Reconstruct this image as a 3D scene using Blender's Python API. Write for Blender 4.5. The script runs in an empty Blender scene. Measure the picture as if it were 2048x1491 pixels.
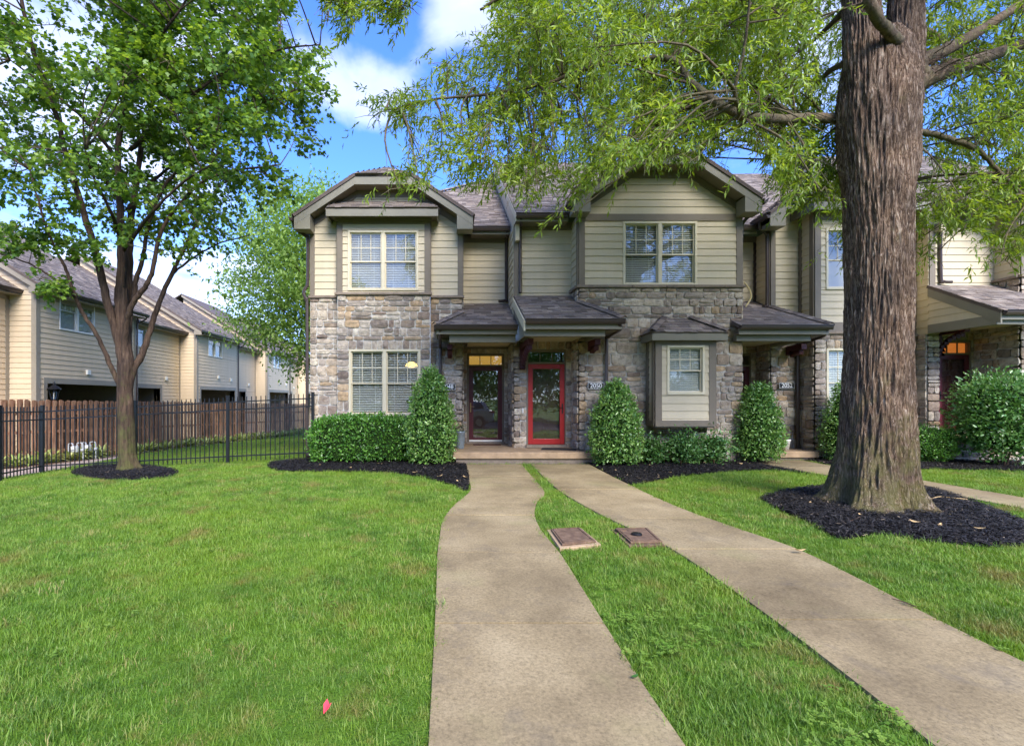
import bpy, bmesh, math, random
import numpy as np
from mathutils import Vector, Matrix, noise

random.seed(7)
RNG = np.random.default_rng(11)
SC = bpy.context.scene
COL = SC.collection
R = math.radians

# ------------------------------------------------------------------ camera, sky, sun, exposure
EYE = 1.51                       # eye height above the walk at the porch
CX, CY, F = 898.0, 798.0, 1000.0  # optical axis and focal length in photo pixels
cam_d = bpy.data.cameras.new('camera')
cam_d.sensor_fit = 'HORIZONTAL'
cam_d.sensor_width = 36.0
cam_d.lens = F / 2048 * 36.0
cam_d.shift_x = (1024 - CX) / 2048
cam_d.shift_y = (CY - 745.5) / 2048
cam_d.clip_start = 0.05
cam_d.clip_end = 2000
cam = bpy.data.objects.new('camera', cam_d)
cam.location = (0, 0, EYE)
cam.rotation_euler = (R(90), 0, 0)
COL.objects.link(cam)
SC.camera = cam

SUN_AZ = math.atan2(0.34, -0.94)     # direction of the sun seen from above: behind the camera
SUN_EL = R(38)
world = bpy.data.worlds.new('World')
SC.world = world
world.use_nodes = True
nt = world.node_tree
nt.nodes.clear()


def N(tree, kind, **kw):
    n = tree.nodes.new(kind)
    for k, v in kw.items():
        if k.startswith('i_'):
            key = k[2:]
            n.inputs[int(key) if key.isdigit() else key].default_value = v
        else:
            setattr(n, k, v)
    return n


def ramp(tree, stops, interp='LINEAR'):
    n = tree.nodes.new('ShaderNodeValToRGB')
    n.color_ramp.interpolation = interp
    el = n.color_ramp.elements
    while len(el) < len(stops):
        el.new(0.5)
    for e, (p, c) in zip(el, stops):
        e.position = p
        e.color = (c[0], c[1], c[2], 1) if not isinstance(c, (int, float)) else (c, c, c, 1)
    return n


def lk(tree, a, ao, b, bi):
    tree.links.new(a.outputs[ao], b.inputs[bi])


def build_sky():
    out = N(nt, 'ShaderNodeOutputWorld')
    bg = N(nt, 'ShaderNodeBackground', i_Strength=0.15)
    sky = N(nt, 'ShaderNodeTexSky', sky_type='NISHITA', sun_disc=False)
    sky.sun_elevation = SUN_EL
    sky.sun_rotation = SUN_AZ
    sky.altitude = 0
    sky.air_density = 1.0
    sky.dust_density = 0.4
    sky.ozone_density = 3.0
    hs = N(nt, 'ShaderNodeVectorMath', operation='MULTIPLY')
    hs.inputs[1].default_value = (0.235, 0.36, 0.66)
    lk(nt, sky, 0, hs, 0)
    tc = N(nt, 'ShaderNodeTexCoord')
    sep = N(nt, 'ShaderNodeSeparateXYZ')
    lk(nt, tc, 'Generated', sep, 0)
    mz = N(nt, 'ShaderNodeMath', operation='MAXIMUM', i_1=0.0)
    lk(nt, sep, 'Z', mz, 0)
    az = N(nt, 'ShaderNodeMath', operation='ADD', i_1=0.22)
    lk(nt, mz, 0, az, 0)
    inv = N(nt, 'ShaderNodeMath', operation='DIVIDE', i_0=1.0)
    lk(nt, az, 0, inv, 1)
    sc = N(nt, 'ShaderNodeVectorMath', operation='SCALE')
    lk(nt, tc, 'Generated', sc, 0)
    lk(nt, inv, 0, sc, 'Scale')
    mp = N(nt, 'ShaderNodeMapping')
    mp.inputs['Location'].default_value = (3.1, 1.7, 0)
    mp.inputs['Scale'].default_value = (1, 1, 0.6)
    lk(nt, sc, 0, mp, 0)
    no = N(nt, 'ShaderNodeTexNoise', i_Scale=1.25, i_Detail=7.0, i_Roughness=0.55, i_Distortion=0.25)
    lk(nt, mp, 0, no, 'Vector')
    acc = no
    acc_o = 'Fac'
    # a few broad cumulus heaps in the sky (world directions)
    for (px, py), rad, amp in [((755, 165), 0.105, 0.46), ((930, 0), 0.09, 0.26), ((840, 270), 0.15, -0.24), ((640, 330), 0.17, -0.16),
                               ((730, 35), 0.09, -0.30), ((1600, 300), 0.35, 0.10), ((300, 560), 0.3, 0.12)]:
        d = Vector(((px - CX) / F, 1.0, (CY - py) / F)).normalized()
        sb = N(nt, 'ShaderNodeVectorMath', operation='DISTANCE')
        lk(nt, tc, 'Generated', sb, 0)
        sb.inputs[1].default_value = d
        mr = N(nt, 'ShaderNodeMapRange', interpolation_type='SMOOTHSTEP')
        mr.inputs['From Min'].default_value = 0.0
        mr.inputs['From Max'].default_value = rad * 1.6
        mr.inputs['To Min'].default_value = amp
        mr.inputs['To Max'].default_value = 0.0
        lk(nt, sb, 'Value', mr, 'Value')
        ad = N(nt, 'ShaderNodeMath', operation='ADD')
        lk(nt, acc, acc_o, ad, 0)
        lk(nt, mr, 0, ad, 1)
        acc, acc_o = ad, 0
    cr = ramp(nt, [(0.48, 0), (0.60, 0.5), (0.76, 1.0)], 'EASE')
    lk(nt, acc, acc_o, cr, 0)
    # thin white veil low over the horizon
    hz = N(nt, 'ShaderNodeMapRange', interpolation_type='SMOOTHSTEP')
    hz.inputs['From Min'].default_value = 0.0
    hz.inputs['From Max'].default_value = 0.42
    hz.inputs['To Min'].default_value = 0.42
    hz.inputs['To Max'].default_value = 0.0
    lk(nt, sep, 'Z', hz, 'Value')
    mxv = N(nt, 'ShaderNodeMath', operation='MAXIMUM')
    lk(nt, cr, 0, mxv, 0)
    lk(nt, hz, 0, mxv, 1)
    n2 = N(nt, 'ShaderNodeTexNoise', i_Scale=3.0, i_Detail=5.0)
    lk(nt, mp, 0, n2, 'Vector')
    cc = ramp(nt, [(0.3, (1.75, 1.82, 1.98)), (0.65, (2.35, 2.38, 2.45))])
    lk(nt, n2, 'Fac', cc, 0)
    mix = N(nt, 'ShaderNodeMix', data_type='RGBA')
    lk(nt, mxv, 0, mix, 'Factor')
    lk(nt, hs, 0, mix, 6)
    lk(nt, cc, 0, mix, 7)
    lk(nt, mix, 2, bg, 'Color')
    lk(nt, bg, 0, out, 'Surface')


build_sky()
sun_d = bpy.data.lights.new('sun', 'SUN')
sun_d.energy = 1.5
sun_d.angle = R(32)
sun_d.color = (1.0, 0.945, 0.86)
sun = bpy.data.objects.new('sun', sun_d)
COL.objects.link(sun)
sv = Vector((math.sin(SUN_AZ) * math.cos(SUN_EL), math.cos(SUN_AZ) * math.cos(SUN_EL), math.sin(SUN_EL)))
sun.rotation_euler = (-sv).to_track_quat('-Z', 'Y').to_euler()
SC.view_settings.view_transform = 'Standard'
SC.view_settings.look = 'None'
SC.view_settings.gamma = 1
SC.view_settings.exposure = 2.42
SC.view_settings.use_curve_mapping = False
SC.render.engine = 'CYCLES'
SC.cycles.use_denoising = True
SC.cycles.max_bounces = 8
SC.cycles.diffuse_bounces = 4
SC.cycles.glossy_bounces = 3
SC.cycles.transmission_bounces = 4
SC.cycles.transparent_max_bounces = 12
SC.cycles.caustics_reflective = False
SC.cycles.caustics_refractive = False


# ------------------------------------------------------------------ colour and materials
def s(r, g=None, b=None):
    if g is None:
        g = b = r
    def f(c):
        c = c / 255
        return c / 12.92 if c <= 0.04045 else ((c + 0.055) / 1.055) ** 2.4
    return (f(r), f(g), f(b))


M = {}


def newmat(name):
    m = bpy.data.materials.new(name)
    m.use_nodes = True
    t = m.node_tree
    t.nodes.clear()
    o = N(t, 'ShaderNodeOutputMaterial')
    p = N(t, 'ShaderNodeBsdfPrincipled')
    lk(t, p, 0, o, 'Surface')
    M[name] = m
    return m, t, p, o


def bump(t, p, height_node, out=0, strength=0.4, dist=0.02):
    b = N(t, 'ShaderNodeBump', i_Strength=strength, i_Distance=dist)
    lk(t, height_node, out, b, 'Height')
    lk(t, b, 0, p, 'Normal')
    return b


def wpos(t):
    return N(t, 'ShaderNodeNewGeometry')


def paint(name, rgb, rough=0.55, var=0.10, scale=2.5, spec=0.4, objvar=0.06, bumpy=0.05, metal=0.0, streak=False):
    """painted or coated surface: base colour, soft weathering, small per-piece difference"""
    m, t, p, o = newmat(name)
    g = wpos(t)
    vec = g
    vo = 'Position'
    if streak:
        mp = N(t, 'ShaderNodeMapping')
        mp.inputs['Scale'].default_value = (3, 3, 0.35)
        lk(t, g, 'Position', mp, 0)
        vec, vo = mp, 0
    no = N(t, 'ShaderNodeTexNoise', i_Scale=scale, i_Detail=6.0, i_Roughness=0.65)
    lk(t, vec, vo, no, 'Vector')
    a = tuple(c * (1 - var) for c in rgb)
    b = tuple(min(1, c * (1 + var)) for c in rgb)
    cr = ramp(t, [(0.3, a), (0.7, b)])
    lk(t, no, 'Fac', cr, 0)
    oi = N(t, 'ShaderNodeObjectInfo')
    mr = N(t, 'ShaderNodeMapRange')
    mr.inputs['To Min'].default_value = 1 - objvar
    mr.inputs['To Max'].default_value = 1 + objvar
    lk(t, oi, 'Random', mr, 'Value')
    hs = N(t, 'ShaderNodeHueSaturation')
    lk(t, mr, 0, hs, 'Value')
    lk(t, cr, 0, hs, 'Color')
    lk(t, hs, 0, p, 'Base Color')
    p.inputs['Roughness'].default_value = rough
    p.inputs['Specular IOR Level'].default_value = spec
    p.inputs['Metallic'].default_value = metal
    if bumpy:
        n2 = N(t, 'ShaderNodeTexNoise', i_Scale=60.0, i_Detail=4.0)
        lk(t, g, 'Position', n2, 'Vector')
        bump(t, p, n2, 'Fac', bumpy * 4, 0.004)
    return m


paint('siding', s(193, 179, 150), 0.6, 0.06, 1.2, objvar=0.04, streak=True)
paint('siding_garage', s(206, 185, 154), 0.6, 0.06, 1.0, objvar=0.04, streak=True)
paint('trim', s(117, 106, 90), 0.55, 0.08, objvar=0.03)
paint('fascia', s(122, 117, 101), 0.5, 0.07, objvar=0.03)
paint('garage_trim', s(146, 136, 120), 0.55, 0.07, objvar=0.03)
paint('cream', s(208, 196, 166), 0.45, 0.05, objvar=0.02)
paint('white_frame', s(222, 220, 210), 0.45, 0.05, objvar=0.02)
paint('gutter', s(66, 54, 50), 0.35, 0.12, objvar=0.03, spec=0.5)
paint('red_door', s(166, 34, 34), 0.35, 0.06, objvar=0.0, spec=0.5)
paint('maroon', s(84, 24, 34), 0.38, 0.08, objvar=0.0, spec=0.5)
paint('bracket_red', s(72, 26, 28), 0.55, 0.2, objvar=0.05)
paint('inner_door', s(96, 70, 64), 0.5, 0.1, objvar=0.0)
paint('iron', s(26, 27, 32), 0.35, 0.2, 8, objvar=0.05, spec=0.5)
paint('plate_black', s(18, 18, 20), 0.4, 0.2, objvar=0)
paint('plate_white', s(235, 235, 230), 0.5, 0.03, objvar=0)
paint('blind', s(226, 224, 216), 0.55, 0.03, objvar=0.0)
paint('blind_amber', s(222, 176, 84), 0.6, 0.08, objvar=0.0)
paint('curtain', s(205, 205, 208), 0.8, 0.08, objvar=0.0)
paint('room', s(150, 140, 125), 0.9, 0.1, objvar=0.0)
paint('porch_concrete', s(166, 140, 110), 0.85, 0.28, 3.5, objvar=0.04, bumpy=0.2, streak=False)
paint('sill_stone', s(128, 114, 100), 0.9, 0.25, 9, objvar=0.15, bumpy=0.3)
paint('mortar', s(196, 192, 184), 0.95, 0.12, 6, objvar=0, bumpy=0.3)
paint('brass', s(170, 140, 100), 0.3, 0.1, metal=0.9, objvar=0)
paint('black_metal', s(24, 22, 22), 0.4, 0.1, objvar=0)
paint('galvanised', s(150, 164, 172), 0.42, 0.15, 7, metal=0.5, objvar=0)
paint('white_plastic', s(225, 222, 214), 0.5, 0.05, objvar=0)
paint('meter_grey', s(176, 178, 178), 0.4, 0.12, 9, objvar=0.05)
paint('mat_brown', s(84, 56, 44), 0.95, 0.25, 20, objvar=0, bumpy=0.4)
paint('mat_black', s(34, 33, 34), 0.95, 0.25, 20, objvar=0, bumpy=0.4)
paint('pink', s(238, 70, 86), 0.6, 0.1, objvar=0)
paint('dry_leaf', s(190, 160, 112), 0.8, 0.2, 40, objvar=0.35)
paint('twig', s(92, 72, 56), 0.9, 0.2, 12, objvar=0.1)
paint('cable', s(212, 186, 130), 0.6, 0.1, objvar=0)
paint('asphalt', (0.05, 0.05, 0.052), 0.9, 0.25, 6, objvar=0, bumpy=0.4)
paint('car_silver', s(176, 178, 184), 0.25, 0.02, metal=0.6, objvar=0, bumpy=0)
paint('car_trim', s(30, 30, 32), 0.5, 0.1, objvar=0)
paint('tyre', s(22, 22, 22), 0.9, 0.1, objvar=0)
paint('rim', s(150, 152, 156), 0.3, 0.05, metal=0.8, objvar=0)
paint('tail_red', s(150, 14, 14), 0.2, 0.05, objvar=0)
paint('car_glass', s(16, 20, 22), 0.05, 0.05, objvar=0, bumpy=0, spec=0.8)
paint('garage_inside', s(150, 134, 112), 0.9, 0.1, objvar=0)


def mat_glass(name, tint=(0.9, 0.93, 0.92), f0=0.06):
    m, t, p, o = newmat(name)
    t.nodes.remove(p)
    tr = N(t, 'ShaderNodeBsdfTransparent')
    tr.inputs[0].default_value = (*tint, 1)
    gl = N(t, 'ShaderNodeBsdfGlossy', i_Roughness=0.0)
    g = wpos(t)
    no = N(t, 'ShaderNodeTexNoise', i_Scale=1.6, i_Detail=1.0)
    lk(t, g, 'Position', no, 'Vector')
    b = N(t, 'ShaderNodeBump', i_Strength=0.12, i_Distance=0.02)
    lk(t, no, 'Fac', b, 'Height')
    lk(t, b, 0, gl, 'Normal')
    lw = N(t, 'ShaderNodeLayerWeight', i_Blend=0.5)
    pw = N(t, 'ShaderNodeMath', operation='POWER', i_1=4.0)
    lk(t, lw, 'Facing', pw, 0)
    fr = N(t, 'ShaderNodeMapRange')
    fr.inputs['To Min'].default_value = f0
    fr.inputs['To Max'].default_value = 1.0
    lk(t, pw, 0, fr, 'Value')
    mx = N(t, 'ShaderNodeMixShader')
    lk(t, fr, 0, mx, 0)
    lk(t, tr, 0, mx, 1)
    lk(t, gl, 0, mx, 2)
    lk(t, mx, 0, o, 'Surface')


mat_glass('glass', (0.95, 0.97, 0.96), 0.075)
mat_glass('door_glass', (0.86, 0.88, 0.87), 0.11)


def mat_glow(name, rgb, strength):
    m, t, p, o = newmat(name)
    p.inputs['Base Color'].default_value = (*rgb, 1)
    p.inputs['Emission Color'].default_value = (*rgb, 1)
    p.inputs['Emission Strength'].default_value = strength


mat_glow('lamp_glow', s(255, 200, 110), 0.9)
mat_glow('amber_glow', s(224, 172, 84), 0.12)
mat_glow('orange_glow', s(220, 124, 52), 0.14)


def mat_stone():
    m, t, p, o = newmat('stone')
    oi = N(t, 'ShaderNodeObjectInfo')
    cr = ramp(t, [(0.0, s(118, 106, 98)), (0.12, s(178, 168, 154)), (0.26, s(152, 140, 130)), (0.40, s(196, 186, 170)),
                  (0.54, s(132, 116, 104)), (0.66, s(182, 174, 164)), (0.76, s(176, 152, 122)), (0.88, s(128, 119, 114)), (1.0, s(204, 195, 180))])
    lk(t, oi, 'Random', cr, 0)
    g = wpos(t)
    no = N(t, 'ShaderNodeTexNoise', i_Scale=9.0, i_Detail=8.0, i_Roughness=0.7)
    lk(t, g, 'Position', no, 'Vector')
    c2 = ramp(t, [(0.28, s(96, 80, 70)), (0.5, s(188, 184, 178)), (0.72, s(238, 232, 220))])
    lk(t, no, 'Fac', c2, 0)
    mx = N(t, 'ShaderNodeMix', data_type='RGBA', blend_type='OVERLAY')
    mx.inputs['Factor'].default_value = 0.75
    lk(t, cr, 0, mx, 6)
    lk(t, c2, 0, mx, 7)
    # warm iron staining in irregular patches
    n3 = N(t, 'ShaderNodeTexNoise', i_Scale=3.2, i_Detail=4.0)
    lk(t, g, 'Position', n3, 'Vector')
    c3 = ramp(t, [(0.56, 0.0), (0.72, 0.35)])
    lk(t, n3, 'Fac', c3, 0)
    m2 = N(t, 'ShaderNodeMix', data_type='RGBA')
    lk(t, c3, 0, m2, 'Factor')
    lk(t, mx, 2, m2, 6)
    m2.inputs[7].default_value = (*s(160, 134, 102), 1)
    lk(t, m2, 2, p, 'Base Color')
    p.inputs['Roughness'].default_value = 0.92
    p.inputs['Specular IOR Level'].default_value = 0.2
    n4 = N(t, 'ShaderNodeTexNoise', i_Scale=26.0, i_Detail=7.0, i_Roughness=0.7)
    lk(t, g, 'Position', n4, 'Vector')
    bump(t, p, n4, 'Fac', 0.9, 0.02)


mat_stone()


def mat_shingle():
    m, t, p, o = newmat('shingle')
    at = N(t, 'ShaderNodeAttribute', attribute_name='rnd')
    cr = ramp(t, [(0.0, s(90, 80, 73)), (0.2, s(124, 112, 101)), (0.4, s(104, 94, 88)), (0.6, s(142, 127, 114)), (0.8, s(116, 107, 101)), (1.0, s(158, 145, 131))])
    lk(t, at, 'Fac', cr, 0)
    g = wpos(t)
    no = N(t, 'ShaderNodeTexNoise', i_Scale=40.0, i_Detail=4.0)
    lk(t, g, 'Position', no, 'Vector')
    mx = N(t, 'ShaderNodeMix', data_type='RGBA', blend_type='OVERLAY')
    mx.inputs['Factor'].default_value = 0.5
    lk(t, cr, 0, mx, 6)
    lk(t, no, 'Fac', mx, 7)
    lk(t, mx, 2, p, 'Base Color')
    p.inputs['Roughness'].default_value = 0.9
    p.inputs['Specular IOR Level'].default_value = 0.3
    n2 = N(t, 'ShaderNodeTexNoise', i_Scale=140.0, i_Detail=2.0)
    lk(t, g, 'Position', n2, 'Vector')
    bump(t, p, n2, 'Fac', 0.5, 0.004)
    paint('roof_deck', s(96, 84, 78), 0.9, 0.15, 6, objvar=0, bumpy=0.3)


mat_shingle()


def mat_concrete():
    m, t, p, o = newmat('concrete')
    g = wpos(t)
    n1 = N(t, 'ShaderNodeTexNoise', i_Scale=0.9, i_Detail=8.0, i_Roughness=0.62)
    lk(t, g, 'Position', n1, 'Vector')
    c1 = ramp(t, [(0.28, s(108, 94, 70)), (0.5, s(142, 126, 95)), (0.72, s(164, 148, 115))])
    lk(t, n1, 'Fac', c1, 0)
    n2 = N(t, 'ShaderNodeTexNoise', i_Scale=46.0, i_Detail=9.0, i_Roughness=0.8)
    lk(t, g, 'Position', n2, 'Vector')
    c2 = ramp(t, [(0.34, s(40, 36, 32)), (0.46, s(172, 168, 162)), (0.66, s(240, 236, 230))])
    lk(t, n2, 'Fac', c2, 0)
    mx = N(t, 'ShaderNodeMix', data_type='RGBA', blend_type='OVERLAY')
    mx.inputs['Factor'].default_value = 0.48
    lk(t, c1, 0, mx, 6)
    lk(t, c2, 0, mx, 7)
    # dark organic stains and faint green growth, each with a patchy shape of its own
    n3 = N(t, 'ShaderNodeTexNoise', i_Scale=2.3, i_Detail=7.0, i_Roughness=0.7, i_Distortion=0.6)
    lk(t, g, 'Position', n3, 'Vector')
    c3 = ramp(t, [(0.54, 0.0), (0.70, 0.50)])
    lk(t, n3, 'Fac', c3, 0)
    m2 = N(t, 'ShaderNodeMix', data_type='RGBA')
    lk(t, c3, 0, m2, 'Factor')
    lk(t, mx, 2, m2, 6)
    m2.inputs[7].default_value = (*s(104, 94, 80), 1)
    n4 = N(t, 'ShaderNodeTexNoise', i_Scale=0.75, i_Detail=5.0, i_Roughness=0.6)
    mp = N(t, 'ShaderNodeMapping')
    mp.inputs['Location'].default_value = (4.0, 8.0, 0)
    lk(t, g, 'Position', mp, 0)
    lk(t, mp, 0, n4, 'Vector')
    c4 = ramp(t, [(0.56, 0.0), (0.72, 0.42)])
    lk(t, n4, 'Fac', c4, 0)
    m3 = N(t, 'ShaderNodeMix', data_type='RGBA')
    lk(t, c4, 0, m3, 'Factor')
    lk(t, m2, 2, m3, 6)
    m3.inputs[7].default_value = (*s(140, 136, 88), 1)
    oi = N(t, 'ShaderNodeObjectInfo')
    mr = N(t, 'ShaderNodeMapRange')
    mr.inputs['To Min'].default_value = 0.92
    mr.inputs['To Max'].default_value = 1.06
    lk(t, oi, 'Random', mr, 'Value')
    hs = N(t, 'ShaderNodeHueSaturation')
    lk(t, mr, 0, hs, 'Value')
    lk(t, m3, 2, hs, 'Color')
    lk(t, hs, 0, p, 'Base Color')
    p.inputs['Roughness'].default_value = 0.93
    p.inputs['Specular IOR Level'].default_value = 0.2
    bump(t, p, n2, 'Fac', 0.35, 0.006)


mat_concrete()


def mat_ground(name, stops, scale, bscale=60, bstr=0.8):
    m, t, p, o = newmat(name)
    g = wpos(t)
    n1 = N(t, 'ShaderNodeTexNoise', i_Scale=scale, i_Detail=8.0, i_Roughness=0.7)
    lk(t, g, 'Position', n1, 'Vector')
    c1 = ramp(t, stops)
    lk(t, n1, 'Fac', c1, 0)
    lk(t, c1, 0, p, 'Base Color')
    p.inputs['Roughness'].default_value = 0.95
    p.inputs['Specular IOR Level'].default_value = 0.1
    n2 = N(t, 'ShaderNodeTexNoise', i_Scale=bscale, i_Detail=5.0)
    lk(t, g, 'Position', n2, 'Vector')
    bump(t, p, n2, 'Fac', bstr, 0.03)


mat_ground('turf_soil', [(0.3, s(66, 92, 30)), (0.5, s(84, 116, 36)), (0.62, s(92, 112, 44)), (0.75, s(112, 104, 62))], 3.0)
mat_ground('mulch', [(0.3, s(16, 14, 14)), (0.6, s(30, 27, 26)), (0.8, s(44, 40, 38))], 22, 45, 1.0)
mat_ground('mulch_brown', [(0.3, s(96, 72, 56)), (0.6, s(140, 112, 90)), (0.8, s(170, 146, 120))], 18)
mat_ground('path_pink', [(0.3, s(158, 138, 124)), (0.6, s(180, 160, 146)), (0.8, s(196, 178, 164))], 2.0, 120, 0.3)


def mat_rust():
    m, t, p, o = newmat('rust')
    g = wpos(t)
    n1 = N(t, 'ShaderNodeTexNoise', i_Scale=14.0, i_Detail=8.0, i_Roughness=0.7)
    lk(t, g, 'Position', n1, 'Vector')
    c1 = ramp(t, [(0.3, s(72, 54, 42)), (0.5, s(104, 80, 60)), (0.7, s(130, 106, 84))])
    lk(t, n1, 'Fac', c1, 0)
    lk(t, c1, 0, p, 'Base Color')
    p.inputs['Roughness'].default_value = 0.85
    n2 = N(t, 'ShaderNodeTexVoronoi', i_Scale=70.0)
    lk(t, g, 'Position', n2, 'Vector')
    bump(t, p, n2, 'Distance', 0.5, 0.004)


mat_rust()


def mat_leaf(name, stops, rough=0.45, trans=0.45, spec=0.5, patch=None, objrand=False):
    m, t, p, o = newmat(name)
    if objrand:
        at = N(t, 'ShaderNodeObjectInfo')
        fo = 'Random'
    else:
        at = N(t, 'ShaderNodeAttribute', attribute_name='rnd')
        fo = 'Fac'
    cr = ramp(t, stops)
    lk(t, at, fo, cr, 0)
    col, co = cr, 0
    if patch:
        g = wpos(t)
        for sc_, lo, hi, amt, rgb in patch:
            no = N(t, 'ShaderNodeTexNoise', i_Scale=sc_, i_Detail=4.0, i_Roughness=0.6)
            lk(t, g, 'Position', no, 'Vector')
            c = ramp(t, [(lo, 0.0), (hi, amt)])
            lk(t, no, 'Fac', c, 0)
            mx = N(t, 'ShaderNodeMix', data_type='RGBA')
            lk(t, c, 0, mx, 'Factor')
            lk(t, col, co, mx, 6)
            mx.inputs[7].default_value = (*rgb, 1)
            col, co = mx, 2
    lk(t, col, co, p, 'Base Color')
    p.inputs['Roughness'].default_value = rough
    p.inputs['Specular IOR Level'].default_value = spec
    tl = N(t, 'ShaderNodeBsdfTranslucent')
    hs = N(t, 'ShaderNodeHueSaturation', i_Hue=0.485, i_Saturation=1.1, i_Value=1.25)
    lk(t, col, co, hs, 'Color')
    lk(t, hs, 0, tl, 0)
    mx = N(t, 'ShaderNodeMixShader', i_0=trans)
    lk(t, p, 0, mx, 1)
    lk(t, tl, 0, mx, 2)
    lk(t, mx, 0, o, 'Surface')


mat_leaf('oak_leaf', [(0, s(84, 106, 38)), (0.35, s(118, 144, 50)), (0.75, s(152, 174, 66)), (1, s(188, 202, 102))], 0.4, 0.5)
mat_leaf('maple_leaf', [(0, s(50, 80, 36)), (0.4, s(88, 122, 48)), (0.8, s(134, 164, 62)), (1, s(178, 196, 88))], 0.42, 0.45)
mat_leaf('far_leaf', [(0, s(96, 128, 54)), (0.5, s(132, 164, 74)), (1, s(174, 198, 108))], 0.5, 0.4)
mat_leaf('box_leaf', [(0, s(50, 90, 34)), (0.5, s(82, 132, 46)), (1, s(128, 174, 72))], 0.3, 0.25, 0.6)
mat_leaf('holly_leaf', [(0, s(60, 98, 42)), (0.45, s(102, 146, 62)), (0.8, s(148, 184, 92)), (1, s(198, 216, 148))], 0.28, 0.22, 0.6)
mat_leaf('shrub_leaf', [(0, s(52, 92, 42)), (0.5, s(88, 132, 60)), (1, s(140, 174, 104))], 0.3, 0.3, 0.6)
mat_leaf('hosta_leaf', [(0, s(120, 142, 66)), (0.5, s(170, 184, 100)), (1, s(216, 216, 150))], 0.5, 0.3)
mat_leaf('pot_leaf', [(0, s(60, 90, 56)), (1, s(110, 140, 96))], 0.5, 0.3)
mat_leaf('grass', [(0, s(72, 104, 36)), (0.35, s(102, 140, 48)), (0.75, s(126, 158, 60)), (0.95, s(150, 168, 86)), (1, s(178, 164, 106))], 0.45, 0.35, 0.35,
         patch=[(0.55, 0.42, 0.68, 0.6, s(138, 164, 50)), (0.9, 0.52, 0.68, 0.6, s(74, 108, 38)), (1.5, 0.56, 0.70, 0.7, s(150, 130, 76)), (7.0, 0.58, 0.72, 0.5, s(160, 140, 84))], objrand=True)
mat_leaf('clover', [(0, s(104, 142, 48)), (1, s(140, 168, 72))], 0.5, 0.35, 0.35, objrand=True)
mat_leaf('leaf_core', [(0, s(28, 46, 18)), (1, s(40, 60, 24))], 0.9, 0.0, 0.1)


def mat_bark(name, stops, zs=1.0, freq=16, bstr=1.0, moss=None, objv=False, ridged=False):
    m, t, p, o = newmat(name)
    g = wpos(t)
    mp = N(t, 'ShaderNodeMapping')
    mp.inputs['Scale'].default_value = (freq, freq, freq * (0.15 if ridged else 0.11) * zs)
    lk(t, g, 'Position', mp, 0)
    n1 = N(t, 'ShaderNodeTexNoise', i_Scale=1.0, i_Detail=8.0, i_Roughness=0.66, i_Distortion=1.1 if ridged else 0.4)
    lk(t, mp, 0, n1, 'Vector')
    hgt, ho = n1, 'Fac'
    if ridged:
        # plates parted by dark furrows
        sb = N(t, 'ShaderNodeMath', operation='SUBTRACT', i_1=0.5)
        lk(t, n1, 'Fac', sb, 0)
        ab = N(t, 'ShaderNodeMath', operation='ABSOLUTE')
        lk(t, sb, 0, ab, 0)
        ml = N(t, 'ShaderNodeMath', operation='MULTIPLY', i_1=4.2)
        ml.use_clamp = True
        lk(t, ab, 0, ml, 0)
        hgt, ho = ml, 0
    c1 = ramp(t, stops)
    lk(t, hgt, ho, c1, 0)
    n2 = N(t, 'ShaderNodeTexNoise', i_Scale=2.2, i_Detail=5.0)
    lk(t, g, 'Position', n2, 'Vector')
    c2 = ramp(t, [(0.35, s(140, 132, 128)), (0.7, s(205, 190, 178))])
    lk(t, n2, 'Fac', c2, 0)
    mx = N(t, 'ShaderNodeMix', data_type='RGBA', blend_type='OVERLAY')
    mx.inputs['Factor'].default_value = 0.6
    lk(t, c1, 0, mx, 6)
    lk(t, c2, 0, mx, 7)
    col, co = mx, 2
    if moss:
        z0, z1, rgb, amt = moss
        sp = N(t, 'ShaderNodeSeparateXYZ')
        lk(t, g, 'Position', sp, 0)
        mr = N(t, 'ShaderNodeMapRange')
        mr.inputs['From Min'].default_value = z1
        mr.inputs['From Max'].default_value = z0
        mr.inputs['To Max'].default_value = 0.34
        lk(t, sp, 'Z', mr, 'Value')
        n3 = N(t, 'ShaderNodeTexNoise', i_Scale=5.0, i_Detail=6.0, i_Roughness=0.7)
        lk(t, g, 'Position', n3, 'Vector')
        ad = N(t, 'ShaderNodeMath', operation='ADD')
        lk(t, n3, 'Fac', ad, 0)
        lk(t, mr, 0, ad, 1)
        c3 = ramp(t, [(0.60, 0.0), (0.85, amt)])
        lk(t, ad, 0, c3, 0)
        m2 = N(t, 'ShaderNodeMix', data_type='RGBA')
        lk(t, c3, 0, m2, 'Factor')
        lk(t, mx, 2, m2, 6)
        m2.inputs[7].default_value = (*rgb, 1)
        col, co = m2, 2
    if objv:
        oi = N(t, 'ShaderNodeObjectInfo')
        mr2 = N(t, 'ShaderNodeMapRange')
        mr2.inputs['To Min'].default_value = 0.72
        mr2.inputs['To Max'].default_value = 1.2
        lk(t, oi, 'Random', mr2, 'Value')
        hs = N(t, 'ShaderNodeHueSaturation')
        lk(t, mr2, 0, hs, 'Value')
        lk(t, col, co, hs, 'Color')
        col, co = hs, 0
    lk(t, col, co, p, 'Base Color')
    p.inputs['Roughness'].default_value = 0.9
    p.inputs['Specular IOR Level'].default_value = 0.25
    bump(t, p, hgt, ho, bstr, 0.05)


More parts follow.
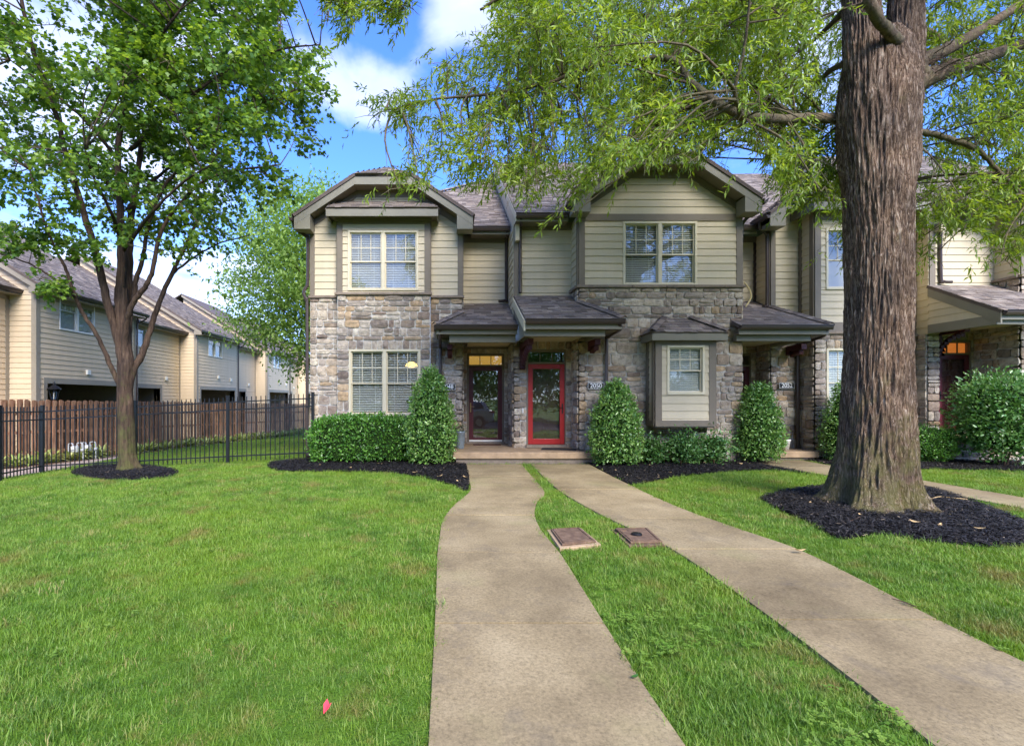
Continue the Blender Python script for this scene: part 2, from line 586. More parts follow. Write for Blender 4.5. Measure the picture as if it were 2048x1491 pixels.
mat_bark('oak_bark', [(0.0, s(60, 48, 40)), (0.08, s(104, 86, 70)), (0.22, s(148, 127, 107)), (0.45, s(176, 158, 138)), (0.85, s(214, 204, 188))], 1.0, 24, 0.9, (-0.2, 2.2, s(116, 116, 62), 0.62), ridged=True)
mat_bark('maple_bark', [(0.30, s(38, 31, 27)), (0.5, s(70, 57, 48)), (0.75, s(98, 84, 70))], 1.0, 22, 0.7, (-0.6, 2.6, s(84, 92, 42), 0.5))
mat_bark('limb_bark', [(0.30, s(56, 48, 40)), (0.5, s(96, 84, 70)), (0.75, s(128, 116, 98))], 6.0, 20, 0.6, (4.0, 9.0, s(88, 96, 50), 0.35))
mat_bark('far_bark', [(0.3, s(64, 56, 50)), (0.7, s(104, 94, 84))], 4.0, 10, 0.4)
mat_bark('fence_wood', [(0.25, s(104, 74, 58)), (0.45, s(150, 114, 90)), (0.6, s(174, 138, 110)), (0.8, s(196, 164, 136))], 1.0, 22, 0.3, objv=True)


# ------------------------------------------------------------------ objects
def tag(o, label=None, cat=None, group=None, kind=None):
    if label:
        o['label'] = label
    if cat:
        o['category'] = cat
    if group:
        o['group'] = group
    if kind:
        o['kind'] = kind
    return o


def root(name, loc, label, cat, group=None):
    o = bpy.data.objects.new(name, None)
    o.empty_display_size = 0.2
    o.location = loc
    COL.objects.link(o)
    return tag(o, label, cat, group)


def link(o, parent=None):
    COL.objects.link(o)
    if parent is not None:
        o.parent = parent
    return o


def base_of(parent):
    """world position of a parent (roots carry the only translation)"""
    v = Vector((0, 0, 0))
    while parent is not None:
        v += parent.location
        parent = parent.parent
    return v


class MB:
    def __init__(self):
        self.v, self.f, self.r = [], [], []

    def add(self, verts, faces, rnd=0.5):
        b = len(self.v)
        self.v += [tuple(p) for p in verts]
        for f in faces:
            self.f.append(tuple(i + b for i in f))
            self.r.append(rnd)
        return self

    def box(self, x0, x1, y0, y1, z0, z1, rnd=0.5):
        return self.add([(x0, y0, z0), (x1, y0, z0), (x1, y1, z0), (x0, y1, z0), (x0, y0, z1), (x1, y0, z1), (x1, y1, z1), (x0, y1, z1)],
                        [(3, 2, 1, 0), (4, 5, 6, 7), (0, 1, 5, 4), (1, 2, 6, 5), (2, 3, 7, 6), (3, 0, 4, 7)], rnd)

    def prism(self, poly, off, rnd=0.5):
        """poly: list of 3D points, extruded along vector off"""
        n = len(poly)
        off = Vector(off)
        a = [Vector(p) for p in poly]
        b = [p + off for p in a]
        nrm = Vector((0, 0, 0))
        for i in range(n):
            nrm += (a[i] - a[0]).cross(a[(i + 1) % n] - a[0])
        flip = nrm.dot(off) < 0
        f = [tuple(reversed(range(n))), tuple(range(n, 2 * n))] + [(i, (i + 1) % n, n + (i + 1) % n, n + i) for i in range(n)]
        if flip:
            f = [tuple(reversed(q)) for q in f]
        return self.add(a + b, f, rnd)

    def tube(self, pts, rad, seg=8, cap=True, rnd=0.5):
        pts = [Vector(p) for p in pts]
        if not isinstance(rad, (list, tuple)):
            rad = [rad] * len(pts)
        rings = []
        up = None
        for i, p in enumerate(pts):
            d = (pts[min(i + 1, len(pts) - 1)] - pts[max(i - 1, 0)])
            if d.length < 1e-7:
                d = Vector((0, 0, 1))
            d.normalize()
            if up is None:
                up = d.orthogonal().normalized()
            up = (up - d * up.dot(d))
            if up.length < 1e-5:
                up = d.orthogonal()
            up.normalize()
            q = d.cross(up)
            rings.append([p + (up * math.cos(2 * math.pi * k / seg) + q * math.sin(2 * math.pi * k / seg)) * rad[i] for k in range(seg)])
        vs = [v for r_ in rings for v in r_]
        fs = []
        for i in range(len(pts) - 1):
            for k in range(seg):
                k2 = (k + 1) % seg
                fs.append((i * seg + k, i * seg + k2, (i + 1) * seg + k2, (i + 1) * seg + k))
        if cap:
            fs.append(tuple(reversed(range(seg))))
            fs.append(tuple(range((len(pts) - 1) * seg, len(pts) * seg)))
        return self.add(vs, fs, rnd)

    def lathe(self, c, prof, seg=24, rnd=0.5):
        vs, fs = [], []
        for (r_, z) in prof:
            for k in range(seg):
                a = 2 * math.pi * k / seg
                vs.append((c[0] + r_ * math.cos(a), c[1] + r_ * math.sin(a), c[2] + z))
        for i in range(len(prof) - 1):
            for k in range(seg):
                k2 = (k + 1) % seg
                fs.append((i * seg + k, i * seg + k2, (i + 1) * seg + k2, (i + 1) * seg + k))
        return self.add(vs, fs, rnd)

    def mesh(self, name, mat, off=(0, 0, 0), smooth=False):
        me = bpy.data.meshes.new(name)
        ox, oy, oz = off
        me.from_pydata([(x - ox, y - oy, z - oz) for x, y, z in self.v], [], self.f)
        me.materials.append(M[mat])
        at = me.attributes.new('rnd', 'FLOAT', 'FACE')
        at.data.foreach_set('value', np.array(self.r, dtype=np.float32))
        if smooth:
            me.polygons.foreach_set('use_smooth', [True] * len(me.polygons))
        return me

    def build(self, name, mat, parent=None, smooth=False, kind=None, bevel=0.0):
        off = base_of(parent)
        me = self.mesh(name, mat, off, smooth)
        o = bpy.data.objects.new(name, me)
        link(o, parent)
        if bevel:
            md = o.modifiers.new('bevel', 'BEVEL')
            md.width = bevel
            md.segments = 2
            md.limit_method = 'ANGLE'
        if kind:
            o['kind'] = kind
        return o


def bx(name, mat, parent, x0, x1, y0, y1, z0, z1, bevel=0.0):
    return MB().box(x0, x1, y0, y1, z0, z1).build(name, mat, parent, bevel=bevel)


def np_object(name, V, faces_list, mats, rnd_list, parent=None, kind=None, smooth=False, off=None, mat_idx=None):
    """V (n,3); faces_list: list of int arrays (m,k)"""
    me = bpy.data.meshes.new(name)
    if off is None:
        off = np.array(base_of(parent))
    V = (np.asarray(V) - off).astype(np.float32)
    me.vertices.add(len(V))
    me.vertices.foreach_set('co', V.ravel())
    idx = np.concatenate([f.ravel() for f in faces_list]).astype(np.int32)
    cnt = np.concatenate([np.full(len(f), f.shape[1], dtype=np.int32) for f in faces_list])
    start = np.concatenate([[0], np.cumsum(cnt)[:-1]]).astype(np.int32)
    me.loops.add(len(idx))
    me.loops.foreach_set('vertex_index', idx)
    me.polygons.add(len(cnt))
    me.polygons.foreach_set('loop_start', start)
    me.polygons.foreach_set('loop_total', cnt)
    if smooth:
        me.polygons.foreach_set('use_smooth', np.ones(len(cnt), dtype=bool))
    for m_ in mats:
        me.materials.append(M[m_])
    if mat_idx is not None:
        me.polygons.foreach_set('material_index', mat_idx.astype(np.int32))
    at = me.attributes.new('rnd', 'FLOAT', 'FACE')
    at.data.foreach_set('value', np.concatenate(rnd_list).astype(np.float32))
    me.update()
    me.validate()
    o = bpy.data.objects.new(name, me)
    link(o, parent)
    if kind:
        o['kind'] = kind
    return o


# ------------------------------------------------------------------ ground
def gz(X, Y):
    X = np.asarray(X, dtype=float)
    Y = np.asarray(Y, dtype=float)
    sm = lambda v, k: 0.5 * (v + np.sqrt(v * v + k * k)) - 0.0
    z = -0.040 * np.minimum(sm(5.0 - Y, 0.6), 8.0)
    z = z - 0.052 * np.minimum(sm(-3.4 - X, 0.8), 9.5)
    z = z - 0.030 * np.minimum(sm(Y - 13.5, 1.0), 30)
    return z + 0.006


def gzf(X, Y):
    return float(gz(X, Y))


def GP(x, y, dz=0.0):
    """photo pixel -> point on the ground"""
    Y = 6.0
    for _ in range(60):
        X = (x - CX) / F * Y
        Yn = (EYE - gzf(X, Y)) * F / (y - CY)
        Y = 0.5 * Y + 0.5 * min(Yn, 120)
    X = (x - CX) / F * Y
    return (X, Y, gzf(X, Y) + dz)


def P(x, y, Y):
    return Vector(((x - CX) / F * Y, Y, EYE + (CY - y) / F * Y))


def inpoly(pts, poly):
    x, y = pts[:, 0], pts[:, 1]
    res = np.zeros(len(pts), dtype=bool)
    n = len(poly)
    for i in range(n):
        x1, y1 = poly[i][0], poly[i][1]
        x2, y2 = poly[(i + 1) % n][0], poly[(i + 1) % n][1]
        c = ((y1 > y) != (y2 > y))
        xi = (x2 - x1) * (y - y1) / ((y2 - y1) if abs(y2 - y1) > 1e-12 else 1e-12) + x1
        res ^= c & (x < xi)
    return res


def smooth_line(pts, n=6):
    out = []
    P_ = [Vector(p) for p in pts]
    for i in range(len(P_) - 1):
        p0 = P_[max(i - 1, 0)]
        p1, p2 = P_[i], P_[i + 1]
        p3 = P_[min(i + 2, len(P_) - 1)]
        for k in range(n):
            t_ = k / n
            out.append(0.5 * ((2 * p1) + (p2 - p0) * t_ + (2 * p0 - 5 * p1 + 4 * p2 - p3) * t_ * t_ + (3 * p1 - p0 - 3 * p2 + p3) * t_ ** 3))
    out.append(P_[-1])
    return out


def build_ground():
    xs = np.concatenate([np.linspace(-400, -20, 20)[:-1], np.linspace(-20, 20, 101), np.linspace(20, 400, 20)[1:]])
    ys = np.concatenate([np.linspace(-300, -4, 16)[:-1], np.linspace(-4, 20, 81), np.linspace(20, 60, 30)[1:], np.linspace(60, 500, 12)[1:]])
    XX, YY = np.meshgrid(xs, ys)
    ZZ = gz(XX, YY) - 0.018
    V = np.stack([XX.ravel(), YY.ravel(), ZZ.ravel()], 1)
    nx, ny = len(xs), len(ys)
    i, j = np.meshgrid(np.arange(nx - 1), np.arange(ny - 1))
    a = (j * nx + i).ravel()
    Fq = np.stack([a, a + 1, a + nx + 1, a + nx], 1)
    o = np_object('ground', V, [Fq], ['turf_soil'], [np.full(len(Fq), .5)], smooth=True)
    o['kind'] = 'structure'


build_ground()


def sheet(name, poly, mat, dz=0.0, thick=0.0, step=0.35, kind='structure', parent=None, bump_h=0.0, crown=0.0):
    """flat-lying patch that follows the ground; poly is a closed outline of (x,y)"""
    bm = bmesh.new()
    vs = [bm.verts.new((p[0], p[1], 0)) for p in poly]
    bm.faces.new(vs)
    bm.normal_update()
    bmesh.ops.triangulate(bm, faces=bm.faces[:])
    x0, x1 = min(p[0] for p in poly), max(p[0] for p in poly)
    y0, y1 = min(p[1] for p in poly), max(p[1] for p in poly)
    x = x0 + step
    while x < x1:
        bmesh.ops.bisect_plane(bm, geom=bm.verts[:] + bm.edges[:] + bm.faces[:], plane_co=(x, 0, 0), plane_no=(1, 0, 0))
        x += step
    y = y0 + step
    while y < y1:
        bmesh.ops.bisect_plane(bm, geom=bm.verts[:] + bm.edges[:] + bm.faces[:], plane_co=(0, y, 0), plane_no=(0, 1, 0))
        y += step
    bmesh.ops.remove_doubles(bm, verts=bm.verts[:], dist=0.001)
    P_ = np.array([(p[0], p[1]) for p in poly])
    for v in bm.verts:
        e = 0
        if bump_h or crown:
            d = np.min(np.hypot(P_[:, 0] - v.co.x, P_[:, 1] - v.co.y))
            k = min(1, d / 0.35)
            e = crown * k + bump_h * k * noise.noise((v.co.x * 6, v.co.y * 6, 3.3))
        v.co.z = gzf(v.co.x, v.co.y) + dz + e
    for f in bm.faces:
        if f.normal.z < 0:
            f.normal_flip()
    if thick:
        r_ = bmesh.ops.extrude_face_region(bm, geom=bm.faces[:])
        for e in r_['geom']:
            if isinstance(e, bmesh.types.BMVert):
                e.co.z -= thick
        # extruded copy is the bottom
        bmesh.ops.recalc_face_normals(bm, faces=bm.faces[:])
    off = base_of(parent)
    for v in bm.verts:
        v.co -= off
    me = bpy.data.meshes.new(name)
    bm.to_mesh(me)
    bm.free()
    me.materials.append(M[mat])
    o = bpy.data.objects.new(name, me)
    link(o, parent)
    if kind:
        o['kind'] = kind
    return o


# --- walks: left and right edges read from the photograph, turned into ground points
def edge(pxs):
    return [Vector(GP(*p)) for p in pxs]


A_L = edge([(932, 928), (936, 955), (941, 980), (908, 1010), (886, 1040), (879, 1075), (875, 1105), (873, 1170), (870, 1245), (864, 1360), (857, 1491)])
A_R = edge([(1043, 928), (1068, 957), (1089, 984), (1075, 1002), (1069, 1025), (1078, 1052), (1096, 1077), (1119, 1105), (1163, 1175), (1207, 1245), (1287, 1370), (1370, 1491)])
B_L = edge([(1062, 928), (1092, 958), (1125, 985), (1190, 1022), (1262, 1058), (1345, 1098), (1445, 1165), (1545, 1237), (1700, 1355), (1870, 1491)])
B_R = edge([(1178, 928), (1222, 951), (1265, 972), (1330, 1002), (1400, 1030), (1500, 1065), (1600, 1100), (1735, 1166), (1872, 1237), (2060, 1330)])


def extend(line, d):
    v = (line[-1] - line[-2]).normalized()
    line.append(line[-1] + v * d)
    return line


for e_ in (A_L, A_R, B_L):
    extend(e_, 1.6)
extend(B_R, 2.6)
WALK_POLYS = []


def at_y(line, y):
    """point on an edge line (Y falling along it) at depth y"""
    for a, b in zip(line[:-1], line[1:]):
        if (a.y >= y >= b.y) or (a.y <= y <= b.y):
            k = 0 if abs(b.y - a.y) < 1e-9 else (y - a.y) / (b.y - a.y)
            return a.lerp(b, k)
    return line[-1] if abs(line[-1].y - y) < abs(line[0].y - y) else line[0]


def sub_line(line, ya, yb):
    out = [at_y(line, ya)]
    out += [p for p in line if yb < p.y < ya]
    out.append(at_y(line, yb))
    return out


def walk(name, L, Rr, joints):
    L = smooth_line(L, 4)
    Rr = smooth_line(Rr, 4)
    WALK_POLYS.append([(p.x, p.y) for p in L] + [(p.x, p.y) for p in reversed(Rr)])
    w = sheet(name, [(p.x, p.y) for p in L] + [(p.x, p.y) for p in reversed(Rr)], 'mulch', -0.022, 0.0, 0.5)
    ys = [min(L[0].y, Rr[0].y)] + joints + [max(L[-1].y, Rr[-1].y)]
    for a, b in zip(ys[:-1], ys[1:]):
        l = sub_line(L, a - 0.009, b + 0.009)
        r_ = sub_line(Rr, a - 0.009, b + 0.009)
        o = sheet('slab', [(p.x, p.y) for p in l] + [(p.x, p.y) for p in reversed(r_)], 'concrete', 0.008 + random.uniform(-0.004, 0.004), 0.09, 0.6, kind=None, parent=w)
        md = o.modifiers.new('bevel', 'BEVEL')
        md.width = 0.009
        md.segments = 2
        md.limit_method = 'ANGLE'


yj = lambda px, py: GP(px, py)[1]
walk('walkway', A_L, A_R, [yj(990, 952), yj(1010, 982), yj(970, 1030), yj(990, 1105), yj(1030, 1247), yj(1000, 1540)])
walk('walkway', B_L, B_R, [yj(1180, 978), yj(1300, 1036), yj(1450, 1098), yj(1700, 1239), yj(2000, 1500)])

# third walk, to the right-hand porch: runs toward the street beside the oak
C_L = [Vector((7.35, 12.3, 0)), Vector((7.30, 11.4, 0)), Vector((7.42, 10.4, 0)), Vector((7.65, 9.3, 0)), Vector((7.85, 8.2, 0)), Vector((7.93, 7.0, 0)), Vector((7.95, 5.0, 0)), Vector((7.95, 2.0, 0))]
C_R = [Vector((8.70, 12.3, 0)), Vector((8.66, 11.4, 0)), Vector((8.72, 10.4, 0)), Vector((8.80, 9.3, 0)), Vector((8.80, 8.2, 0)), Vector((8.78, 7.0, 0)), Vector((8.78, 5.0, 0)), Vector((8.78, 2.0, 0))]
walk('walkway', C_L, C_R, [11.0, 9.6, 8.2, 6.8, 5.4, 4.0])

# path and far lawn behind the iron fence
p_far = [GP(*p) for p in [(-160, 945), (30, 931), (120, 922), (231, 909), (320, 895), (414, 881), (503, 869), (612, 857.5)]]
p_near = [GP(*p) for p in [(-160, 975), (20, 953), (117, 938), (231, 917), (320, 899), (414, 886), (503, 874), (612, 861)]]
PATH_POLY = [(p[0], p[1]) for p in p_far] + [(p[0], p[1]) for p in reversed(p_near)]
sheet('path', PATH_POLY, 'path_pink', 0.0, 0.0, 1.0)

# --- mulch beds
MULCH = {
    'left': [(-3.9, 12.95)] + [GP(*p)[:2] for p in [(538, 924), (545, 938), (600, 942), (700, 943), (780, 945), (850, 955), (900, 968), (937, 978)]] + [(at_y(A_L, 11.6).x, 11.6), (0.15, 13.1)],
    'right': [(3.0, 12.3), (at_y(B_R, 11.6).x, 11.6)] + [GP(*p)[:2] for p in [(1222, 951), (1268, 969), (1300, 962), (1400, 948), (1500, 940), (1560, 941), (1620, 948), (1645, 955)]] + [(7.40, 10.6), (7.29, 11.4), (7.35, 12.35)],
    'oak': [GP(*p)[:2] for p in [(1520, 995), (1545, 1012), (1620, 1045), (1680, 1076), (1760, 1068), (1850, 1082), (1960, 1092), (2060, 1090), (2150, 1075), (2080, 1052), (2000, 1022), (1910, 990), (1840, 972), (1700, 968), (1600, 976), (1550, 985)]],
    'maple': [GP(250 + 108 * math.cos(a), 944 + 15 * math.sin(a))[:2] for a in np.linspace(0, 2 * math.pi, 22)[:-1]],
    'far': [(8.75, 12.4), (8.8, 11.2), (8.95, 10.9), (10.4, 10.75), (12.0, 10.5), (13.5, 10.2), (16.5, 10.1), (16.5, 12.8), (8.75, 13.3)],
}
MULCH_LABEL = {}
for k, poly in MULCH.items():
    pl = [(p.x, p.y) for p in smooth_line([Vector((p[0], p[1], 0)) for p in poly] + [Vector((poly[0][0], poly[0][1], 0))], 3)[:-1]]
    MULCH[k] = pl
    sheet('mulch_bed', pl, 'mulch', -0.006, 0.0, 0.14, bump_h=0.035, crown=0.05 if k in ('oak', 'maple') else 0.03)


def rand_in_poly(poly, n):
    P_ = np.array(poly)
    lo, hi = P_.min(0), P_.max(0)
    out = []
    tot = 0
    while tot < n:
        c = RNG.uniform(lo, hi, (n * 2, 2))
        c = c[inpoly(c, poly)]
        out.append(c)
        tot += len(c)
    return np.concatenate(out)[:n]


def mulch_chips():
    Vs, Fs, Rs = [], [], []
    nb = 0
    for k, poly in MULCH.items():
        P_ = np.array(poly)
        area = 0.5 * abs(np.dot(P_[:, 0], np.roll(P_[:, 1], 1)) - np.dot(P_[:, 1], np.roll(P_[:, 0], 1)))
        n = int(area * (3600 if k == 'oak' else 1500))
        c = rand_in_poly(poly, n)
        d = np.min(np.hypot(c[:, None, 0] - P_[None, :, 0], c[:, None, 1] - P_[None, :, 1]), 1)
        z = gz(c[:, 0], c[:, 1]) + np.minimum(1, d / 0.35) * (0.05 if k in ('oak', 'maple') else 0.03) + RNG.uniform(0.0, 0.03, n)
        ln = RNG.uniform(0.008, 0.034, n)
        wd = RNG.uniform(0.002, 0.0055, n)
        a = RNG.uniform(0, 2 * math.pi, n)
        tl = RNG.normal(0, 0.3, n)
        dv = np.stack([np.cos(a) * np.cos(tl), np.sin(a) * np.cos(tl), np.sin(tl)], 1) * ln[:, None]
        sv_ = np.stack([-np.sin(a), np.cos(a), RNG.normal(0, 0.4, n)], 1) * wd[:, None]
        c3 = np.stack([c[:, 0], c[:, 1], z], 1)
        V = np.stack([c3 - dv - sv_, c3 + dv - sv_ * .6, c3 + dv + sv_, c3 - dv + sv_ * .7], 1).reshape(-1, 3)
        Fq = np.arange(4 * n).reshape(n, 4) + nb
        nb += 4 * n
        Vs.append(V)
        Fs.append(Fq)
        Rs.append(RNG.uniform(0, 1, n))
    m, t, p, o = newmat('chip')
    at = N(t, 'ShaderNodeAttribute', attribute_name='rnd')
    cr = ramp(t, [(0, s(13, 12, 12)), (0.6, s(30, 27, 26)), (0.9, s(48, 43, 41)), (0.988, s(72, 63, 57)), (1.0, s(160, 140, 112))])
    lk(t, at, 'Fac', cr, 0)
    lk(t, cr, 0, p, 'Base Color')
    p.inputs['Roughness'].default_value = 0.7
    o_ = np_object('mulch_chips', np.concatenate(Vs), [np.concatenate(Fs)], ['chip'], [np.concatenate(Rs)], kind='stuff')
    tag(o_, 'black shredded bark mulch strewn over the planting beds', 'mulch')


mulch_chips()


# ------------------------------------------------------------------ wall building kit
class Frame:
    """wall plane: origin, turned about z; u runs along the wall, d is outward"""
    def __init__(self, X, Y, th=0.0):
        self.o = Vector((X, Y, 0))
        self.th = th
        self.U = Vector((math.cos(th), math.sin(th), 0))
        self.Nn = Vector((math.sin(th), -math.cos(th), 0))

    def p(self, u, z, d=0.0):
        return self.o + self.U * u + self.Nn * d + Vector((0, 0, z))


FRONT = lambda Y: Frame(0, Y, 0)
LEFTF = lambda X: Frame(X, 0, -math.pi / 2)   # faces -X, u = -Y
RIGHTF = lambda X: Frame(X, 0, math.pi / 2)   # faces +X, u = Y


def fbox(mb, fr, u0, u1, d0, d1, z0, z1, rnd=0.5):
    """box in a wall frame, d outward"""
    return mb.prism([fr.p(u0, z0, d0), fr.p(u1, z0, d0), fr.p(u1, z1, d0), fr.p(u0, z1, d0)], fr.Nn * (d1 - d0), rnd)


def fb(name, mat, parent, fr, u0, u1, d0, d1, z0, z1, bevel=0.0):
    return fbox(MB(), fr, u0, u1, d0, d1, z0, z1).build(name, mat, parent, bevel=bevel)


def intervals(u0, u1, za, zb, openings):
    iv = [(u0, u1)]
    for (a, b, c, d) in openings:
        if zb <= c + 1e-6 or za >= d - 1e-6:
            continue
        nv = []
        for (p, q) in iv:
            if b <= p or a >= q:
                nv.append((p, q))
                continue
            if a > p:
                nv.append((p, a))
            if b < q:
                nv.append((b, q))
        iv = nv
    return [(p, q) for p, q in iv if q - p > 0.015]


def backing(name, mat, parent, fr, u0, u1, z0, z1, openings=(), d0=-0.16, d1=0.0):
    mb = MB()
    zs = sorted({z0, z1, *[o[2] for o in openings if z0 < o[2] < z1], *[o[3] for o in openings if z0 < o[3] < z1]})
    for za, zb in zip(zs[:-1], zs[1:]):
        for p, q in intervals(u0, u1, za, zb, openings):
            fbox(mb, fr, p, q, d0, d1, za, zb)
    return mb.build(name, mat, parent)


# --- stones: a dozen rock-faced blocks, reused
STONES = []


def make_stones():
    for k in range(14):
        rs = random.Random(100 + k)
        n = 4
        vs, fs = [], []
        for j in range(n):
            for i in range(n):
                u, w = i / (n - 1) - .5, j / (n - 1) - .5
                edge_ = i in (0, n - 1) or j in (0, n - 1)
                corner = i in (0, n - 1) and j in (0, n - 1)
                d = -0.80 if edge_ else -1.0 + rs.uniform(-.30, .25)
                if corner:
                    d = -0.66
                d += rs.uniform(-.12, .12)
                k1 = 0.93 if corner else 1.0
                vs.append((u * k1 + rs.uniform(-.035, .035), d, w * k1 + rs.uniform(-.05, .05)))
        for j in range(n - 1):
            for i in range(n - 1):
                a = j * n + i
                fs.append((a, a + 1, a + n + 1, a + n))
        ring = [i for i in range(n)] + [n - 1 + n * j for j in range(1, n)] + [n * (n - 1) + i for i in range(n - 2, -1, -1)] + [n * j for j in range(n - 2, 0, -1)]
        b = len(vs)
        for q in ring:
            vs.append((vs[q][0], 0.3, vs[q][2]))
        for q in range(len(ring)):
            q2 = (q + 1) % len(ring)
            fs.append((ring[q], b + q, b + q2, ring[q2]))
        me = bpy.data.meshes.new('stone')
        me.from_pydata(vs, [], fs)
        me.materials.append(M['stone'])
        STONES.append(me)


make_stones()


def stone_wall(parent, fr, u0, u1, z0, z1, openings=(), lintels=(), name='stone_wall', rng=None, q0=True, q1=True, row=0.172):
    """coursed rubble: mortar wall with single stones standing proud"""
    rng = rng or random
    w = backing(name, 'mortar', parent, fr, u0, u1, z0, z1, openings)
    base = base_of(parent)
    ops = list(openings)
    bl = list(openings)
    for (a, b, c, d) in lintels:
        bl.append((a, b, c, d))

    def put(p, q, za, zb):
        g = 0.0095
        o = bpy.data.objects.new('stone', rng.choice(STONES))
        o.location = fr.p((p + q) / 2, (za + zb) / 2, 0) - base
        o.rotation_euler = (0, 0, fr.th)
        flip = rng.choice((1, -1))
        o.scale = ((q - p - 2 * g), rng.uniform(0.022, 0.046), (zb - za - 2 * g))
        link(o, w)
    zs = sorted({z0, z1, *[o[2] for o in bl if z0 < o[2] < z1], *[o[3] for o in bl if z0 < o[3] < z1]})
    for za, zb in zip(zs[:-1], zs[1:]):
        if zb - za < 0.04:
            continue
        n = max(1, round((zb - za) / row))
        cuts = [za]
        wts = [rng.choice((.62, .8, 1.0, 1.15, 1.5)) for _ in range(n)]
        for x in wts:
            cuts.append(cuts[-1] + (zb - za) * x / sum(wts))
        for ra, rb in zip(cuts[:-1], cuts[1:]):
            h = rb - ra
            for p, q in intervals(u0, u1, ra, rb, bl):
                u = p
                first = True
                while u < q - 1e-4:
                    wd = rng.choice((0.16, 0.22, 0.28, 0.34, 0.42, 0.48)) * rng.uniform(0.85, 1.12)
                    if first and p == u0 and q0:
                        wd = rng.uniform(0.15, 0.26)
                    first = False
                    if q - (u + wd) < 0.13:
                        wd = q - u
                        if wd > 0.5:
                            wd = wd / 2
                    if h > 0.17 and wd > 0.22 and rng.random() < 0.22:
                        k = rng.uniform(0.38, 0.62)
                        put(u, u + wd, ra, ra + h * k)
                        if rng.random() < 0.35:
                            put(u, u + wd / 2, ra + h * k, rb)
                            put(u + wd / 2, u + wd, ra + h * k, rb)
                        else:
                            put(u, u + wd, ra + h * k, rb)
                    else:
                        put(u, u + wd, ra, rb)
                    u += wd
    for (a, b, c, d) in lintels:
        u = a
        while u < b - 1e-4:
            wd = rng.uniform(0.12, 0.24)
            if b - (u + wd) < 0.1:
                wd = b - u
            put(u, u + wd, c, d)
            u += wd
    return w


def board(mb, fr, pts):
    """pts: (u0 at zlo,u1 at zlo,u0 at zhi,u1 at zhi,zlo,zhi)"""
    a0, b0, a1, b1, z0, z1 = pts
    f0, f1 = 0.024, 0.006
    vs = [fr.p(a0, z0, 0.0), fr.p(b0, z0, 0.0), fr.p(b1, z1, 0.0), fr.p(a1, z1, 0.0), fr.p(a0, z0, f0), fr.p(b0, z0, f0), fr.p(b1, z1, f1), fr.p(a1, z1, f1)]
    return mb.add(vs, [(4, 5, 6, 7), (0, 1, 5, 4), (1, 2, 6, 5), (2, 3, 7, 6), (3, 0, 4, 7)])


def siding(parent, fr, u0, u1, z0, z1, openings=(), mat='siding', expo=0.178, profile=None, joined=False, name='siding', core=True):
    """lap siding, every board its own piece"""
    if core and profile is None:
        w = backing(name, mat, parent, fr, u0, u1, z0, z1, openings)
    else:
        mb = MB()
        if profile:
            k = 8
            pl = [fr.p(profile(z0 + (z1 - z0) * i / k)[0], z0 + (z1 - z0) * i / k, 0) for i in range(k + 1)] + [fr.p(profile(z0 + (z1 - z0) * i / k)[1], z0 + (z1 - z0) * i / k, 0) for i in range(k, -1, -1)]
            mb.prism(pl, fr.Nn * -0.12)
        w = mb.build(name, mat, parent)
    allb = MB()
    z = z0
    while z < z1 - 0.01:
        zt = min(z + expo, z1)
        zs = sorted({z, zt, *[o[2] for o in openings if z < o[2] < zt], *[o[3] for o in openings if z < o[3] < zt]})
        for za, zb in zip(zs[:-1], zs[1:]):
            if zb - za < 0.012:
                continue
            for p, q in intervals(u0, u1, za, zb, openings):
                if profile:
                    pa, pb = profile(za), profile(zb)
                    pts = (max(p, pa[0]), min(q, pa[1]), max(p, pb[0]), min(q, pb[1]), za, zb)
                    if pts[1] - pts[0] < 0.03:
                        continue
                else:
                    pts = (p, q, p, q, za, zb)
                if joined:
                    board(allb, fr, pts)
                else:
                    board(MB(), fr, pts).build('board', mat, w)
        z = zt
    if joined:
        allb.build('boards', mat, w, kind='stuff')
    return w


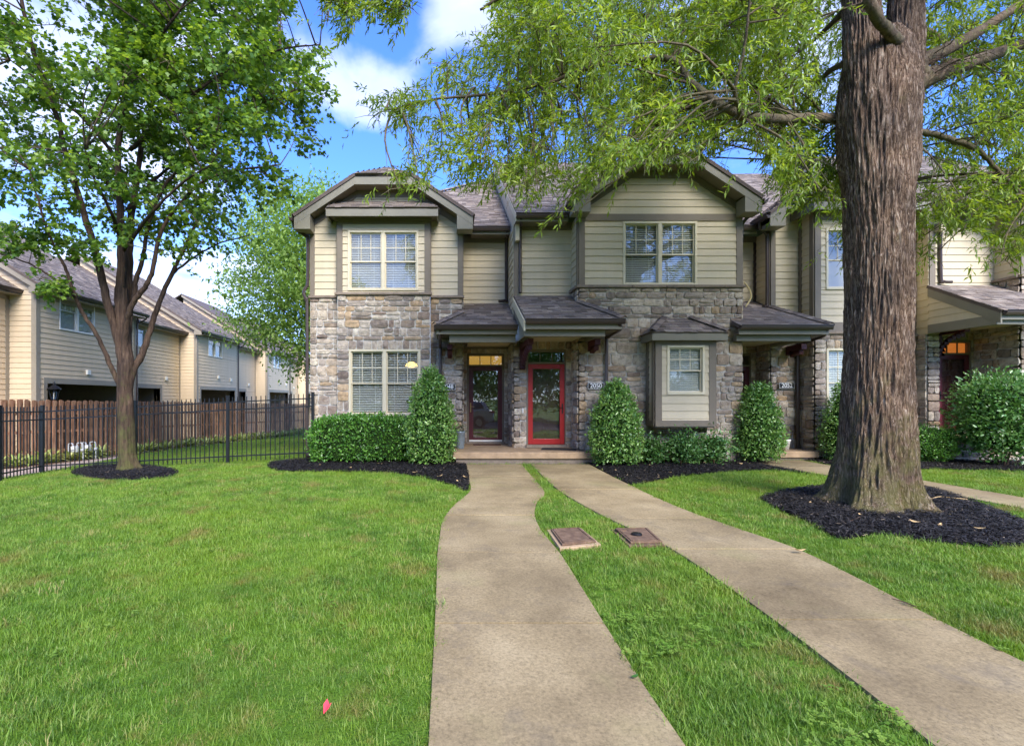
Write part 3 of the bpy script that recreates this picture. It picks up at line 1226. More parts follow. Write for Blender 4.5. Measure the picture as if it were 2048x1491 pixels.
def window(parent, fr, u0, u1, z0, z1, twin=True, grid=(3, 2), frame='cream', blind=0.55, tilt=0.5, room=True, lamp=None, name='window', slats=True, depth=2.4, lower_grid=False):
    """double-hung window: casing, mullion, sashes, panes, muntins, blind, room behind"""
    c = 0.055
    mb = MB()
    fbox(mb, fr, u0, u1, -0.10, 0.036, z1 - c, z1)
    fbox(mb, fr, u0, u1, -0.10, 0.045, z0, z0 + c)
    fbox(mb, fr, u0, u0 + c, -0.10, 0.034, z0 + c, z1 - c)
    fbox(mb, fr, u1 - c, u1, -0.10, 0.034, z0 + c, z1 - c)
    if twin:
        um = (u0 + u1) / 2
        fbox(mb, fr, um - 0.045, um + 0.045, -0.10, 0.030, z0 + c, z1 - c)
    w = mb.build(name, frame, parent, bevel=0.004)
    halves = [(u0 + c, (u0 + u1) / 2 - 0.045), ((u0 + u1) / 2 + 0.045, u1 - c)] if twin else [(u0 + c, u1 - c)]
    zm = z0 + c + (z1 - z0 - 2 * c) * 0.485
    for a, b in halves:
        sash = MB()
        t = 0.028
        # lower sash sits in front... behind the upper one
        for (za, zb, dd) in ((z0 + c, zm + t / 2, -0.035), (zm - t / 2, z1 - c, -0.012)):
            fbox(sash, fr, a, b, dd - 0.03, dd, za, za + t)
            fbox(sash, fr, a, b, dd - 0.03, dd, zb - t, zb)
            fbox(sash, fr, a, a + t, dd - 0.03, dd, za + t, zb - t)
            fbox(sash, fr, b - t, b, dd - 0.03, dd, za + t, zb - t)
        sash.build('sash', frame, w)
        fb('pane', 'glass', w, fr, a + t, b - t, -0.055, -0.051, z0 + c + t, zm - t / 2)
        fb('pane', 'glass', w, fr, a + t, b - t, -0.032, -0.028, zm + t / 2, z1 - c - t)
        mun = MB()
        zones = [(zm + t / 2, z1 - c - t, -0.0275)] + ([(z0 + c + t, zm - t / 2, -0.0505)] if lower_grid else [])
        for (za, zb, dd) in zones:
            for i in range(1, grid[0]):
                u = a + t + (b - a - 2 * t) * i / grid[0]
                fbox(mun, fr, u - 0.008, u + 0.008, dd, dd + 0.008, za, zb)
            for j in range(1, grid[1]):
                zz = za + (zb - za) * j / grid[1]
                fbox(mun, fr, a + t, b - t, dd, dd + 0.007, zz - 0.008, zz + 0.008)
        if mun.v:
            mun.build('muntin', frame, w)
        if blind > 0:
            bl = MB()
            zt = z1 - c
            zbm = z1 - c - (z1 - z0 - 2 * c) * blind
            z = zt - 0.03
            ct, st = math.cos(tilt) * 0.024, math.sin(tilt) * 0.024
            while z > zbm:
                q = [fr.p(a + 0.01, z - st, -0.10 + ct), fr.p(b - 0.01, z - st, -0.10 + ct), fr.p(b - 0.01, z + st, -0.10 - ct), fr.p(a + 0.01, z + st, -0.10 - ct)]
                bl.prism(q, (0, 0, 0.003))
                z -= 0.044
            fbox(bl, fr, a + 0.005, b - 0.005, -0.125, -0.075, zt - 0.03, zt)
            for k in (0.25, 0.75):
                u = a + (b - a) * k
                fbox(bl, fr, u - 0.004, u + 0.004, -0.0735, -0.0725, zbm, zt)
            bl.build('blind', 'blind', w, kind='stuff')
    if room:
        rm = MB()
        d = -depth
        e = 0.15
        rt = 0.3 if depth > 1.3 else 0.02
        A = [fr.p(u0 - e, z0 - 0.9, -0.17), fr.p(u1 + e, z0 - 0.9, -0.17), fr.p(u1 + e, z1 + rt, -0.17), fr.p(u0 - e, z1 + rt, -0.17)]
        Bq = [fr.p(u0 - e, z0 - 0.9, d), fr.p(u1 + e, z0 - 0.9, d), fr.p(u1 + e, z1 + rt, d), fr.p(u0 - e, z1 + rt, d)]
        rm.add(A + Bq, [(4, 5, 6, 7), (0, 1, 5, 4), (1, 2, 6, 5), (2, 3, 7, 6), (3, 0, 4, 7)])
        rm.build('room', 'room', w)
    if lamp:
        lu, lz, ld = lamp
        pos = fr.p(lu, lz, ld)
        MB().lathe(pos, [(0.02, 0.14), (0.13, 0.10), (0.17, 0.03), (0.16, 0.0), (0.0, -0.03)], 16).build('ceiling_lamp', 'lamp_glow', w, smooth=True)
    return w


# --- roofs
def roof_plane(parent, poly, a, b, name='roof', thick=0.07, expo=0.142, mat='roof_deck', seed=1, shingle=True):
    """sloping deck with separate shingle tabs laid in courses; a->b is the eave"""
    rs = random.Random(seed)
    poly = [Vector(p) for p in poly]
    a, b = Vector(a), Vector(b)
    n = Vector((0, 0, 0))
    for i in range(1, len(poly) - 1):
        n += (poly[i] - poly[0]).cross(poly[i + 1] - poly[0])
    n.normalize()
    if n.z < 0:
        n = -n
    u = (b - a).normalized()
    v = n.cross(u)
    if v.z < 0:
        v = -v
    deck = MB().prism(poly, -n * thick).build(name, mat, parent)
    if not shingle:
        return deck
    pu = [((p - a).dot(u), (p - a).dot(v)) for p in poly]
    vmax = max(q[1] for q in pu)
    vmin = min(q[1] for q in pu)
    mb = MB()
    row = vmin - 0.02
    base = a + n * 0.002
    while row < vmax - 0.02:
        vm = min(max(row + expo * 0.5, vmin + 1e-3), vmax - 1e-3)
        xs = []
        for i in range(len(pu)):
            (x1, y1), (x2, y2) = pu[i], pu[(i + 1) % len(pu)]
            if (y1 > vm) != (y2 > vm):
                xs.append(x1 + (x2 - x1) * (vm - y1) / (y2 - y1))
        if len(xs) >= 2:
            x0, x1 = min(xs), max(xs)
            x = x0 - rs.uniform(0, 0.2)
            while x < x1:
                w = rs.choice((0.12, 0.17, 0.24, 0.3)) * rs.uniform(.9, 1.1)
                p, q = max(x, x0), min(x + w - 0.004, x1)
                x += w
                if q - p < 0.02:
                    continue
                h = rs.uniform(0.008, 0.022)
                lo = row - rs.choice((0, 0, 0.018))
                hi = min(row + expo + 0.02, vmax)
                V0 = base + u * p + v * lo
                V1 = base + u * q + v * lo
                V2 = base + u * q + v * hi
                V3 = base + u * p + v * hi
                mb.add([V0 + n * h, V1 + n * h, V2 + n * 0.003, V3 + n * 0.003, V0, V1], [(0, 1, 2, 3), (4, 5, 1, 0), (5, 2, 1), (4, 0, 3)], rs.random())
        row += expo
    mb.build('shingles', 'shingle', deck, kind='stuff')
    return deck


def hip_cap(parent, p0, p1, seed=3):
    p0, p1 = Vector(p0), Vector(p1)
    d = (p1 - p0)
    L = d.length
    d.normalize()
    side = d.cross(Vector((0, 0, 1))).normalized()
    up = side.cross(d).normalized()
    if up.z < 0:
        up = -up
    rs = random.Random(seed)
    mb = MB()
    t = 0
    while t < L - 0.05:
        a, b = p0 + d * t, p0 + d * min(t + 0.21, L)
        w = 0.11
        lift = 0.045
        vs = [a - side * w - up * 0.01 + up * 0.015, a + up * (lift + .015), a + side * w + up * 0.005, b + side * w, b + up * lift, b - side * w - up * 0.0]
        mb.add(vs, [(0, 1, 4, 5), (1, 2, 3, 4)], rs.random())
        t += 0.145
    return mb.build('hip_cap', 'shingle', parent, kind='stuff')


def gutter(parent, p0, p1, out, name='gutter', mat='gutter', h=0.115, w=0.12):
    """K-style gutter trough along an eave"""
    p0, p1, out = Vector(p0), Vector(p1), Vector(out).normalized()
    up = Vector((0, 0, 1))
    prof = [(0, 0), (0, -h), (w * 0.55, -h), (w * 0.78, -h * 0.55), (w * 0.82, -h * 0.25), (w, -h * 0.12), (w, 0.0), (w * 0.9, 0.0), (w * 0.86, -h * .3), (0.012, -h * .5), (0.012, 0)]
    mb = MB()
    mb.prism([p0 + out * q[0] + up * q[1] for q in prof], p1 - p0)
    return mb.build(name, mat, parent)


def downspout(parent, pts, name='downspout', r=0.042, mat='gutter'):
    mb = MB()
    mb.tube(smooth_line(pts, 3) if len(pts) > 2 else pts, r, 8)
    o = mb.build(name, mat, parent)
    return o


def gable(parent, X0, X1, zend, Yr, Yw, Yback, rise=1.0, slope=0.667, hiprun=0.75, seed=5, wallX=None):
    """clipped gable roof with boxed rakes over a front block"""
    xf0, xf1 = X0 + rise / slope, X1 - rise / slope
    zf = zend + rise
    xc = (X0 + X1) / 2
    zr = zend + (xc - X0) * slope
    t = 0.205
    for nm, poly in (('rake_board', [(X0, zend), (xf0, zf), (xf0, zf - t), (X0, zend - t)]),
                     ('rake_board', [(xf1, zf), (X1, zend), (X1, zend - t), (xf1, zf - t)]),
                     ('rake_board', [(xf0 + .001, zf), (xf1 - .001, zf), (xf1 - .001, zf - t * .92), (xf0 + .001, zf - t * .92)]),
                     ):
        MB().prism([(x, Yr, z) for x, z in poly], (0, 0.045, 0)).build(nm, 'fascia', parent)
    e = 0.40
    for sgn, xe in ((1, X0), (-1, X1)):
        poly = [(xe, zend - t - .002), (xe + sgn * e, zend + e * slope - t - .002), (xe + sgn * e, zend - t - 0.10), (xe, zend - t - 0.10)]
        MB().prism([(x, Yr + .004, z) for x, z in poly], (0, Yw - Yr - 0.05, 0)).build('eave_box', 'fascia', parent)
    # soffits
    for poly in ([(X0 + e, zend + e * slope - t + .035), (xf0, zf - t + .035), (xf0, zf - t + .065), (X0 + e, zend + e * slope - t + .065)],
                 [(xf0, zf - t + .035), (xf1, zf - t + .035), (xf1, zf - t + .065), (xf0, zf - t + .065)],
                 [(xf1, zf - t + .035), (X1 - e, zend + e * slope - t + .035), (X1 - e, zend + e * slope - t + .065), (xf1, zf - t + .065)]):
        MB().prism([(x, Yr + .046, z) for x, z in poly], (0, Yw - Yr - .05, 0)).build('soffit', 'trim', parent)
    # frieze on the wall under the soffit
    fz = 0.17
    a, b = wallX
    za = zend + (a - X0) * slope - t + .03
    for poly in ([(a, za), (xf0, zf - t + .03), (xf0, zf - t - fz + .03), (a, za - fz)],
                 [(xf0, zf - t + .03), (xf1, zf - t + .03), (xf1, zf - t - fz + .03), (xf0, zf - t - fz + .03)],
                 [(xf1, zf - t + .03), (b, za), (b, za - fz), (xf1, zf - t - fz + .03)]):
        MB().prism([(x, Yw - .036, z) for x, z in poly], (0, 0.036, 0)).build('frieze', 'trim', parent)
    ov = 0.03
    lift = 0.075
    o = Vector((0, 0, lift))
    V3 = lambda x, y, z: Vector((x, y, z)) + o
    sl = ov * slope
    L = [V3(X0 - ov, Yr - ov, zend - sl), V3(xf0, Yr - ov, zf), V3(xc, Yr - ov + hiprun, zr), V3(xc, Yback, zr), V3(X0 - ov, Yback, zend - sl)]
    Rr = [V3(X1 + ov, Yr - ov, zend - sl), V3(xf1, Yr - ov, zf), V3(xc, Yr - ov + hiprun, zr), V3(xc, Yback, zr), V3(X1 + ov, Yback, zend - sl)]
    H = [V3(xf0, Yr - ov, zf), V3(xf1, Yr - ov, zf), V3(xc, Yr - ov + hiprun, zr)]
    roof_plane(parent, L, L[4], L[0], seed=seed)
    roof_plane(parent, Rr, Rr[0], Rr[4], seed=seed + 1)
    roof_plane(parent, H, H[0], H[1], seed=seed + 2)

    def prof(z):
        """interval of wall between the rakes at height z (underside)"""
        d = (z - (zend - t)) / slope
        return (max(a, X0 + d), min(b, X1 - d))
    prof.top = zf - t
    return prof


def panel_door(parent, fr, u0, u1, z0, z1, d, mat):
    """six-panel entrance door standing behind the storm door"""
    w = fb('entrance_door', mat, parent, fr, u0, u1, d - 0.045, d, z0, z1)
    W = u1 - u0
    H = z1 - z0
    for (a, b) in ((0.12, 0.46), (0.54, 0.88)):
        for (c, e) in ((0.06, 0.34), (0.40, 0.74), (0.79, 0.94)):
            mb = MB()
            A = [(u0 + W * a, z0 + H * c), (u0 + W * b, z0 + H * c), (u0 + W * b, z0 + H * e), (u0 + W * a, z0 + H * e)]
            t = 0.025
            fbox(mb, fr, A[0][0], A[1][0], d, d + 0.012, A[0][1], A[0][1] + t)
            fbox(mb, fr, A[0][0], A[1][0], d, d + 0.012, A[2][1] - t, A[2][1])
            fbox(mb, fr, A[0][0], A[0][0] + t, d, d + 0.0118, A[0][1] + t, A[2][1] - t)
            fbox(mb, fr, A[1][0] - t, A[1][0], d, d + 0.0118, A[0][1] + t, A[2][1] - t)
            fbox(mb, fr, A[0][0] + .06, A[1][0] - .06, d, d + 0.008, A[0][1] + .06, A[2][1] - .06)
            mb.build('door_panel', mat, w)
    return w


def storm_door(parent, fr, U, Z, du, dz, mat, transom, handle, inner, kick=None, lites=3):
    """U: frame extent, du: door leaf extent; Z frame top/bottom, dz leaf top/bottom"""
    u0, u1 = U
    z0, z1 = Z
    a, b = du
    c, d = dz
    fm = MB()
    D0 = -0.12
    fbox(fm, fr, u0, a - .004, D0, 0.03, z0, z1 - .06)
    fbox(fm, fr, b + .004, u1, D0, 0.03, z0, z1 - .06)
    fbox(fm, fr, u0, u1, D0, 0.032, z1 - .06, z1)
    fbox(fm, fr, a - .004, b + .004, D0, 0.028, d + .004, d + .05)
    fm.build('door_frame', 'trim', parent, bevel=0.004)
    fb('threshold', 'sill_stone', parent, fr, u0 - .02, u1 + .02, -0.2, 0.10, z0 - 0.02, c - .008)
    # transom
    tw = MB()
    zt0, zt1 = d + .052, z1 - .062
    for i in range(lites + 1):
        u = a + (b - a) * i / lites
        fbox(tw, fr, max(a, u - .010), min(b, u + .010), -0.05, -0.02, zt0, zt1)
    tr = tw.build('transom', 'trim', parent)
    for i in range(lites):
        ua, ub = a + (b - a) * i / lites + .011, a + (b - a) * (i + 1) / lites - .011
        fb('pane', 'glass', tr, fr, ua, ub, -0.036, -0.032, zt0, zt1)
    if transom:
        fb('lit_shade', transom, tr, fr, a, b, -0.11, -0.10, zt0, zt1)
    else:
        fb('shade', 'mat_black', tr, fr, a, b, -0.36, -0.35, zt0, zt1)
    st = 0.105
    dm = MB()
    fbox(dm, fr, a, a + st, -0.04, 0.006, c, d)
    fbox(dm, fr, b - st, b, -0.04, 0.006, c, d)
    fbox(dm, fr, a + st, b - st, -0.04, 0.005, d - st, d)
    fbox(dm, fr, a + st, b - st, -0.04, 0.005, c, c + st * (1.35 if kick is None else .9))
    leaf = dm.build('storm_door', mat, parent, bevel=0.006)
    fb('glass', 'door_glass', leaf, fr, a + st, b - st, -0.020, -0.015, c + st * .9, d - st)
    rim = MB()
    t = 0.014
    for (p, q, e, f) in ((a + st, b - st, c + st * .9, c + st * .9 + t), (a + st, b - st, d - st - t, d - st)):
        fbox(rim, fr, p, q, -0.012, 0.0085, e, f)
    for (p, q) in ((a + st, a + st + t), (b - st - t, b - st)):
        fbox(rim, fr, p, q, -0.012, 0.0083, c + st * .9 + t, d - st - t)
    rim.build('glazing_bead', mat, leaf)
    if kick:
        fb('kick_strip', kick, leaf, fr, a + .005, b - .005, 0.0, 0.012, c, c + .05)
    hm, hu, hz = handle
    h = MB()
    fbox(h, fr, hu - .016, hu + .016, 0.006, 0.016, hz - .13, hz + .13)
    h.tube([fr.p(hu, hz + .03, .016), fr.p(hu, hz + .03, .06), fr.p(hu + (.10 if hu < (a + b) / 2 else -.10), hz + .02, .062)], 0.010, 8)
    h.build('handle', hm, leaf)
    panel_door(parent, fr, a, b, c, d, -0.14, inner)
    bk = MB()
    A = [fr.p(u0 - .05, z0 - .05, -.155), fr.p(u1 + .05, z0 - .05, -.155), fr.p(u1 + .05, z1 + .05, -.155), fr.p(u0 - .05, z1 + .05, -.155)]
    Bq = [fr.p(u0 - .05, z0 - .05, -1.2), fr.p(u1 + .05, z0 - .05, -1.2), fr.p(u1 + .05, z1 + .05, -1.2), fr.p(u0 - .05, z1 + .05, -1.2)]
    bk.add(A + Bq, [(4, 5, 6, 7), (0, 1, 5, 4), (1, 2, 6, 5), (2, 3, 7, 6), (3, 0, 4, 7)])
    bk.build('hall', 'room', parent)


def text_mesh(txt, size, extrude):
    cu = bpy.data.curves.new('digits', 'FONT')
    cu.body = txt
    cu.size = size
    cu.extrude = extrude
    cu.offset = 0.0012
    cu.align_x = 'CENTER'
    cu.align_y = 'CENTER'
    ob = bpy.data.objects.new('digits', cu)
    COL.objects.link(ob)
    dg = bpy.context.evaluated_depsgraph_get()
    me = bpy.data.meshes.new_from_object(ob.evaluated_get(dg))
    bpy.data.objects.remove(ob)
    return me


def number_plate(txt, fr, u, z, label):
    w, h = 0.40, 0.165
    o = root('house_number_plate', fr.p(u, z, 0.06), label, 'house number', 'house number plates beside the doors')
    fb('plate', 'plate_black', o, fr, u - w / 2, u + w / 2, 0.045, 0.062, z - h / 2, z + h / 2, bevel=0.003)
    rim = MB()
    t = 0.007
    fbox(rim, fr, u - w / 2 + .006, u + w / 2 - .006, .062, .064, z + h / 2 - .006 - t, z + h / 2 - .006)
    fbox(rim, fr, u - w / 2 + .006, u + w / 2 - .006, .062, .064, z - h / 2 + .006, z - h / 2 + .006 + t)
    fbox(rim, fr, u - w / 2 + .006, u - w / 2 + .006 + t, .062, .0638, z - h / 2 + .013, z + h / 2 - .013)
    fbox(rim, fr, u + w / 2 - .006 - t, u + w / 2 - .006, .062, .0638, z - h / 2 + .013, z + h / 2 - .013)
    rim.build('border', 'plate_white', o)
    me = text_mesh(txt, 0.158, 0.002)
    me.materials.clear()
    me.materials.append(M['plate_white'])
    d = bpy.data.objects.new('digits', me)
    d.location = fr.p(u, z, 0.066) - o.location
    d.rotation_euler = (R(90), 0, fr.th)
    d.scale = (0.92, 1.0, 1)
    link(d, o)


def bracket(parent, x, yw, ztop, zbot, reach, w=0.13):
    """timber knee brace under a porch beam, in the plane x"""
    b = MB()
    b.box(x - w / 2, x + w / 2, yw - 0.13, yw, zbot, ztop - 0.131)
    b.box(x - w / 2, x + w / 2, yw - reach, yw, ztop - 0.13, ztop)
    n = 8
    prev = None
    h = ztop - 0.13 - zbot
    for i in range(n):
        t0, t1 = i / n * math.pi / 2, (i + 1) / n * math.pi / 2
        def pt(t_, r_):
            return (yw - 0.13 - (reach - .25) * (1 - math.cos(t_)) * r_, zbot + 0.05 + (h - .05) * math.sin(t_) * 1.0)
        y0, z0 = pt(t0, 1.0)
        y1, z1 = pt(t1, 1.0)
        b.prism([(x - w / 2 + .012, y0, z0), (x - w / 2 + .012, y1, z1), (x - w / 2 + .012, y1 - .01, z1 - .12), (x - w / 2 + .012, y0 - .10, z0 - .03)], (w - .024, 0, 0))
    return b.build('bracket', 'bracket_red', parent, bevel=0.006)


def canopy(parent, Xl, Xr, Yf, zf, Yw, zw, wallXl, wallXr, hip_side, Yb, beam_z, beam_Y, seed, ceil=True):
    """porch roof: front slope, one hipped end, gutter, fascia, beam, ceiling.
    Yf eave depth, Yw wall behind the door, Yb front of the neighbouring block"""
    k = (zw - zf) / (Yw - Yf)
    zb = zf + k * (Yb - Yf)
    if hip_side == 'L':
        C = (wallXl, Yb, zb)
        poly = [(Xl, Yf, zf), (Xr, Yf, zf), (Xr, Yw, zw), (wallXl, Yw, zw), C]
        side = [(Xl, Yf, zf), C, (Xl, Yb, zf)]
        A = (Xl, Yf, zf)
        roof_plane(parent, side, (Xl, Yb, zf), (Xl, Yf, zf), seed=seed + 4)
    else:
        C = (wallXr, Yb, zb)
        poly = [(Xl, Yf, zf), (Xr, Yf, zf), C, (wallXr, Yw, zw), (Xl, Yw, zw)]
        side = [(Xr, Yf, zf), (Xr, Yb, zf), C]
        A = (Xr, Yf, zf)
        roof_plane(parent, side, (Xr, Yf, zf), (Xr, Yb, zf), seed=seed + 4)
    roof_plane(parent, poly, (Xl, Yf, zf), (Xr, Yf, zf), seed=seed)
    hip_cap(parent, (A[0], A[1], A[2] + .02), (C[0], C[1], C[2] + .02), seed)
    gutter(parent, (Xl, Yf + .02, zf + .005), (Xr, Yf + .02, zf + .005), (0, -1, 0))
    inset = 0.08
    x0 = Xl + (inset if hip_side == 'L' else 0.0)
    x1 = Xr - (inset if hip_side == 'R' else 0.0)
    MB().box(x0, x1, Yf + .03, Yf + .07, zf - .21, zf - .075).build('fascia_board', 'fascia', parent)
    # soffit lid and beam
    MB().box(x0 + .01, x1 - .01, Yf + .07, beam_Y + .02, zf - .205, zf - .18).build('soffit', 'trim', parent)
    bx0 = Xl + (0.35 if hip_side == 'L' else 0.03)
    bx1 = Xr - (0.35 if hip_side == 'R' else 0.03)
    MB().box(bx0, bx1, beam_Y, beam_Y + .16, beam_z, zf - .206).build('beam', 'fascia', parent, bevel=.005)
    if hip_side == 'L':
        MB().box(bx0, bx0 + .14, beam_Y + .161, Yb - .005, beam_z + .003, zf - .206).build('beam', 'fascia', parent)
        MB().box(x0, bx0, Yf + .071, Yb - .005, zf - .205, zf - .18).build('soffit', 'trim', parent)
        MB().box(x0 - .04, x0, Yf + .031, Yb - .005, zf - .21, zf - .075).build('fascia_board', 'fascia', parent)
    else:
        MB().box(bx1 - .14, bx1, beam_Y + .161, Yb - .005, beam_z + .003, zf - .206).build('beam', 'fascia', parent)
        MB().box(bx1, x1, Yf + .071, Yb - .005, zf - .205, zf - .18).build('soffit', 'trim', parent)
        MB().box(x1, x1 + .04, Yf + .031, Yb - .005, zf - .21, zf - .075).build('fascia_board', 'fascia', parent)
    MB().box(max(bx0, wallXl) + .145 * (hip_side != 'x'), min(bx1, wallXr) - .005, beam_Y + .165, Yw - .005, beam_z + .08, beam_z + .10).build('porch_ceiling', 'cream', parent)
    return k


def main_roof(parent, X0, X1, Yf, zf, run=6.3, slope=0.667, seed=9, hipL=False, sideL=True):
    zr = zf + run * slope
    if hipL:
        front = [(X0, Yf, zf), (X1, Yf, zf), (X1, Yf + run, zr), (X0 + run, Yf + run, zr)] if X0 + run < X1 else [(X0, Yf, zf), (X1, Yf, zf), (X1, Yf + (X1 - X0), zf + (X1 - X0) * slope)]
    else:
        front = [(X0, Yf, zf), (X1, Yf, zf), (X1, Yf + run, zr), (X0, Yf + run, zr)]
    roof_plane(parent, front, front[0], front[1], seed=seed)
    if not hipL:
        roof_plane(parent, [(X0, Yf + run, zr), (X1, Yf + run, zr), (X1, Yf + 2 * run, zf), (X0, Yf + 2 * run, zf)], (X1, Yf + 2 * run, zf), (X0, Yf + 2 * run, zf), seed=seed + 1, shingle=False)
    else:
        roof_plane(parent, [(X0, Yf, zf), (X0 + min(run, X1 - X0), Yf + min(run, X1 - X0), zf + min(run, X1 - X0) * slope), (X0, Yf + 2 * min(run, X1 - X0), zf)], (X0, Yf + 2 * min(run, X1 - X0), zf), (X0, Yf, zf), seed=seed + 1, shingle=False)
        hip_cap(parent, (X0, Yf, zf + .02), (X0 + min(run, X1 - X0), Yf + min(run, X1 - X0), zf + min(run, X1 - X0) * slope + .02))
    if sideL:
        # end gable wall that stands above the lower neighbouring roof, with a step of trim on the rake
        fr = LEFTF(X0 + 0.02)
        poly = [Vector((X0 + .02, Yf + .25, zf - 0.6)), Vector((X0 + .02, Yf + .25, zf + .12)), Vector((X0 + .02, Yf + run, zr - .09)), Vector((X0 + .02, Yf + run, zf - .6))]
        MB().prism(poly, (0.1, 0, 0)).build('gable_wall', 'siding', parent)
        MB().prism([(X0 - .012, Yf, zf - .02), (X0 - .012, Yf + run, zr - .02), (X0 - .012, Yf + run, zr - .20), (X0 - .012, Yf, zf - .20)], (0.03, 0, 0)).build('rake_board', 'cream', parent)


def corner(parent, fr_f, u, side, z0, z1, w=0.125, d=0.026, ret=None, mat='trim'):
    """corner board on a front wall; side=+1 if the wall extends to +u from this corner"""
    a, b = (u, u + w) if side > 0 else (u - w, u)
    fb('corner_trim', mat, parent, fr_f, a, b, 0.0, d, z0, z1)


def ledge(parent, fr, u0, u1, z, h=0.065, d=0.085):
    """capping stones along the top of the stonework"""
    u = u0
    while u < u1 - 1e-4:
        w = random.uniform(0.55, 0.95)
        if u1 - (u + w) < 0.3:
            w = u1 - u
        fb('cap_stone', 'sill_stone', parent, fr, u + .003, u + w - .003, -0.02, d + random.uniform(-.006, .006), z - h, z, bevel=0.008)
        u += w


# ------------------------------------------------------------------ townhouse with the dark red door (number 2048)
def house_a():
    H = root('townhouse', (-1.0, 13.4, 0), 'end townhouse numbered 2048 with grey stone base, dark maroon door and left gable', 'house', 'attached townhouses in the front row')
    fl, by, rc = FRONT(13.0), FRONT(12.8), FRONT(13.9)
    rs = random.Random(21)
    XL, XB, XP = -3.61, 0.35, 1.654
    b0, b1 = -2.86, -0.487
    lw = (-2.56, -0.73, 1.09, 2.785)
    uw = (-2.586, -0.78, 4.285, 5.82)
    # stone
    stone_wall(H, fl, XL, b0, -0.5, 4.13, rng=rs)
    stone_wall(H, fl, b1, XB, -0.4, 4.13, rng=rs)
    stone_wall(H, by, b0, b1, -0.4, 4.17, [lw], [(lw[0] - .02, lw[1] + .02, lw[3], lw[3] + .23)], rng=rs)
    fb('window_sill', 'sill_stone', H, by, lw[0] - .05, lw[1] + .05, -0.02, 0.09, lw[2] - .07, lw[2] - .002, bevel=.008)
    stone_wall(H, RIGHTF(XB), 13.0, 13.9, 0.2, 4.13, rng=rs)
    dU = (0.50, 1.53)
    stone_wall(H, rc, XB + .02, XP, 0.2, 3.1, [(dU[0], dU[1], 0, 2.775)], rng=rs)
    ledge(H, fl, XL - .03, b0, 4.195)
    ledge(H, by, b0 - .06, b1 + .06, 4.235)
    ledge(H, fl, b1, XB + .05, 4.195)
    # left side wall, out of sight from the path
    MB().box(XL, XL + .15, 13.02, 24.0, -0.8, 6.1).build('side_wall', 'siding', H)
    # gable
    prof = gable(H, -3.89, 0.60, 6.09, 12.55, 13.0, 17.5, seed=31, wallX=(XL, XB))
    siding(H, fl, XL, XB, 4.2, prof.top, [(b0, b1, 0, 6.6)], profile=lambda z: prof(z), name='siding')
    corner(H, fl, XL, 1, 4.2, 6.1, d=.03)
    corner(H, fl, XB, -1, 4.2, 6.1, d=.03)
    fb('corner_trim', 'trim', H, RIGHTF(XB), 13.0, 13.10, 0, .026, 4.2, 6.1)
    siding(H, RIGHTF(XB), 13.1, 13.9, 4.2, 6.05)
    # wooden bay on the upper floor
    siding(H, by, b0, b1, 4.24, 6.2, [uw, (b0, b0 + .14, 4, 7), (b1 - .14, b1, 4, 7), (b0, b1, 5.98, 7)])
    fb('corner_trim', 'trim', H, by, b0, b0 + .14, -.1, .03, 4.24, 6.2)
    fb('corner_trim', 'trim', H, by, b1 - .14, b1, -.1, .03, 4.24, 6.2)
    fb('head_board', 'siding', H, by, b0 + .14, b1 - .14, -.01, .016, 5.825, 5.98)
    fb('frieze', 'trim', H, by, b0 + .14, b1 - .14, -.01, .028, 5.98, 6.12)
    fb('frieze', 'trim', H, by, b0 - .04, b1 + .04, .03, .07, 6.06, 6.13)
    fb('bay_side', 'trim', H, LEFTF(b0), -13.0, -12.83, 0, .03, 4.24, 6.2)
    fb('bay_side', 'trim', H, RIGHTF(b1), 12.83, 13.0, 0, .03, 4.24, 6.2)
    # shed roof over the bay
    e0, e1 = -3.06, -0.27
    roof_plane(H, [(e0, 12.42, 6.28), (e1, 12.42, 6.28), (e1 - .25, 13.02, 6.66), (e0 + .25, 13.02, 6.66)], (e0, 12.42, 6.28), (e1, 12.42, 6.28), seed=61)
    roof_plane(H, [(e0, 12.42, 6.28), (e0 + .25, 13.02, 6.66), (e0, 13.02, 6.28)], (e0, 13.02, 6.28), (e0, 12.42, 6.28), seed=62)
    roof_plane(H, [(e1, 12.42, 6.28), (e1 - .25, 13.02, 6.66), (e1, 13.02, 6.28)], (e1, 12.42, 6.28), (e1, 13.02, 6.28), seed=63)
    fb('fascia_board', 'fascia', H, FRONT(12.46), e0, e1, 0, .04, 6.06, 6.235)
    fb('fascia_board', 'fascia', H, LEFTF(e0), -13.0, -12.46, -.04, 0, 6.06, 6.235)
    fb('fascia_board', 'fascia', H, RIGHTF(e1), 12.46, 13.0, -.04, 0, 6.06, 6.235)
    MB().box(e0 + .045, e1 - .045, 12.465, 12.995, 6.13, 6.15).build('soffit', 'trim', H)
    window(H, by, *uw, lamp=(-1.13, 4.98, -1.3), blind=0.98, tilt=0.55)
    window(H, by, *lw, lamp=(-1.05, 2.42, -1.2), blind=0.98, tilt=0.40)
    # recessed upper wall, frieze, eave
    siding(H, rc, XB, XP, 4.1, 5.95)
    fb('frieze', 'trim', H, rc, XB, XP, -.02, .03, 5.85, 6.05)
    main_roof(H, -3.85, XP, 13.45, 6.17, hipL=True, seed=71, sideL=False)
    fb('fascia_board', 'fascia', H, FRONT(13.5), XB + .25, XP, 0, .03, 5.95, 6.12)
    MB().box(XB + .25, XP, 13.5, 13.9, 5.96, 5.98).build('soffit', 'trim', H)
    gutter(H, (XB + .28, 13.46, 6.14), (XP - .02, 13.46, 6.14), (0, -1, 0))
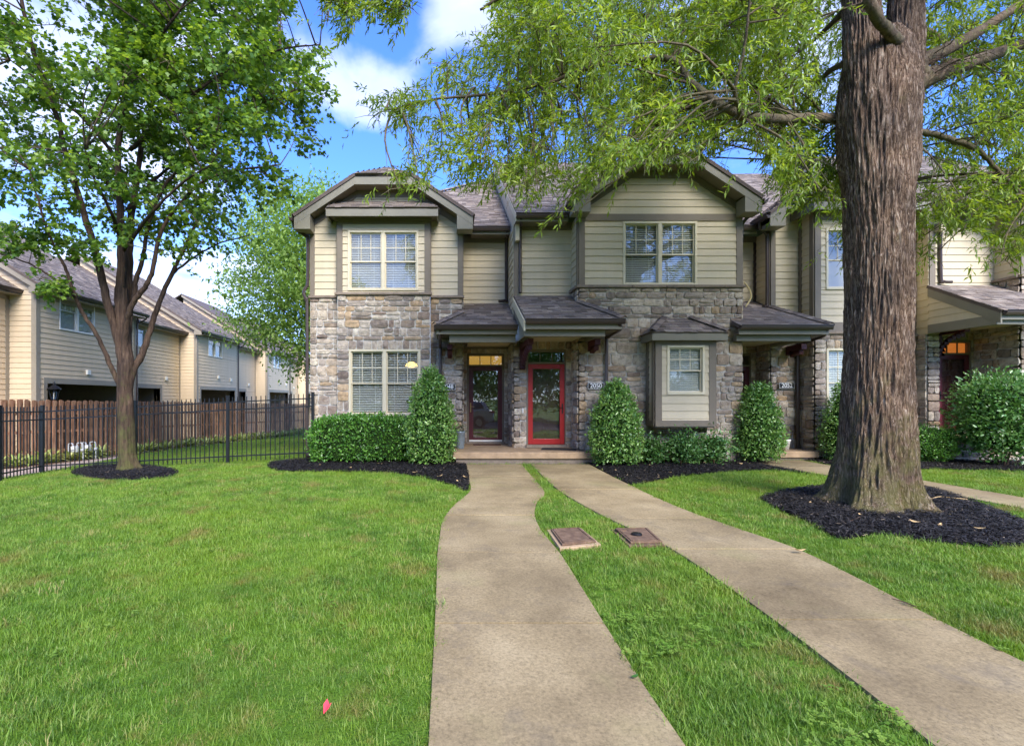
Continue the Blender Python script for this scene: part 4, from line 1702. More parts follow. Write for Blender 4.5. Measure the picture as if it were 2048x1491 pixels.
    downspout(H, [(XP - .10, 13.45, 6.05), (XP - .07, 13.6, 5.95), (XP - .07, 13.84, 5.85), (XP - .07, 13.84, 4.35), (XP - .09, 13.80, 4.24), (XP - .28, 13.7, 4.19)])
    # left eave gutter and downspout
    gutter(H, (-3.92, 12.50, 6.10), (-3.92, 17.5, 6.10), (-1, 0, 0))
    downspout(H, [(-3.97, 12.75, 6.02), (-3.94, 12.80, 5.88), (-3.70, 12.93, 5.72), (-3.66, 12.95, 5.6), (-3.66, 12.95, 4.55), (-3.69, 12.9, 4.40), (-3.74, 12.87, 4.25), (-3.68, 12.87, 4.05), (-3.66, 12.9, 3.8), (-3.66, 12.9, 0.25), (-3.64, 12.86, 0.12), (-3.56, 12.72, 0.07)])
    # porch roof and door
    canopy(H, -0.345, XP - .02, 11.9, 3.27, 13.88, 4.16, XB, XP, 'L', 13.0, 2.88, 12.05, 81)
    downspout(H, [(-0.20, 11.92, 3.18), (-0.22, 12.1, 3.05), (-0.22, 12.85, 2.85), (-0.22, 12.88, 2.6), (-0.22, 12.88, 0.1)])
    bracket(H, 0.02, 12.94, 2.88, 2.60, 0.5)
    storm_door(H, rc, dU, (0.30, 2.775), (0.555, 1.475), (0.335, 2.417), 'maroon', 'amber_glow', ('brass', 0.60, 1.28), 'inner_door', kick='white_plastic')
    fb('lintel_board', 'trim', H, rc, XB + .02, XP, .03, .06, 2.90, 3.02)
    return H


def house_b():
    H = root('townhouse', (4.4, 12.6, 0), 'townhouse numbered 2050 with bright red storm door, stone front and small oriel', 'house', 'attached townhouses in the front row')
    fr, rc = FRONT(12.15), FRONT(12.8)
    rs = random.Random(22)
    X0, XB, X1 = 1.654, 3.147, 7.12
    uw = (4.22, 6.02, 4.27, 5.82)
    ob = (4.85, 6.15, 0.95, 2.9)
    stone_wall(H, fr, XB, X1, -0.4, 4.21, [ob], rng=rs)
    stone_wall(H, LEFTF(XB), -12.8, -12.15, 0.2, 4.21, rng=rs)
    dU = (1.987, 2.987)
    stone_wall(H, rc, X0, XB, 0.2, 3.15, [(dU[0], dU[1], 0, 2.78)], [(X0 + .25, XB - .02, 2.78, 2.99)], rng=rs)
    stone_wall(H, LEFTF(X0), -13.88, -12.8, 0.2, 3.1, rng=rs)
    stone_wall(H, RIGHTF(X1), 12.15, 13.9, 0.0, 3.3, rng=rs)
    siding(H, RIGHTF(X1), 12.15, 13.9, 3.3, 6.05)
    ledge(H, fr, XB - .06, X1 + .05, 4.275)
    ledge(H, LEFTF(XB), -12.8, -12.15, 4.272)
    siding(H, fr, XB, X1, 4.275, 5.84, [uw])
    corner(H, fr, XB, 1, 4.275, 6.35, d=.03, w=.15)
    corner(H, fr, X1, -1, 4.275, 6.35, d=.03, w=.15)
    fb('corner_trim', 'trim', H, LEFTF(XB), -12.28, -12.15, 0, .028, 4.275, 6.1)
    fb('band_board', 'trim', H, fr, XB + .15, X1 - .15, 0, .032, 5.84, 6.0)
    siding(H, LEFTF(XB), -12.8, -12.28, 4.275, 6.0)
    prof = gable(H, 2.92, 7.345, 6.21, 11.72, 12.15, 16.8, seed=131, wallX=(XB, X1))
    siding(H, fr, XB, X1, 6.0, prof.top, profile=lambda z: prof(z))
    window(H, fr, *uw, blind=0.98, tilt=0.75)
    # recessed upper wall
    siding(H, rc, X0, XB, 4.05, 5.93)
    siding(H, LEFTF(X0), -13.9, -12.8, 3.5, 6.0)
    corner(H, rc, X0, 1, 4.1, 5.93, w=.11)
    fb('frieze', 'trim', H, rc, X0 + .1, XB, -.02, .03, 5.83, 6.02)
    main_roof(H, X0, 7.3, 12.33, 6.11, seed=171)
    fb('fascia_board', 'fascia', H, FRONT(12.38), X0, XB - .2, 0, .03, 5.9, 6.06)
    MB().box(X0, XB - .2, 12.38, 12.8, 5.91, 5.93).build('soffit', 'trim', H)
    gutter(H, (X0 + .0, 12.34, 6.08), (XB - .25, 12.34, 6.08), (0, -1, 0))
    downspout(H, [(X0 + .12, 12.33, 6.0), (X0 + .15, 12.5, 5.88), (X0 + .16, 12.74, 5.75), (X0 + .16, 12.74, 4.35), (X0 + .16, 12.70, 4.24)])
    gutter(H, (7.38, 16.8, 6.22), (7.38, 11.7, 6.22), (1, 0, 0))
    downspout(H, [(7.42, 12.0, 6.13), (7.36, 12.05, 6.0), (7.20, 12.2, 5.85), (7.19, 12.3, 5.5), (7.19, 12.3, 3.9)])
    # oriel
    o0, o1, oy = 4.80, 6.20, 11.65
    of = FRONT(oy)
    z0, z1 = 0.88, 2.88
    w1 = (5.07, 5.95, 1.62, 2.765)
    op = [w1, (o0, o0 + .15, 0, 4), (o1 - .15, o1, 0, 4), (o0, o1, 2.77, 4), (o0, o1, 0, 1.02)]
    siding(H, of, o0, o1, z0, z1, op)
    fb('corner_trim', 'trim', H, of, o0, o0 + .15, -.12, .03, z0, z1)
    fb('corner_trim', 'trim', H, of, o1 - .15, o1, -.12, .03, z0, z1)
    fb('base_board', 'trim', H, of, o0 + .15, o1 - .15, -.1, .032, z0, 1.02)
    fb('frieze', 'trim', H, of, o0 + .15, o1 - .15, -.1, .032, 2.77, z1)
    for F_, a, b in ((LEFTF(o0), -12.12, -11.65), (RIGHTF(o1), 11.65, 12.12)):
        siding(H, F_, a, b, z0, z1, name='oriel_side')
        w_ = .13
        fb('corner_trim', 'trim', H, F_, (b - w_) if F_.th < 0 else a, b if F_.th < 0 else a + w_, 0, .03, z0, z1)
        fb('corner_trim', 'trim', H, F_, a if F_.th < 0 else b - .16, a + .16 if F_.th < 0 else b, 0, .03, z0, z1)
        fb('base_board', 'trim', H, F_, a + .16, b - .16, 0, .028, z0, 1.0)
    MB().box(o0 + .01, o1 - .01, 11.66, 12.12, z0 - .03, z0).build('oriel_floor', 'trim', H)
    window(H, of, *w1, twin=False, blind=0.98, tilt=0.8, depth=1.6)
    e0, e1, ey, ez = 4.63, 6.40, 11.43, 3.05
    a0, a1, ay, az = 5.20, 5.84, 12.13, 3.47
    roof_plane(H, [(e0, ey, ez), (e1, ey, ez), (a1, ay, az), (a0, ay, az)], (e0, ey, ez), (e1, ey, ez), seed=191)
    roof_plane(H, [(e0, ey, ez), (a0, ay, az), (e0, ay, ez)], (e0, ay, ez), (e0, ey, ez), seed=192)
    roof_plane(H, [(e1, ey, ez), (a1, ay, az), (e1, ay, ez)], (e1, ey, ez), (e1, ay, ez), seed=193)
    hip_cap(H, (e0, ey, ez + .02), (a0, ay, az + .02))
    hip_cap(H, (e1, ey, ez + .02), (a1, ay, az + .02))
    fb('fascia_board', 'fascia', H, FRONT(ey + .04), e0 + .02, e1 - .02, 0, .03, ez - .19, ez - .03)
    fb('fascia_board', 'fascia', H, LEFTF(e0 + .02), -12.1, -(ey + .04), -.03, 0, ez - .19, ez - .03)
    fb('fascia_board', 'fascia', H, RIGHTF(e1 - .02), ey + .04, 12.1, -.03, 0, ez - .19, ez - .03)
    MB().box(e0 + .051, e1 - .051, ey + .045, 12.1, ez - .185, ez - .165).build('soffit', 'trim', H)
    # porch roof
    canopy(H, X0, 3.79, 10.8, 3.24, 12.78, 4.15, X0, XB, 'R', 12.15, 2.895, 11.0, 181)
    # closed left end of the porch roof
    MB().prism([(X0 - .035, 10.83, 3.21), (X0 - .035, 12.75, 4.09), (X0 - .035, 12.75, 3.87), (X0 - .035, 10.83, 2.99)], (.035, 0, 0)).build('rake_board', 'cream', H)
    MB().prism([(X0, 11.0, 2.90), (X0, 11.0, 3.26), (X0, 12.78, 4.08), (X0, 12.78, 2.90)], (.03, 0, 0)).build('end_panel', 'fascia', H)
    bracket(H, X0 + .21, 12.76, 2.90, 2.26, 1.35)
    bracket(H, 3.42, 12.09, 2.895, 2.66, 0.6)
    downspout(H, [(3.68, 10.82, 3.14), (3.77, 11.0, 3.05), (3.79, 11.9, 2.98), (3.79, 12.03, 2.8), (3.79, 12.03, 0.1)])
    storm_door(H, rc, dU, (0.30, 2.78), (2.025, 2.955), (0.36, 2.407), 'red_door', None, ('black_metal', 2.90, 1.27), 'inner_door')
    fb('doorbell', 'white_plastic', H, rc, 1.86, 1.90, 0.05, 0.08, 1.16, 1.28)
    return H


def house_c():
    H = root('townhouse', (10.0, 13.5, 0), 'townhouse numbered 2052 half hidden behind the oak trunk, beige siding above a low stone base', 'house', 'attached townhouses in the front row')
    fl, by, rc = FRONT(13.26), FRONT(12.70), FRONT(13.87)
    rs = random.Random(23)
    X0, XB, X1 = 7.12, 8.52, 12.38
    b0, b1 = 9.28, 11.64
    zs = 3.16
    lw = (9.57, 11.35, 1.10, 2.80)
    uw = (9.56, 11.36, 4.29, 5.84)
    stone_wall(H, fl, XB, b0, -0.2, zs, rng=rs)
    stone_wall(H, fl, b1, X1, -0.2, zs, rng=rs)
    stone_wall(H, by, b0, b1, -0.2, zs, [lw], [(lw[0], lw[1], lw[3], lw[3] + .22)], rng=rs)
    stone_wall(H, LEFTF(b0), -13.26, -12.70, -0.2, zs, rng=rs)
    stone_wall(H, LEFTF(XB), -13.87, -13.26, 0.2, zs, rng=rs)
    dU = (7.36, 8.36)
    stone_wall(H, rc, X0, XB, 0.2, zs, [(dU[0], dU[1], 0, 2.78)], rng=rs)
    ledge(H, fl, XB, b0, zs + .065)
    ledge(H, by, b0 - .05, b1 + .05, zs + .065)
    ledge(H, fl, b1, X1, zs + .065)
    for f_, a, b in ((fl, XB, b0), (by, b0, b1), (fl, b1, X1)):
        fb('band_board', 'trim', H, f_, a, b, -.05, .03, zs + .066, zs + .30)
    zt = zs + .30
    prof = gable(H, 8.24, 12.66, 6.26, 12.82, 13.26, 17.8, seed=231, wallX=(XB, X1))
    siding(H, fl, XB, X1, zt, prof.top, [(b0, b1, 0, 6.7)], profile=lambda z: prof(z))
    corner(H, fl, XB, 1, zt, 6.2, d=.03)
    corner(H, fl, X1, -1, zt, 6.2, d=.03)
    fb('corner_trim', 'trim', H, LEFTF(XB), -13.38, -13.26, 0, .026, zt, 6.2)
    siding(H, LEFTF(XB), -13.87, -13.38, 3.5, 6.0)
    siding(H, by, b0, b1, zt, 6.3, [uw, (b0, b0 + .15, 3, 7), (b1 - .15, b1, 3, 7), (b0, b1, 6.05, 7)])
    fb('corner_trim', 'trim', H, by, b0, b0 + .15, -.1, .03, zt, 6.3)
    fb('corner_trim', 'trim', H, by, b1 - .15, b1, -.1, .03, zt, 6.3)
    fb('frieze', 'trim', H, by, b0 + .15, b1 - .15, -.02, .03, 6.05, 6.3)
    siding(H, LEFTF(b0), -13.26, -12.70, zt, 6.3, [(-12.84, -12.70, 3, 7), (-13.26, -13.13, 3, 7)])
    fb('corner_trim', 'trim', H, LEFTF(b0), -12.84, -12.70, -.1, .03, zt, 6.3)
    fb('corner_trim', 'trim', H, LEFTF(b0), -13.26, -13.13, -.1, .03, zt, 6.3)
    siding(H, RIGHTF(b1), 12.70, 13.26, zt, 6.3)
    e0, e1 = 9.03, 11.89
    roof_plane(H, [(e0, 12.36, 6.44), (e1, 12.36, 6.44), (e1 - .3, 13.27, 6.92), (e0 + .3, 13.27, 6.92)], (e0, 12.36, 6.44), (e1, 12.36, 6.44), seed=261)
    roof_plane(H, [(e0, 12.36, 6.44), (e0 + .3, 13.27, 6.92), (e0, 13.27, 6.44)], (e0, 13.27, 6.44), (e0, 12.36, 6.44), seed=262)
    fb('fascia_board', 'fascia', H, FRONT(12.40), e0, e1, 0, .04, 6.20, 6.39)
    fb('fascia_board', 'fascia', H, LEFTF(e0), -13.24, -12.40, -.04, 0, 6.20, 6.39)
    MB().box(e0 + .045, e1 - .045, 12.405, 13.2, 6.31, 6.33).build('soffit', 'trim', H)
    window(H, by, *uw, blind=0.0)
    window(H, by, *lw, blind=0.98, tilt=0.7)
    siding(H, rc, X0, XB, 4.1, 5.95)
    fb('corner_trim', 'gutter', H, rc, XB - .09, XB, 0, .026, 4.1, 5.95)
    fb('frieze', 'trim', H, rc, X0, XB, -.02, .03, 5.85, 6.02)
    main_roof(H, X0 + .2, 12.5, 13.40, 6.18, seed=271)
    fb('fascia_board', 'fascia', H, FRONT(13.45), X0, XB - .25, 0, .03, 5.95, 6.12)
    gutter(H, (X0 + .15, 13.42, 6.14), (8.3, 13.42, 6.14), (0, -1, 0))
    gutter(H, (8.22, 13.5, 6.26), (8.22, 12.78, 6.26), (-1, 0, 0))
    downspout(H, [(8.18, 13.15, 6.18), (8.22, 13.2, 6.02), (8.42, 13.28, 5.9), (8.46, 13.3, 5.75), (8.46, 13.3, 4.05), (8.42, 13.26, 3.97), (8.30, 13.2, 3.96)])
    canopy(H, 6.84, 9.0, 11.76, 3.25, 13.85, 4.21, X0, XB, 'R', 13.26, 2.90, 11.95, 281)
    bracket(H, 8.95, 13.2, 2.9, 2.66, 0.6)
    downspout(H, [(8.9, 11.8, 3.15), (9.08, 12.1, 3.05), (9.17, 13.0, 2.95), (9.17, 13.14, 2.8), (9.17, 13.14, 0.2)])
    storm_door(H, rc, dU, (0.30, 2.78), (7.40, 8.32), (0.36, 2.41), 'maroon', None, ('black_metal', 7.46, 1.27), 'maroon')
    MB().tube(smooth_line([(7.15, 12.12, 4.35), (7.28, 12.1, 4.15), (7.30, 12.1, 3.95), (7.18, 12.1, 3.75)], 4), 0.018, 6).build('cable', 'cable', H)
    return H


def house_d():
    up = 0.30
    H = root('townhouse', (15.0, 13.4, 0), 'rightmost townhouse with dark red bracket, orange lit transom and gabled porch roof', 'house', 'attached townhouses in the front row')
    fr, rc, dr = FRONT(12.3), FRONT(12.9), FRONT(13.4)
    rs = random.Random(24)
    X0, XB, X1 = 12.38, 14.05, 17.9
    uw = (15.1, 16.9, 4.6, 6.1)
    stone_wall(H, fr, XB, X1, -0.2, 4.5, rng=rs, row=.2)
    stone_wall(H, LEFTF(XB), -13.4, -12.3, 0.2, 4.5, rng=rs)
    stone_wall(H, LEFTF(X0 + .15), -13.4, -12.95, 0.2, 3.4, rng=rs)
    dU = (13.05, 13.97)
    stone_wall(H, dr, X0, XB, 0.2, 3.5, [(dU[0], dU[1], 0, 3.08)], rng=rs)
    stone_wall(H, FRONT(12.95), X0, X0 + .31, 0.0, 3.3, rng=rs)
    ledge(H, fr, XB - .06, X1, 4.57)
    ledge(H, LEFTF(XB), -12.9, -12.3, 4.567)
    siding(H, fr, XB, X1, 4.57, 6.2, [uw])
    siding(H, LEFTF(XB), -12.9, -12.3, 4.57, 6.3)
    corner(H, fr, XB, 1, 4.57, 6.5, d=.03, w=.15)
    window(H, fr, *uw, blind=.6)
    fb('band_board', 'trim', H, fr, XB + .15, X1, 0, .032, 6.2, 6.36)
    prof = gable(H, 13.8, 18.2, 6.5, 11.9, 12.3, 17, seed=331, wallX=(XB, X1))
    siding(H, fr, XB, X1, 6.36, prof.top, profile=lambda z: prof(z))
    siding(H, rc, X0, XB, 3.45, 6.2)
    siding(H, LEFTF(X0), -14.2, -12.9, 3.2, 6.5)
    stone_wall(H, LEFTF(X0 - .004), -14.2, -12.95, -0.2, 3.2, rng=rs)
    corner(H, rc, X0, 1, 3.4, 6.2, w=.15)
    fb('frieze', 'trim', H, rc, X0, XB, -.02, .03, 6.05, 6.25)
    main_roof(H, X0 + .1, 18.2, 12.45, 6.4, seed=371)
    gutter(H, (X0, 12.46, 6.37), (XB - .25, 12.46, 6.37), (0, -1, 0))
    downspout(H, [(X0 + .2, 12.46, 6.28), (X0 + .25, 12.7, 6.1), (X0 + .25, 12.84, 5.95), (X0 + .25, 12.84, 4.62), (X0 + .3, 12.8, 4.52), (X0 + .45, 12.75, 4.5)])
    # porch roof with its sided left end
    Yf, zf, Yw, zw = 11.14, 3.50, 12.88, 4.44
    roof_plane(H, [(X0 - .06, Yf, zf), (XB + .6, Yf, zf), (XB, 12.3, zf + .63), (XB, Yw, zw), (X0 - .06, Yw, zw)], (X0 - .06, Yf, zf), (XB + .6, Yf, zf), seed=381)
    gutter(H, (X0 - .02, Yf + .02, zf), (XB + .6, Yf + .02, zf), (0, -1, 0))
    MB().box(X0 - .02, XB + .5, Yf + .03, Yf + .07, zf - .21, zf - .075).build('fascia_board', 'fascia', H)
    lf = LEFTF(X0 - .02)
    slope = (zw - zf) / (Yw - Yf)
    z0 = 3.42
    siding(H, lf, -Yw, -(Yf + .15), z0, zw - .15, profile=lambda z: (-Yw + .001, min(-(Yf + .15), -(Yf + (z - (zf - .22)) / slope))), name='gable_end')
    MB().prism([(X0 - .055, Yf + .03, zf - .045), (X0 - .055, Yw, zw - .045), (X0 - .055, Yw, zw - .29), (X0 - .055, Yf + .03, zf - .29)], (.035, 0, 0)).build('rake_board', 'fascia', H)
    MB().box(X0 - .05, X0 + .10, Yf + .12, Yw, 3.20, 3.42).build('beam', 'fascia', H)
    MB().box(X0 + .101, XB + .3, Yf + .12, Yf + .28, 3.20, 3.40).build('beam', 'fascia', H)
    MB().box(X0 + .1, XB, Yf + .285, 13.39, 3.34, 3.36).build('porch_ceiling', 'cream', H)
    bracket(H, 12.98, 13.36, 3.33, 2.62, 0.85)
    storm_door(H, dr, dU, (0.60, 3.08), (13.09, 13.93), (0.66, 2.70), 'maroon', 'orange_glow', ('black_metal', 13.16, 1.6), 'maroon', lites=3)
    return H


house_a()
house_b()
house_c()
house_d()

number_plate('2048', FRONT(12.97), -0.03, 1.83, 'black house number plate reading 2048 partly hidden by a shrub')
number_plate('2050', FRONT(12.12), 3.545, 1.83, 'black house number plate reading 2050 right of the red door')
number_plate('2052', FRONT(13.23), 8.90, 1.87, 'black house number plate reading 2052 beside the rightmost clipped holly')


# ------------------------------------------------------------------ porches
def porch(label, x0, x1, y0, y1, ztop, base_inset=0.08):
    o = root('porch', ((x0 + x1) / 2, (y0 + y1) / 2, 0), label, 'porch')
    bx('step_slab', 'porch_concrete', o, x0, x1, y0, y1, ztop - .155, ztop, bevel=.015)
    bx('step_base', 'sill_stone', o, x0 + base_inset, x1 - base_inset, y0 + .06, y1, -0.3, ztop - .156)
    return o


porch('shared concrete porch slab in front of the maroon and red doors', 0.09, 3.54, 11.70, 13.88, 0.27)
porch('low concrete step behind the rightmost clipped holly', 7.2, 9.15, 12.35, 13.86, 0.22)
pd = porch('raised porch with stone base behind the large round shrub', 12.2, 14.0, 12.15, 13.39, 0.56)
stone_wall(pd, FRONT(12.2), 12.3, 13.9, -0.1, 0.40, rng=random.Random(77))

mt = bx('doormat', 'mat_brown', None, 0.66, 1.40, 13.42, 13.78, 0.271, 0.285)
tag(mt, 'brown doormat in front of the maroon storm door', 'doormat')
mt = MB().prism([(2.25, 12.25, 0.2715), (3.05, 12.02, 0.2715), (3.17, 12.42, 0.2715), (2.37, 12.65, 0.2715)], (0, 0, .014)).build('doormat', 'mat_black')
tag(mt, 'black doormat lying askew before the red door', 'doormat')


def pot():
    c = Vector((0.28, 12.6, 0.271))
    o = root('flower_pot', c, 'tall galvanised bucket with a small green plant beside the maroon door', 'flower pot')
    MB().lathe(c, [(0.0, 0.0), (0.095, 0.0), (0.10, 0.02), (0.135, 0.40), (0.145, 0.41), (0.145, 0.43), (0.13, 0.43), (0.12, 0.36), (0.0, 0.36)], 24).build('bucket', 'galvanised', o, smooth=True)
    mb = MB()
    for k in range(260):
        a, r_ = random.uniform(0, 6.28), random.uniform(0, .2)
        p = c + Vector((math.cos(a) * r_, math.sin(a) * r_, .40 + random.uniform(0, .24) * (1 - r_ * 2.2)))
        d = Vector((math.cos(a) + random.uniform(-.6, .6), math.sin(a) + random.uniform(-.6, .6), random.uniform(-.1, 1))).normalized() * random.uniform(.03, .06)
        sd = d.cross(Vector((random.uniform(-1, 1), random.uniform(-1, 1), 1))).normalized() * .009
        mb.add([p, p + d * .5 + sd, p + d, p + d * .5 - sd], [(0, 1, 2, 3)], random.random())
    mb.build('plant', 'pot_leaf', o, kind='stuff')


pot()


def planter(c, label):
    o = root('planter', c, label, 'planter')
    MB().lathe(c, [(0, 0), (.10, 0), (.13, .22), (.145, .24), (.145, .27), (.125, .27), (.115, .22), (0, .22)], 20).build('pot', 'white_plastic', o, smooth=True)
    mb = MB()
    for k in range(5):
        a = random.uniform(0, 6.28)
        mb.tube([c + Vector((0, 0, .2)), c + Vector((.04 * math.cos(a), .04 * math.sin(a), .42)), c + Vector((.09 * math.cos(a), .09 * math.sin(a), .62))], [.006, .004, .002], 5)
    mb.build('dry_stem', 'twig', o)


planter(Vector((8.55, 12.75, 0.221)), 'small white planter with dry stems on the low step')
sb = bx('downspout_block', 'white_plastic', None, 9.06, 9.28, 12.72, 13.1, 0.04, 0.20, bevel=.02)
tag(sb, 'white splash block at the foot of the dark downspout', 'splash block')


# --- meter lids in the lawn between the walks
def meter_lid(pxs, label, rusty_tab=False):
    q = [Vector(GP(*p)) for p in pxs]
    c = sum(q, Vector()) / 4
    z = c.z + (0.0 if rusty_tab else 0.012)
    o = root('meter_lid', (c.x, c.y, z), label, 'meter lid', 'meter lids in the lawn')
    for i in range(4):
        q[i].z = z
    MB().prism([(p.x, p.y, z - .12) for p in q], (0, 0, .125)).build('collar', 'porch_concrete' if not rusty_tab else 'rust', o, bevel=.006)
    k = .84
    inn = [c + (p - c) * k for p in q]
    MB().prism([(p.x, p.y, z + .006) for p in inn], (0, 0, .022)).build('cover', 'rust', o, bevel=.006)
    m = MB()
    for a, b in zip(inn, inn[1:] + inn[:1]):
        d = (b - a).normalized()
        n = Vector((-d.y, d.x, 0))
        if n.dot(c - a) < 0:
            n = -n
        a2, b2 = a + d * .03 + n * .02, b - d * .03 + n * .02
        m.prism([(a2.x, a2.y, z + .029), (b2.x, b2.y, z + .029), (b2.x + n.x * .015, b2.y + n.y * .015, z + .029), (a2.x + n.x * .015, a2.y + n.y * .015, z + .029)], (0, 0, .006))
    m.build('rib', 'rust', o)
    if rusty_tab:
        cc = c + Vector((-.03, -.02, 0))
        MB().lathe((cc.x, cc.y, z + .029), [(0.0, 0.02), (.05, .02), (.058, .012), (.058, 0)], 20).build('reading_cap', 'black_metal', o, smooth=False)
        cc = c + (q[3] - c) * .62
        MB().lathe((cc.x, cc.y, z + .029), [(0.0, 0.008), (.06, .008), (.062, 0)], 16).build('lug', 'rust', o)
    return o


meter_lid([(1120, 1100), (1202, 1091), (1162, 1057), (1094, 1061)], 'square rusty meter lid beside the left walk')
meter_lid([(1258, 1092), (1335, 1090), (1298, 1056), (1222, 1058)], 'rusty meter lid with a round black cap beside the right walk', True)


# ------------------------------------------------------------------ iron fence
def iron_fence():
    yf = 12.86
    spots = [(-3.50, yf, 0), (-5.68, yf - .02, 0), (-8.05, yf - .03, 0), (-10.42, yf - .05, 0), (-10.16, 11.3, 0)]
    base = Vector(((spots[0][0] + spots[3][0]) / 2, yf, gzf(-7, yf)))
    o = root('iron_fence', base, 'black iron picket fence running from the house corner to the left', 'fence')
    posts = []
    for (x, y, _) in spots:
        posts.append(Vector((x, y, gzf(x, y))))
    H = 1.70
    for i, p in enumerate(posts):
        w = .034
        mb = MB().box(p.x - w, p.x + w, p.y - w, p.y + w, p.z - .2, p.z + H)
        po = mb.build('post', 'iron', o)
        MB().prism([(p.x - w - .006, p.y - w - .006, p.z + H), (p.x + w + .006, p.y - w - .006, p.z + H), (p.x + w + .006, p.y + w + .006, p.z + H), (p.x - w - .006, p.y + w + .006, p.z + H)], (0, 0, .025)).build('cap', 'iron', po)
    for a, b in zip(posts[:-1], posts[1:]):
        d = b - a
        L = d.length
        hd = Vector((d.x, d.y, 0)).normalized()
        n = Vector((-hd.y, hd.x, 0))
        for hz in (0.17, 1.36, 1.56):
            p, q = a + Vector((0, 0, hz)), b + Vector((0, 0, hz))
            MB().prism([p - n * .016 - Vector((0, 0, .016)), p + n * .016 - Vector((0, 0, .016)), p + n * .016 + Vector((0, 0, .016)), p - n * .016 + Vector((0, 0, .016))], q - p).build('rail', 'iron', o)
        cnt = int(round(L / .118))
        for k in range(1, cnt):
            p = a.lerp(b, k / cnt)
            w = .009
            MB().box(p.x - w, p.x + w, p.y - w, p.y + w, p.z + .04, p.z + 1.685).build('picket', 'iron', o)


iron_fence()


# ------------------------------------------------------------------ wooden fence, hostas, meters, lamp behind it
WF0, WF1 = Vector((-13.4, 15.0, 0)), Vector((-10.75, 38.0, 0))


def wf_top(t):
    return 1.50 - 0.34 * t


def wood_fence():
    a = WF0 + (WF0 - WF1).normalized() * 3.0
    b = WF1
    d = (b - a).normalized()
    n = Vector((d.y, -d.x, 0))     # toward the lawn
    L = (b - a).length
    o = root('wood_fence', (WF0.x, WF0.y, gzf(WF0.x, WF0.y)), 'brown board on board wooden privacy fence in front of the garages', 'fence')
    rs = random.Random(5)
    k = 0
    s_ = 0.0
    far = MB()
    for rz in (0.35, 1.0, 1.6):
        za = gzf(a.x, a.y) + rz
        zb = gzf(b.x, b.y) + rz
        MB().prism([Vector((a.x, a.y, za)) - n * .02, Vector((a.x, a.y, za)) + n * .02, Vector((a.x, a.y, za + .09)) + n * .02, Vector((a.x, a.y, za + .09)) - n * .02], Vector((b.x - a.x, b.y - a.y, zb - za))).build('rail', 'fence_wood', o)
    while s_ < L:
        front = k % 2 == 0
        p = a + d * s_
        w = .14
        off = .024 if front else -.042
        z0 = gzf(p.x, p.y) + .03
        t = max(0, (s_ - 3) / (L - 3))
        z1 = wf_top(t) + rs.uniform(-.02, .02)
        q0 = p + n * off
        q1 = p + d * w + n * off
        tgt = far if s_ > 17 else MB()
        ear = .03
        tgt.prism([(q0.x, q0.y, z0), (q1.x, q1.y, z0), (q1.x, q1.y, z1 - ear), (q1.x - d.x * ear, q1.y - d.y * ear, z1), (q0.x + d.x * ear, q0.y + d.y * ear, z1), (q0.x, q0.y, z1 - ear)], n * .018, rs.random())
        if s_ <= 17:
            tgt.build('plank', 'fence_wood', o)
        s_ += .122
        k += 1
    far.build('far_planks', 'fence_wood', o, kind='stuff')


wood_fence()


def hosta_mesh(seed):
    rs = random.Random(seed)
    mb = MB()
    for k in range(46):
        a = rs.uniform(0, 6.283)
        L = rs.uniform(.28, .46)
        el = rs.uniform(.5, 1.35)
        w = rs.uniform(.016, .03)
        pts = []
        for t in (0, .35, .7, 1.0):
            r_ = L * (math.cos(el) * t + .35 * t * t)
            z = L * 1.5 * (math.sin(el) * t - .55 * t * t * (1.2 - el * .4)) + .02
            pts.append(Vector((math.cos(a) * r_ + rs.uniform(-.02, .02), math.sin(a) * r_, max(z, .01))))
        sd = Vector((-math.sin(a), math.cos(a), 0))
        ws = (w * .6, w, w * .8, .002)
        vs = []
        for p, ww in zip(pts, ws):
            vs += [p - sd * ww, p + sd * ww]
        mb.add(vs, [(0, 1, 3, 2), (2, 3, 5, 4), (4, 5, 7, 6)], rs.random())
    return mb.mesh('hosta_plant', 'hosta_leaf')


def hostas():
    ms = [hosta_mesh(i) for i in range(5)]
    d = (WF1 - WF0).normalized()
    n = Vector((d.y, -d.x, 0))
    L = (WF1 - WF0).length
    bed = []
    rs = random.Random(8)
    s_ = -1.8
    while s_ < L:
        p = WF0 + d * s_ + n * (.32 + rs.uniform(-.08, .12))
        if not (3.6 < s_ < 4.3 or 13.9 < s_ < 14.6):
            o = bpy.data.objects.new('hosta_plant', rs.choice(ms))
            o.location = (p.x, p.y, gzf(p.x, p.y))
            o.rotation_euler = (0, 0, rs.uniform(0, 6.28))
            sc = rs.uniform(1.1, 1.5)
            o.scale = (sc, sc, sc)
            link(o)
            tag(o, 'variegated yellow-green strap-leaved plant in the strip along the wooden fence', 'plant', 'strap-leaved plants edging the wooden fence')
        s_ += rs.uniform(.40, .56)
    a, b = WF0 - d * 3, WF1
    sheet('mulch_bed', [(a.x, a.y), (b.x, b.y), (b.x + n.x * .5, b.y + n.y * .5), (a.x + n.x * .85, a.y + n.y * .85)], 'mulch_brown', 0.004, 0, 1.2)


hostas()


